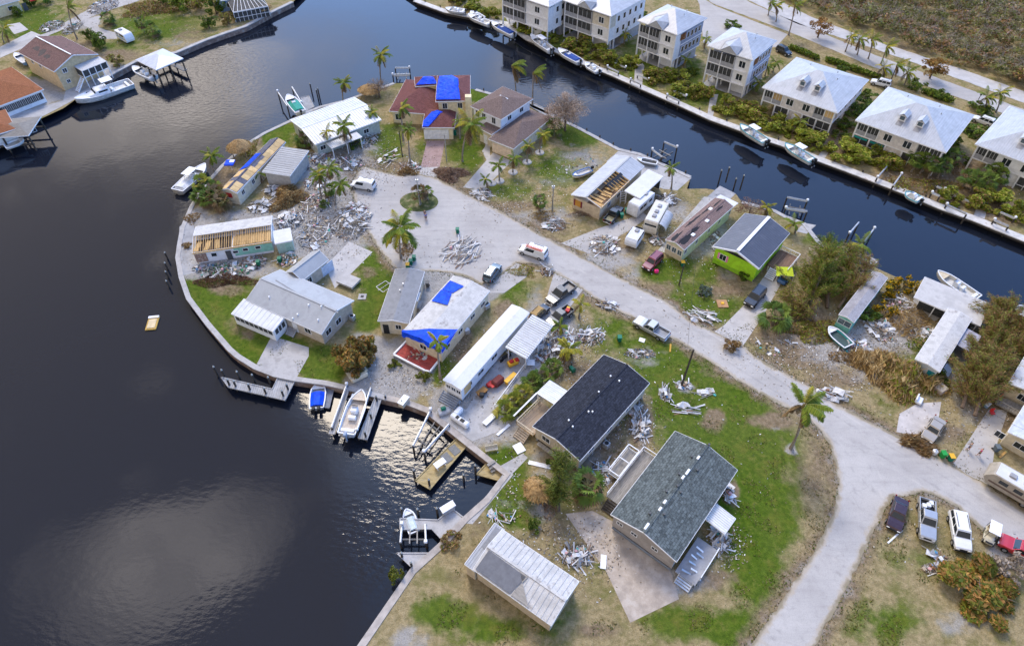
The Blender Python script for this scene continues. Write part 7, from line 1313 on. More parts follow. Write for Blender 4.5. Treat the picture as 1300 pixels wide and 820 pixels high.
# ------------------------------------------------------------------ docks, lifts, pilings
PIL = MB().tube([(0, 0, -2.6), (0, 0, .9)], .15, 8).mesh('piling', WOODD); PCAP = MB().tube([(0, 0, .9), (0, 0, 1.2)], [.16, .03], 8).mesh('cap', PILEW)
def pilings(t, pxs, top=1.0, zb=WZ):
    o = t.location
    for p in pxs:
        q = G(*p, zb); a = inst('piling', PIL, t, (q.x-o.x, q.y-o.y, top-.9-o.z)); inst('cap', PCAP, a)
def dock(label, pxs, z=-.1, m=WOODG, posts=(), name='dock', cat='dock', dirn=None, plank=0):
    P = [G(*p, z) for p in pxs]; c = sum(P, Vector())/len(P); t = thing(name, label, cat, (c.x, c.y, z)); ar = sum(P[i].x*P[(i+1) % len(P)].y-P[(i+1) % len(P)].x*P[i].y for i in range(len(P)))
    if ar < 0: P = P[::-1]
    MB().slab([p-t.location for p in P], .22).build('deck', m, t)
    m_ = MB(); [m_.bar(P[i]-t.location+Vector((0, 0, .03)), P[(i+1) % len(P)]-t.location+Vector((0, 0, .03)), .14, .14) for i in range(len(P))]; m_.build('edge_beam', m, t); pilings(t, posts); return t
GWD = ribbed('grey_dock_boards', (.36, .36, .36), .32, 0, .9, .05, .2, sharp=.08)
dock('grey L-shaped dock with pilings off the point lawn', [(281, 479), (346, 494), (353, 479), (375, 482), (362, 508), (290, 491.5)], -.2, GWD, ((277, 478), (287, 482), (306, 484), (325, 488), (345, 491), (294, 494), (302, 496), (320, 500), (340, 505), (362, 508), (368, 500)))
dock('floating grey jet ski dock beside the blue tarped boat', [(415, 491), (424, 493), (418, 518), (412, 517)], -.9, mat('grey_float', (.2, .22, .27)))
dock('long narrow dock on the right of the raised white boat', [(476, 505), (484, 507), (466, 558), (455, 556)], -.1, GWD, ((456, 558), (466, 560), (473, 537), (480, 515)))
def lift(label, px4, z=.9, name='boat_lift', beams=True, posts=1.5, cradle=True):
    """px4: four piling positions at the water: two on one side, then two on the other"""
    P = [G(*p, WZ) for p in px4]; c = sum(P, Vector())/4; t = thing(name, label, 'boat lift', (c.x, c.y, 0)); Q = [Vector((p.x-c.x, p.y-c.y, 0)) for p in P]
    for q in Q: a = inst('piling', PIL, t, (q.x, q.y, z-1.0))
    for i, j in ((0, 1), (2, 3)):
        u = Vector((0, 0, z)); MB().bar(Q[i]+u, Q[j]+u, .22, .28).build('beam', mat('lift_white', (.6, .62, .64), .4), t); MB().bar(Q[i]+u+Vector((0, 0, .2)), Q[j]+u+Vector((0, 0, .2)), .07).build('drive_shaft', STEEL, t)
        MB().box(Q[i]+u+Vector((0, 0, .35)), (.4, .4, .4)).build('lift_motor', WHITE, t, bevel=.05)
    if cradle:
        for k in (.25, .75): a, b = Q[0].lerp(Q[1], k), Q[3].lerp(Q[2], k); MB().bar(a-Vector((0, 0, .35)), b-Vector((0, 0, .35)), .2, .25).build('cradle_beam', GREYD, t)
        for k in (.35, .65): a, b = Q[0].lerp(Q[3], k), Q[1].lerp(Q[2], k); MB().bar(a-Vector((0, 0, .15)), b-Vector((0, 0, .15)), .15, .12).build('bunk', WOODG, t)
    return t
lift('large aluminium boat lift holding the white boat by the gravel yard', ((443, 498), (424, 552), (456, 556), (473, 502)), .5)
for a, b in (((440, 495), (421, 551)), ((448, 500), (431, 553))):
    p, q = G(*a, 0), G(*b, 0); o = thing('lift_walkway', ['outer pale walkway on the left of the raised boat', 'inner white guide rail on the left of the raised boat'][a[0] > 444], 'walkway', p, 0); MB().bar((0, 0, 0), q-p, .8 if a[0] < 444 else .25, .12).build('deck', GWD if a[0] < 444 else WHITE, o)
lift('rusty empty boat lift below the patio with white table', ((548, 530), (526, 575), (540, 583), (571, 548)), .5); lift('white empty boat lift behind the open roofed house', ((826, 203), (838, 212), (857, 200), (841, 193)), 1.1); lift('white empty boat lift beyond the lime house', ((993, 277), (1020, 281), (1020, 268), (995, 263)), 1.0)
lift('white empty lift arms beyond the leaning pines', ((1073, 308), (1085, 294), (1104, 302), (1092, 318)), .8, cradle=False); lift('empty lift on the canal wall before the dry scrub', ((1195, 272), (1220, 284), (1228, 270), (1204, 260)), .9); lift('white lift arms at the canal wall before the sabal palms', ((1108, 238), (1120, 224), (1138, 234), (1128, 248)), 1.0); lift('small lift with leaning poles on the canal wall', ((1176, 258), (1186, 262), (1192, 254), (1182, 250)), 1.1)
lift('dark empty lift before the narrow stilt house', ((799, 112), (812, 118), (822, 112), (808, 106)), .8); lift('dark empty lift before the porch bay stilt house', ((845, 132), (860, 139), (869, 133), (853, 126)), .8); lift('boat lift with timber beams by the bottom slipway', ((512, 672), (510, 695), (542, 695), (541, 672)), .1)
lift('white frame lift around the teal covered boat', ((356, 130), (368, 148), (386, 144), (374, 124)), 1.3, cradle=False); lift('white lift frame on the shore behind the maroon house', ((500, 106), (522, 105), (521, 97), (503, 97)), .8)
YD = mat('algae_yellow_boards', (.4, .31, .15), .85, .3, .8, col2=(.3, .25, .16), stretch=(1, 3, 1))
dock('yellow brown algae covered dock at the sunken basin', [(581, 555), (595, 563), (546, 621), (527, 610)], -.45, YD, ((527, 608), (546, 620)), 'sunken_dock')
for lb, x, y in (('grey grate set in the algae covered dock nearest the patio', 577, 571), ('grey grate set in the middle of the algae covered dock', 567, 581)): o = MB().box((0, 0, 0), (1.1, 1.5, .06), .72).build('dock_grate', mat('grey_grate', (.2, .2, .19), .9, .2, 6)); o.location = G(x, y, -.42); tag(o, lb, 'grate')
dock('mossy triangular corner platform in the basin', [(605, 602), (618, 588), (641, 604), (634, 610)], -.5, YD, ((604, 602),), 'corner_platform')
dock('pale bent dock by the slipway at the bottom seawall', [(508, 658), (556, 660), (573, 645), (590, 658), (563, 687), (548, 671), (508, 672)], -.1, CONC, ((512, 656), (532, 657), (556, 656)), 'slipway_dock'); dock('white triangular dock below the timber lift', [(504, 702), (548, 702), (525, 722)], -.1, CONC, ((512, 712), (524, 724)), 'corner_dock')
lift('empty white lift right of the dark blue covered boat', ((770, 96), (784, 103), (793, 97), (779, 91)), .9); lift('last white lift at the right end of the canal wall', ((1254, 292), (1272, 300), (1280, 290), (1262, 282)), 1.)
dock('small grey dock behind the teal covered boat lift', [(382, 124), (392, 122), (399, 136), (388, 142)], -.1, GWD, ((404, 126), (396, 118))); dock('tan timber pier by the maroon house shore', [(660, 128), (668, 126), (700, 143), (694, 148)], .1, GWD)
for i, (p, l_) in enumerate((((213, 330), 'three'), ((213, 352), 'lower'))): pass
t = thing('mooring_pilings', None, None, G(0, 0)); bpy.data.objects.remove(t)
def pile(label, px, py, top=1.2, lean=0.):
    q = G(px, py, WZ); t = thing('mooring_piling', label, 'piling', (q.x, q.y, top-.9), 0, 'mooring pilings'); t.rotation_euler.x = lean; inst('post', PIL, t); inst('cap', PCAP, t)
for lb, x, y, tp in (('highest of the pilings off the west seawall', 213, 329, .2), ('second piling down off the west seawall', 213, 342, .2), ('third piling down off the west seawall', 214, 353, .2), ('lowest of the pilings off the west seawall', 215, 365, .2), ('left tall piling behind the brown roofed trailer', 912, 233, 1.8), ('tallest piling behind the brown roofed trailer', 920, 236, 3.), ('right tall piling behind the brown roofed trailer', 938, 246, 3.), ('short piling behind the brown roofed trailer', 931, 241, 1.3), ('lone piling beyond the white metal roof shore', 406, 125, 1.2), ('piling in the middle of the blue basin', 589, 611, .4), ('white capped piling at the basin mouth', 604, 600, .4), ('left piling beside the gravel yard seawall', 491, 512, .6), ('right piling beside the gravel yard seawall', 512, 520, .8)): pile(lb, x, y, tp)
for x, y in ((513, 512),): o = thing('dock_box', 'white dock box on the seawall by the gravel yard', 'dock box', G(x, y)); MB().box((0, 0, .4), (.9, 1.6, .8), -.5).build('body', CREAM, o, bevel=.04); MB().box((0, 0, .84), (.96, 1.66, .08), -.5).build('lid', WHITE, o)
# tiki huts
def tiki(label, px, py, rx, h=3.2, sq=1.):
    t = thing('tiki_hut', label, 'tiki hut', G(px, py), R.uniform(0, 1)); rr = random.Random(px); n = 16
    rings = [[(q*rx*math.cos(2*PI*k/n)*rr.uniform(.93, 1.07), q*rx*sq*math.sin(2*PI*k/n)*rr.uniform(.93, 1.07), z+rr.uniform(-.08, .08)) for k in range(n)] for q, z in ((1, h*.6), (.72, h*.78), (.4, h*.93), (.06, h*1.02))]; MB().loft(rings).build('thatch_roof', THATCH, t)
    rs = np.random.RandomState(px); th = rs.uniform(0, 2*PI, 700); q = np.sqrt(rs.uniform(.02, 1, 700)); P = np.stack([q*rx*np.cos(th), q*rx*sq*np.sin(th), h*(1.02-.42*q)+.05], 1); D = np.stack([np.cos(th), np.sin(th), -.5+0*th], 1); V, F, C = leafquads(P, .8, GOLD, rs, .3, .12, D*1.5); inst('thatch_fringe', npmesh('thatch', V, F, LEAF, C), t)
    for k in range(4): a = PI/4+k*PI/2; MB().box((rx*.7*math.cos(a), rx*sq*.7*math.sin(a), h*.32), (.16, .16, h*.64)).build('post', BARK, t)
tiki('brown thatched tiki hut on the west seawall by the plywood patched house', 307, 198, 2.5, 3.6); tiki('small thatched hut behind the white metal roof house', 470, 122, 2.6, 2.6); tiki('golden thatched umbrella on the bottom lawn beside the pine', 683, 628, 1.9, 2.4); tiki('thatched hut on the top far bank by the water', 336, 18, 2.4, 3.)
# ------------------------------------------------------------------ debris piles
SHEETM = [mat('white_aluminium', (.6, .6, .6), .5, .2, rand=.3), mat('pale_grey_sheet', (.36, .365, .37), .6, .2, rand=.35), mat('white_vinyl', (.66, .65, .63), .6, .15, rand=.25)]
PLK = {}
def plankmesh(kind, k):
    key = (kind, k)
    if key in PLK: return PLK[key]
    rr = random.Random(k+7*len(kind)); m = MB(); m_ = SHEETM[k % 3]
    if kind == 'plank': L = rr.uniform(1.2, 3.8); m.box((0, 0, 0), (L, rr.uniform(.08, .18), .05)); m_ = [SHEETM[0], SHEETM[1], WOODG, SHEETM[2], mat('tan_board', (.42, .33, .22), rand=.3), SHEETM[0], WOODB, SHEETM[2], mat('rusty_strip', (.26, .17, .12), rand=.3), SHEETM[1]][k]
    elif kind == 'sheet':
        a, b = rr.uniform(.35, .85), rr.uniform(.2, .5); c = [rr.uniform(-.12, .25) for _ in range(6)]
        m.add([(-a, -b, c[0]), (0, -b*.95, c[1]), (a, -b, c[2]), (a*.95, b, c[3]), (0, b, c[4]+.15), (-a, b*.9, c[5])], [(0, 1, 4, 5), (1, 2, 3, 4)]); m.add([(-a, -b, c[0]-.03), (0, -b*.95, c[1]-.03), (a, -b, c[2]-.03), (a*.95, b, c[3]-.03), (0, b, c[4]+.12), (-a, b*.9, c[5]-.03)], [(5, 4, 1, 0), (4, 3, 2, 1), (0, 1, 7, 6)] if 0 else [(5, 4, 1, 0), (4, 3, 2, 1)])
    else: a = rr.uniform(.2, .5); m.box((0, 0, 0), (a*.9, a*rr.uniform(.5, 1), a*rr.uniform(.3, .9))); m_ = [SHEETM[0], WOODG, mat('tan_scrap', (.5, .4, .28)), mat('dark_scrap', (.08, .08, .09)), mat('blue_scrap', (.1, .25, .45)), mat('teal_scrap', (.1, .4, .36)), mat('pink_insulation', (.6, .35, .36)), mat('yellow_foam', (.6, .48, .2)), mat('rust_scrap', (.28, .15, .08)), WOODB][k]
    PLK[key] = m.mesh({'plank': 'plank', 'sheet': 'metal_sheet', 'bit': 'scrap'}[kind], m_); return PLK[key]
def pile_of(label, px, py, rx, ry, h=1.2, planks=14, sheets=6, bits=8, ang=None, spread=.7, mound=True, name='debris_pile', scale=1., mcol=None, cat='debris pile'):
    c = G(px, py); t = thing(name, label, cat, c); ex = (G(px+rx, py)-c).length; ey = (G(px, py-ry)-c).length; rr = random.Random(int(px*31+py))
    if mound:
        n = int(200+ex*ey*26); rs = np.random.RandomState(int(px+py)); th = rs.uniform(0, 2*PI, n); q = np.sqrt(rs.uniform(0, 1, n)); P = np.stack([q*np.cos(th)*ex, q*np.sin(th)*ey, (1-q**1.5)*h*.75*rs.uniform(.2, 1, n)+.06], 1)
        V, F, C = leafquads(P, .42, mcol or [(.55, .55, .55), (.36, .36, .37), (.64, .63, .61), (.3, .25, .2), (.42, .33, .23), (.12, .12, .12), (.24, .18, .13), (.5, .46, .4)], rs, .6, .45); o = inst('rubble', npmesh('rubble', V, F, LEAFM, C), t); o['kind'] = 'stuff'
    for kind, n in (('sheet', int(sheets*1.1)), ('plank', int(planks*1.8)), ('bit', bits)):
        for i in range(n):
            th = rr.uniform(0, 2*PI); q = math.sqrt(rr.random()); x, y = q*math.cos(th)*ex*.92, q*math.sin(th)*ey*.92; z = (1-q**1.6)*h*.75*rr.uniform(.4, 1.05)+.08
            a = rr.gauss(ang, spread) if ang is not None else rr.uniform(0, PI)
            inst({'plank': 'plank', 'sheet': 'metal_sheet', 'bit': 'scrap'}[kind], plankmesh(kind, rr.randint(0, 9)), t, (x, y, z), (rr.gauss(0, .15), rr.gauss(0, .12), a), scale*rr.uniform(.7, 1.1))
    return t
LEAFM = leafmat('scrap_flakes', 0.)
pile_of('largest grey heap of crumpled metal in the yard left of the cul-de-sac', 447, 281, 24, 24, 2.4, 24, 26, 26)
pile_of('loose heap of long white planks in the middle of the street', 586, 321, 26, 19, .7, 46, 3, 4, .9, .5, False, scale=1.1)
pile_of('white slatted heap with long planks on the verge before the open roofed house', 704, 285, 15, 9, .7, 16, 7, 4, -.3, .5); pile_of('white and black debris pile by the sand lot street edge', 768, 312, 20, 13, 1., 20, 8, 8, .6, .5)
pile_of('stack of white siding strips on the grass before the cream trailer', 891, 402, 21, 10, .6, 26, 2, 3, -.5, .3, False, scale=1.0); pile_of('wide pile of white carport metal on the drive beside the ribbed carport', 706, 436, 28, 20, 1.5, 28, 16, 12, .9, .5); pile_of('white and pink debris tail pointing at the green bin', 748, 428, 20, 10, .9, 16, 5, 6, .5, .3)
pile_of('torn white siding heaped along the right wall of the charcoal roofed house', 812, 536, 11, 24, 1.4, 22, 12, 10, 1.2, .5); pile_of('white rubble pile at the foot of the white metal roof house wall', 468, 174, 12, 14, 1.3, 8, 14, 14); pile_of('white boards and sheet on the lawn left of the pink driveway', 494, 200, 13, 12, .5, 7, 5, 3, .6, .4, False)
pile_of('white scattered rubble between the two roofs left of the palms', 400, 205, 24, 12, 1., 12, 12, 24); pile_of('white rubble trail below the hanging palm', 438, 208, 26, 9, .8, 10, 10, 24); pile_of('crumpled pale metal sheets before the grey metal carport', 350, 242, 14, 8, 1., 5, 12, 4); pile_of('torn metal sheets strewn behind the small mint shed', 368, 280, 18, 12, 1.2, 10, 14, 10); pile_of('bent grey sheets between the rafters house and the brown palm heap', 332, 262, 18, 9, .9, 8, 12, 6)
pile_of('mixed rubbish with a green tarp before the rafters house', 285, 344, 34, 10, 1., 10, 8, 16, mcol=[(.5, .48, .45), (.05, .3, .1), (.03, .22, .08), (.3, .2, .15), (.6, .6, .6)]); pile_of('coloured junk and bins before the teal wall', 322, 334, 16, 9, .9, 8, 5, 18); pile_of('cardboard and junk pile on the grass by the mint shed', 365, 330, 13, 8, 1., 6, 4, 18, mcol=[(.5, .38, .24), (.6, .6, .58), (.3, .2, .12), (.1, .4, .36)])
pile_of('white broken boards by the tan gravel drive at the bottom', 732, 706, 22, 14, .8, 14, 8, 14); pile_of('long crumpled metal sheet on the street verge by the pines', 1059, 501, 20, 8, .8, 7, 10, 2, -.4, .3, False, scale=1.15); pile_of('white wreckage between the teal trailer and the flowering bushes', 1116, 418, 18, 16, .9, 12, 12, 18); pile_of('wreckage under the yellow bush near the canal corner', 1140, 386, 16, 14, .9, 10, 6, 14); pile_of('white wreckage on the bank behind the lime house pines', 1070, 320, 16, 6, .7, 6, 6, 10)
pile_of('pale broken plaster strip across the big lawn', 812, 449, 20, 6, .25, 2, 3, 10, -.4, .2, scale=.8); pile_of('white boards at the foot of the power pole', 869, 489, 9, 5, .3, 4, 4, 6); pile_of('bent white gutter lengths on the big lawn', 870, 520, 16, 6, .3, 5, 1, 0, -.3, .4, False, scale=1.2); pile_of('white sheet pieces lying right of the power pole', 900, 499, 11, 5, .25, 2, 6, 1, -.3, .4, False); pile_of('small white wreck standing on the lawn below the power pole', 844, 500, 6, 9, .9, 6, 5, 3, 1.2, .4)
pile_of('white planks heap beside the pale driveway at the cul-de-sac', 612, 247, 12, 8, .8, 16, 5, 4, -.5, .5); pile_of('yellow and white boards at the verge corner by the pickups', 772, 388, 12, 6, .6, 12, 3, 3, -.4, .3); pile_of('debris of pipes on the round verge beside the white van', 694, 344, 9, 7, .5, 10, 2, 2); pile_of('white debris pile at the top of the far bank road', 131, 9, 18, 9, 1.6, 12, 14, 20); pile_of('grey debris pile on the verge beside the far bank road', 66, 34, 14, 7, 1.2, 12, 6, 14); pile_of('small debris pile behind the tan raised house', 92, 36, 10, 8, 1., 8, 6, 10)
pile_of('white planks on the sand under the collapsed carport by the motorhome', 846, 255, 14, 8, .6, 8, 8, 6); pile_of('boxes and rags on the sand beside the motorhome awning', 832, 306, 9, 6, .8, 4, 4, 14); pile_of('junk along the side wall of the yellow green trailer', 912, 312, 9, 22, .9, 10, 6, 18); pile_of('junk on the red patio', 532, 452, 17, 10, .5, 9, 5, 40, mound=False, scale=.7); pile_of('ruined porch wreckage at the right corner of the grey shingle house', 913, 684, 12, 16, 1.0, 14, 8, 8, .7, .5); pile_of('wreckage behind the grey shingle house under the eave', 925, 628, 6, 10, .9, 6, 5, 6)
pile_of('scattered white scraps on the dry verge by the fan palm', 985, 440, 30, 12, .2, 4, 4, 16, mound=False, scale=.7); pile_of('white scraps on the sand under the pines', 1085, 440, 22, 10, .4, 6, 10, 18); pile_of('white sheet and red jug on the corner grass at the bottom', 1190, 706, 12, 6, .3, 3, 4, 3, mound=False); pile_of('pale stones beside the bottom bush', 1186, 722, 16, 6, .4, 2, 4, 16); pile_of('debris behind the patched white roof at the seawall', 640, 656, 24, 7, .3, 6, 2, 12, mound=False, scale=.8); pile_of('white blown litter along the open roofed house lawn', 738, 212, 34, 14, .15, 2, 3, 26, mound=False, scale=.6)
pile_of('white scraps by the canal slab of the T driveway', 1215, 420, 8, 14, .5, 8, 6, 10); pile_of('white debris in the yard left of the T shaped slab', 1170, 424, 20, 12, .4, 8, 6, 14)
# ------------------------------------------------------------------ bins and yard things
def wheelie(label, px, py, m=GRNB, lid=None, rz=0., lying=False, s=1.):
    t = thing('wheelie_bin', label, 'bin', G(px, py), rz, 'wheeled bins'); t.scale = (s, s, s)
    if lying: t.rotation_euler = (PI/2, 0, rz); t.location.z = .35
    MB().loft([[(-a, -b, z), (a, -b, z), (a, b, z), (-a, b, z)] for a, b, z in ((.24, .28, .1), (.3, .36, 1.0))]).build('body', m, t, bevel=.03); MB().box((0, .02, 1.04), (.66, .8, .08)).build('lid', lid or m, t, bevel=.03); MB().bar((-.25, .42, .95), (.25, .42, .95), .05).build('handle', DARK, t)
    for x in (-.27, .27): MB().tube([(x-.04, .3, .12), (x+.04, .3, .12)], .13, 8).build('wheel', TYRE, t)
for a in (('green bin alone on the street above the white plank heap', 581, 296), ('rear green bin by the green coconut palm', 526, 331), ('middle green bin by the green coconut palm', 522, 336), ('green bin with yellow lid by the green coconut palm', 518, 341, GRNB, YEL), ('green bin by the cream garage door', 578, 172), ('front green bin by the black pickup near the open roofed house', 789, 277), ('rear green bin near the open roofed house', 795, 271), ('green bin with yellow lid at the cream trailer corner', 866, 338, GRNB, YEL), ('green bin standing alone on the big lawn', 786, 433), ('green bin at the street corner by the brush heap', 1195, 580, mat('bright_green_bin', (.02, .3, .06))), ('dark bin with yellow lid at the street corner', 1205, 584, GRNB, YEL), ('green bin in the junk before the teal wall', 329, 337), ('green bin by the junk pile near the mint shed', 356, 333), ('dark grey bin between the grey roof and the blue tarped roof', 543, 364, GREYD), ('grey bin by the driveway at the right edge', 1263, 572, mat('grey_bin', (.12, .15, .17)))): wheelie(*a)
wheelie('green bin fallen on the ground behind the charcoal roofed house', 723, 467, GRNB, None, .6, True); wheelie('green bin under the teal blind house porch', 1113, 194, GRNB, YEL)
def prop(name, label, cat, px, py, parts, rz=0., z=0.):
    t = thing(name, label, cat, G(px, py, z), rz); t.location.z = z
    for nm, c, d, m_ in parts: MB().box(c, d).build(nm, m_, t, bevel=min(d)*.2)
    return t
prop('gas_tank', 'white gas tank at the street corner beside the green bin', 'tank', 1185, 576, (('tank', (0, 0, .45), (.6, .6, .8), WHITE), ('valve', (0, 0, .92), (.2, .2, .14), STEEL)))
prop('overturned_shed', 'tan shed fallen on its side at the gravel yard', 'shed', 455, 478, (('wall', (0, 0, .5), (2.6, 1.8, .9), CREAM), ('roof', (0, .2, 1.0), (2.9, 1.5, .12), mat('pale_shed_roof', (.55, .5, .36)))), .6); prop('barbecue_grill', 'big maroon covered grill on the side patio', 'grill', 632, 487, (('cover', (0, 0, .6), (1.9, 1.2, 1.1), mat('maroon_cover', (.16, .04, .035))), ('shelf', (-1.2, 0, .7), (.5, .8, .08), RED)), .8); prop('red_cart', 'red cart beside the maroon grill on the side patio', 'cart', 622, 490, (('tray', (0, 0, .5), (1.1, .7, .5), RED), ('handle', (-.7, 0, .8), (.5, .06, .06), DARK)), .8)
prop('ride_on_toy', 'yellow and red machine under the carport edge', 'mower', 651, 463, (('body', (0, 0, .5), (1.6, 1.0, .6), YEL), ('seat', (-.2, 0, .95), (.6, .5, .4), RED), ('bonnet', (.7, 0, .7), (.6, .7, .4), RED)), .5); prop('motorcycle', 'black motorcycle under the carport of the white home', 'motorcycle', 642, 456, (('body', (0, 0, .65), (1.4, .4, .5), DARK), ('wheel', (-.75, 0, .33), (.62, .14, .62), TYRE), ('wheel', (.75, 0, .33), (.62, .14, .62), TYRE), ('handlebar', (.45, 0, 1.05), (.08, .8, .08), STEEL)), .7)
prop('workbench', 'yellow framed bench at the patio railing', 'bench', 648, 483, (('top', (0, 0, .75), (2.2, .7, .08), YEL), ('leg', (-.9, 0, .37), (.1, .6, .72), YEL), ('leg', (.9, 0, .37), (.1, .6, .72), YEL)), .85); prop('wooden_table', 'brown wooden table with a round grill at the plywood board', 'table', 612, 500, (('top', (0, 0, .7), (1.6, 1.0, .1), mat('orange_wood', (.4, .2, .06))), ('leg', (-.6, 0, .33), (.12, .8, .64), WOODB), ('leg', (.6, 0, .33), (.12, .8, .64), WOODB)), .8)
prop('kettle_grill', 'round black grill by the brown wooden table', 'grill', 612, 505, (('bowl', (0, 0, .75), (.7, .7, .5), DARK), ('leg', (0, 0, .3), (.3, .3, .5), GREYD))); prop('sink_counter', 'white L-shaped sink counter on the waterside patio', 'counter', 584, 536, (('counter', (0, 0, .45), (3.0, .8, .9), WHITE), ('return', (-1.1, 1.0, .45), (.8, 1.4, .9), WHITE), ('basin', (.5, 0, .91), (.7, .5, .03), DARK), ('basin', (-.4, 0, .91), (.5, .5, .03), DARK)), -.65)
prop('planter', 'grey planter box with a small plant on the waterside patio', 'planter', 564, 524, (('box', (0, 0, .3), (1.8, 1.0, .6), GREYW), ('plant', (0, .2, .8), (.7, .5, .5), GRNB)), .4); prop('garden_bench', 'pale garden bench on the lawn by the boat ramp', 'bench', 624, 572, (('seat', (0, 0, .45), (1.7, .5, .08), CREAM), ('backrest', (0, .25, .75), (1.7, .08, .5), CREAM), ('leg', (-.7, 0, .2), (.1, .45, .4), CREAM), ('leg', (.7, 0, .2), (.1, .45, .4), CREAM)), .2)
prop('lounger', 'white lounger lying on the side patio below the palms', 'lounger', 621, 534, (('bed', (0, 0, .3), (2.0, .8, .1), WHITE), ('frame', (0, 0, .2), (1.9, .7, .1), STEEL)), .85); prop('white_board', 'square white board on the grass by the tan steps', 'board', 659, 569, (('board', (0, 0, .06), (1.3, 1.5, .08), WHITE),), .5); prop('surfboard', 'white surfboard shaped panel on the lawn edge', 'panel', 685, 590, (('panel', (0, 0, .06), (3.0, .6, .08), WHITE),), -.25); prop('white_gutter', 'white gutter length at the deck corner of the charcoal house', 'gutter', 639, 546, (('gutter', (0, 0, .1), (2.4, .4, .12), WHITE),), .8)
prop('dock_table', 'white fish cleaning table on the algae covered dock', 'table', 559, 592, (('top', (0, 0, .9), (1.6, .9, .1), WHITE), ('leg', (-.6, 0, .45), (.1, .7, .84), WHITE), ('leg', (.6, 0, .45), (.1, .7, .84), WHITE)), .7, -.45); prop('dock_stairs', 'small wooden steps on the mossy corner platform', 'steps', 628, 597, (('tread', (0, 0, .2), (1.2, .4, .1), WOODG), ('tread', (0, .4, .45), (1.2, .4, .1), WOODG), ('tread', (0, .8, .7), (1.2, .4, .1), WOODG)), .6, -.45); prop('dock_cabinet', 'pale cabinet on the slipway dock', 'cabinet', 569, 648, (('body', (0, 0, .5), (1.8, .8, 1.0), STEEL), ('lid', (0, 0, 1.03), (1.9, .9, .08), WHITE)), .6, -.1); prop('lattice_frame', 'white lattice frame lying on the grass by the grey trailer', 'frame', 488, 364, (('bar', (0, .9, .06), (2.0, .08, .08), WHITE), ('bar', (0, -.9, .06), (2.0, .08, .08), WHITE), ('bar', (-1, 0, .06), (.08, 1.8, .08), WHITE), ('bar', (1, 0, .06), (.08, 1.8, .08), WHITE), ('bar', (0, 0, .06), (2.6, .06, .06), WHITE)), .8)
prop('well_cover', 'round concrete cover with a dark hole on the L house lawn', 'cover', 460, 377, (('ring', (0, 0, .06), (1.3, 1.3, .12), CONC), ('hole', (0, 0, .125), (.5, .5, .03), DARK))); prop('air_conditioner', 'grey air conditioner between the flat roof and the carport home', 'air conditioner', 617, 391, (('case', (0, 0, .6), (1.3, 1.1, 1.1), PADG if 'PADG' in globals() else STEEL), ('fan_grille', (0, 0, 1.17), (.8, .8, .04), DARK)), .8); prop('washing_machine', 'grey appliance with debris by the blue tarped wall', 'appliance', 593, 423, (('case', (0, 0, .45), (.9, .8, .9), CONC2), ('lid', (0, 0, .93), (.7, .6, .05), WHITE)), .5)
prop('patio_table', 'round white table at the end of the carport patio', 'table', 674, 464, (('top', (0, 0, .72), (1.1, 1.1, .06), WHITE), ('leg', (0, 0, .36), (.12, .12, .7), WHITE))); prop('red_chair', 'red chair in front of the trailers at the driveway', 'chair', 1258, 526, (('seat', (0, 0, .42), (.6, .6, .08), RED), ('backrest', (0, .28, .75), (.6, .06, .6), RED))); prop('red_chair', 'upper red chair beside the porch at the right edge', 'chair', 1270, 508, (('seat', (0, 0, .42), (.6, .6, .08), RED), ('backrest', (0, .28, .75), (.6, .06, .6), RED)), .5); prop('blue_cooler', 'blue and white cooler near the red chairs', 'cooler', 1252, 516, (('box', (0, 0, .3), (.9, .5, .5), mat('cooler_blue', (.25, .4, .6))), ('lid', (0, 0, .58), (.94, .54, .08), WHITE)), .6); prop('white_sofa', 'white sofa on the sand behind the champagne sedan', 'sofa', 1166, 510, (('seat', (0, 0, .3), (1.3, .8, .4), WHITE), ('backrest', (0, .4, .6), (1.3, .2, .7), WHITE)), .9); prop('mattress', 'tan crate on the sand by the white roofed trailer steps', 'crate', 1192, 496, (('box', (0, 0, .4), (1.6, 1.4, .8), mat('dusty_tan', (.4, .33, .28))), ('lid', (0, 0, .83), (1.5, 1.3, .06), BEIGE)), .5)
prop('pink_bucket', 'bright pink bag on the grass by the red hatchback', 'bag', 833, 346, (('bag', (0, 0, .3), (.7, .6, .6), mat('hot_pink', (.8, .04, .2))), ('tie', (0, 0, .65), (.2, .2, .14), mat('hot_pink', (1, 0, 0))))); prop('pool_slide', 'blue and white umbrella on the seawall by the tiki hut', 'umbrella', 295, 217, (('canopy', (0, 0, 1.9), (1.8, 1.8, .3), BLUET), ('pole', (0, 0, .9), (.08, .08, 1.8), WHITE), ('panel', (.4, .4, 2.06), (.9, .9, .06), WHITE))); prop('mailbox', 'brown post mailbox at the right end of the pale road', 'mailbox', 1242, 127, (('post', (0, 0, .6), (.12, .12, 1.2), WOODD), ('box', (0, 0, 1.3), (.3, .5, .3), DARK)))
prop('fire_pit', 'round orange sand ring on the cream trailer lawn', 'fire pit', 917, 386, (('ring', (0, 0, .08), (1.7, 1.7, .16), mat('orange_clay', (.42, .24, .12))), ('plant', (0, 0, .2), (.5, .5, .2), YEL))); prop('striped_bench', 'rainbow edged board on the grass by the travel trailer', 'board', 1273, 577, (('board', (0, 0, .1), (1.7, .3, .1), mat('rainbow_board', (.5, .3, .1), col2=(.1, .4, .2))),), .6); prop('cart', 'black hand cart at the nose of the travel trailer', 'cart', 1262, 597, (('frame', (0, 0, .5), (1.0, .8, .7), DARK), ('wheel', (.4, 0, .2), (.4, .9, .4), TYRE)))
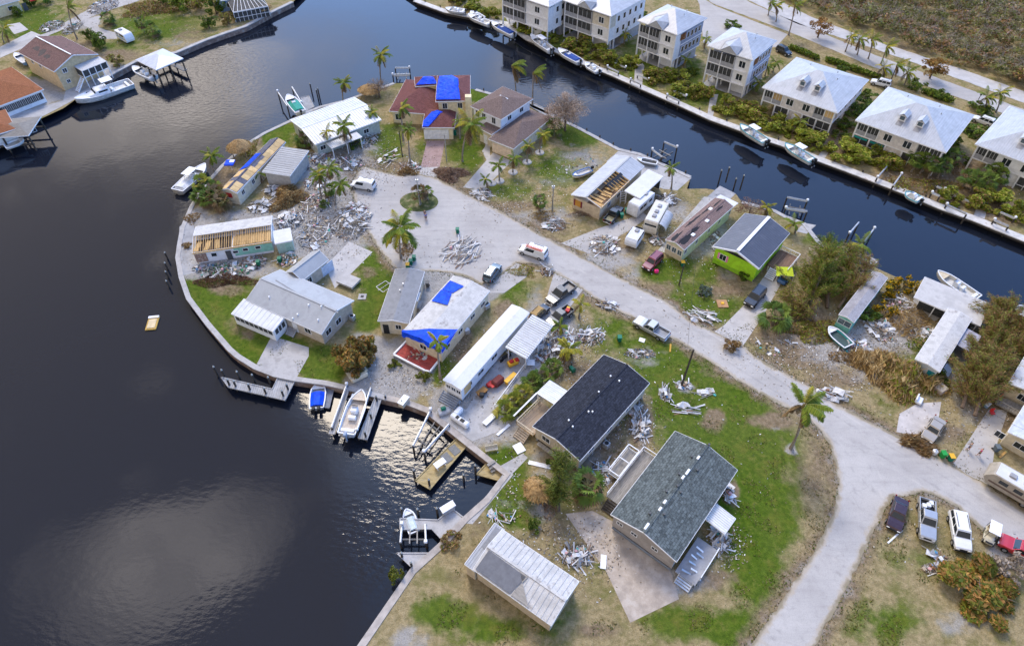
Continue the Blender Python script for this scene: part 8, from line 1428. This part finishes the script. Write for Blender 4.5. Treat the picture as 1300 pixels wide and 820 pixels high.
prop('fallen_plank', 'white plank lying on the corner grass by the plum sedan', 'plank', 1136, 681, (('plank', (0, 0, .06), (2.9, .2, .08), WHITE),), .6); prop('tall_board', 'small orange board on the lawn behind the silver pickup', 'board', 851, 442, (('board', (0, 0, .06), (1.6, .25, .08), mat('orange_board', (.55, .32, .05))),), 1.35); prop('loose_sheet', 'flat white panel on the big lawn below the silver pickup', 'panel', 815, 432, (('panel', (0, 0, .06), (.9, .8, .08), WHITE),), -.4); prop('white_door', 'white door panel on the tan gravel drive', 'door panel', 766, 713, (('panel', (0, 0, .06), (.7, 1.7, .08), WHITE),), -.15)
t = thing('step_ladder', 'white ladder standing by the open roofed house', 'ladder', G(791, 258), .3); m = MB(); [m.bar((x, 0, 0), (x*.8, .9, 2.6), .09) for x in (-.6, .6)]; [m.bar((-.58, k*.15, k*.43), (.58, k*.15, k*.43), .07) for k in range(1, 6)]; m.build('frame', WHITE, t); MB().bar((0, 1.6, 0), (0, .9, 2.6), .09).build('rear_leg', WHITE, t)
def pole(name, label, px, py, h, r=.14, m_=WOODD, arm=False):
    t = thing(name, label, 'pole', G(px, py)); MB().tube([(0, 0, 0), (0, 0, h)], [r, r*.75], 8).build('post', m_, t)
    if arm: MB().box((0, 0, h-.5), (.5, .3, .5)).build('meter_box', STEEL, t)
    return t
pole('power_pole', 'dark leaning power pole on the big lawn', 865, 490, 8.2, .17).rotation_euler = (0, .03, 0); pole('utility_post', 'grey post in the traffic island', 533, 261, 6.2, .12, WOODG, True); pole('utility_post', 'brown post beside the verge fan palm', 701, 268, 6, .12, WOODG, True); pole('utility_post', 'dark post on the lawn left of the maroon house palm', 511, 199, 6., .12); pole('utility_post', 'thin post beside the pink driveway', 567, 205, 6.2, .1, WOODG); pole('utility_post', 'broken post by the cream trailer bins', 862, 362, 4.5, .13); pole('road_post', 'white topped post at the far bank road bend', 85, 90, 3.5, .1, WHITE)
def wire(label, a, b, za, zb, sag=.5):
    p, q = G(*a, za), G(*b, zb); t = thing('overhead_wire', label, 'wire', p); MB().tube([(q-p)*k+Vector((0, 0, -sag*4*k*(1-k))) for k in np.linspace(0, 1, 9)], .018, 4).build('cable', DARK, t)
wire('thin cable from the power pole up over the street', (873, 443), (884, 330), 8., 6.5, .8); wire('cable crossing over the fallen pines', (995, 385), (1160, 470), 6, 6, .8); wire('cable running on over the brown pine belt', (1205, 480), (1300, 545), 6, 6, .8)
# ------------------------------------------------------------------ people
def person(label, px, py, face, shirt, shorts, hair=(.05, .03, .02), stride=.16, arm=0.):
    t = thing('person', label, 'person', G(px, py, .035), face); t.location.z = .035
    def skin(nm, vs, es, rs_, m_, root=0):
        me = bpy.data.meshes.new(nm); me.from_pydata(vs, es, []); me.materials.append(m_); o = bpy.data.objects.new(nm, me); COL.objects.link(o); o.parent = t
        o.modifiers.new('skin', 'SKIN'); sv = me.skin_vertices[0].data
        for i, r in enumerate(rs_): sv[i].radius = (r, r); sv[i].use_root = i == root
        o.modifiers.new('sub', 'SUBSURF').levels = 1; o.modifiers['sub'].render_levels = 1; return o
    s = stride; V = [(0, 0, .95), (0, 0, 1.15), (0, 0, 1.4), (0, 0, 1.52), (0, 0, 1.6), (.02, 0, 1.72)]; E = [(0, 1), (1, 2), (2, 3), (3, 4), (4, 5)]; Rr = [.13, .12, .14, .06, .085, .07]
    for sg in (-1, 1):
        n = len(V); k = s*sg; V += [(0, sg*.1, .88), (k*.6, sg*.11, .5), (k*.9-.04, sg*.11, .1), (k+.12, sg*.12, .04)]; E += [(0, n), (n, n+1), (n+1, n+2), (n+2, n+3)]; Rr += [.1, .07, .045, .04]
        n = len(V); V += [(0, sg*.2, 1.4), (-k*.5, sg*.26, 1.13), (-k*.9+.08+arm*.2, sg*.27, .9+arm*.2), (-k*.9+.12+arm*.2, sg*.27, .83+arm*.2)]; E += [(2, n), (n, n+1), (n+1, n+2), (n+2, n+3)]; Rr += [.06, .045, .032, .03]
        for f in range(5): m_ = len(V); V += [(-k*.9+.1+f*.012+arm*.2, sg*(.255+(.03 if f == 4 else 0)), (.76 if f < 4 else .81)+arm*.2-.01*(f % 2))]; E += [(n+3, m_)]; Rr += [.009]
    skin('body', V, E, Rr, SKIN); skin('shirt', [(0, 0, .98), (0, 0, 1.18), (0, 0, 1.42)]+[(0, sg*a, z) for sg in (-1, 1) for a, z in ((.2, 1.42), (.25, 1.22))], [(0, 1), (1, 2), (2, 3), (3, 4), (2, 5), (5, 6)], [.145, .14, .155, .075, .065, .075, .065], shirt)
    skin('shorts', [(0, 0, .97), (0, -.1, .86), (s*-.5, -.11, .56), (0, .1, .86), (s*.5, .11, .56)], [(0, 1), (1, 2), (0, 3), (3, 4)], [.15, .115, .09, .115, .09], shorts)
    skin('hair', [(-.02, 0, 1.68), (-.02, 0, 1.76)], [(0, 1)], [.088, .07], mat('hair', hair)); 
    for y in (-.03, .03): MB().box((.085, y, 1.67), (.012, .018, .01)).build('eye', DARK, t)
    MB().box((.095, 0, 1.645), (.03, .022, .035)).build('nose', SKIN, t); MB().box((.085, 0, 1.605), (.012, .045, .01)).build('mouth', mat('lips', (.35, .12, .1)), t)
person('person in a dark shirt on the street below the traffic island', 540, 276, 1.0, mat('dark_shirt', (.04, .04, .06)), DENIM); person('person in a bright blue shirt walking on the street', 541, 280, -1.2, mat('blue_shirt', (.03, .12, .5)), mat('black_trousers', (.03, .03, .03)))
person('person in grey walking on the driveway by the street corner', 1228, 571, 2.4, mat('grey_shirt', (.25, .26, .28)), DENIM); person('person in pink pulling a cart on the driveway', 1241, 578, 2.4, mat('pink_shirt', (.6, .1, .25)), mat('black_trousers', (.03, .03, .03)), arm=.6)
# ------------------------------------------------------------------ loose litter everywhere the storm dropped it
pile_of('broad spread of fine grey rubble in the yard by the overgrown palms', 402, 258, 22, 14, .4, 10, 4, 30); pile_of('fine rubble strip between the rafters house and the grey heap', 402, 296, 22, 22, .4, 14, 5, 30); pile_of('loose scraps along the left front of the rafters house', 262, 341, 18, 6, .5, 6, 3, 20); pile_of('grey rubble at the foot of the grey metal carport', 402, 232, 16, 10, .5, 10, 6, 20)
pile_of('wood scraps and branches at the mouth of the pink driveway', 521, 213, 14, 6, .7, 16, 2, 8, mcol=[(.3, .2, .13), (.4, .3, .2), (.2, .14, .1), (.55, .5, .45)]); pile_of('wood and tin scraps along the front of the charcoal roofed house', 765, 600, 14, 16, .4, 8, 4, 14); pile_of('planks and tubs along the patio edge palms', 690, 452, 10, 10, .5, 6, 3, 14)
def litter():
    rs = np.random.RandomState(11); parts = []
    for (px, py, rx, ry, n) in ((410, 270, 55, 60, 700), (350, 290, 60, 36, 420), (290, 330, 60, 22, 200), (460, 215, 50, 30, 240), (520, 210, 60, 16, 120), (700, 230, 70, 50, 240), (860, 290, 60, 40, 240), (720, 440, 50, 40, 320), (800, 540, 40, 60, 200), (880, 500, 80, 60, 24), (950, 600, 60, 80, 12), (1110, 420, 90, 60, 600), (1060, 470, 90, 40, 200), (1080, 330, 50, 20, 120), (1230, 500, 60, 60, 240), (880, 310, 90, 50, 200), (460, 190, 60, 30, 200), (650, 260, 60, 20, 120), (1000, 450, 80, 20, 120), (730, 690, 60, 50, 240), (640, 620, 50, 60, 80), (1170, 690, 80, 40, 20), (130, 30, 120, 30, 260), (510, 480, 50, 30, 120), (600, 470, 60, 60, 160), (1150, 240, 120, 20, 160), (890, 400, 60, 40, 60), (570, 330, 70, 30, 60), (920, 690, 24, 30, 120), (555, 440, 40, 40, 60)):
        n = int(n*3.4); c = rs.normal(size=(n, 2))*.55; u, v = px+c[:, 0]*rx, py+c[:, 1]*ry; y = (v-365)/FOC; t = CAM_H/(_s+y*_c); X = (u-650)/FOC*t; Y = (_c-y*_s)*t
        k = inside([G(*p)[:2] for p in MAIN], X, Y) | inside([G(*p)[:2] for p in STRIP], X, Y) | inside([G(*p)[:2] for p in WESTL], X, Y)
        parts.append(leafquads(np.stack([X, Y, X*0+.07], 1)[k], .27, [(.6, .59, .57), (.42, .41, .4), (.64, .62, .58), (.5, .4, .28), (.2, .15, .1), (.28, .22, .16), (.12, .11, .1), (.36, .3, .22)], rs, .9, .45))
    V, F, C = joinq(parts); o = bpy.data.objects.new('storm_litter', npmesh('storm_litter', V, F, LEAFM, C)); COL.objects.link(o); tag(o, 'small pale scraps of storm litter strewn over yards and verges', 'litter', None, 'stuff')
litter()
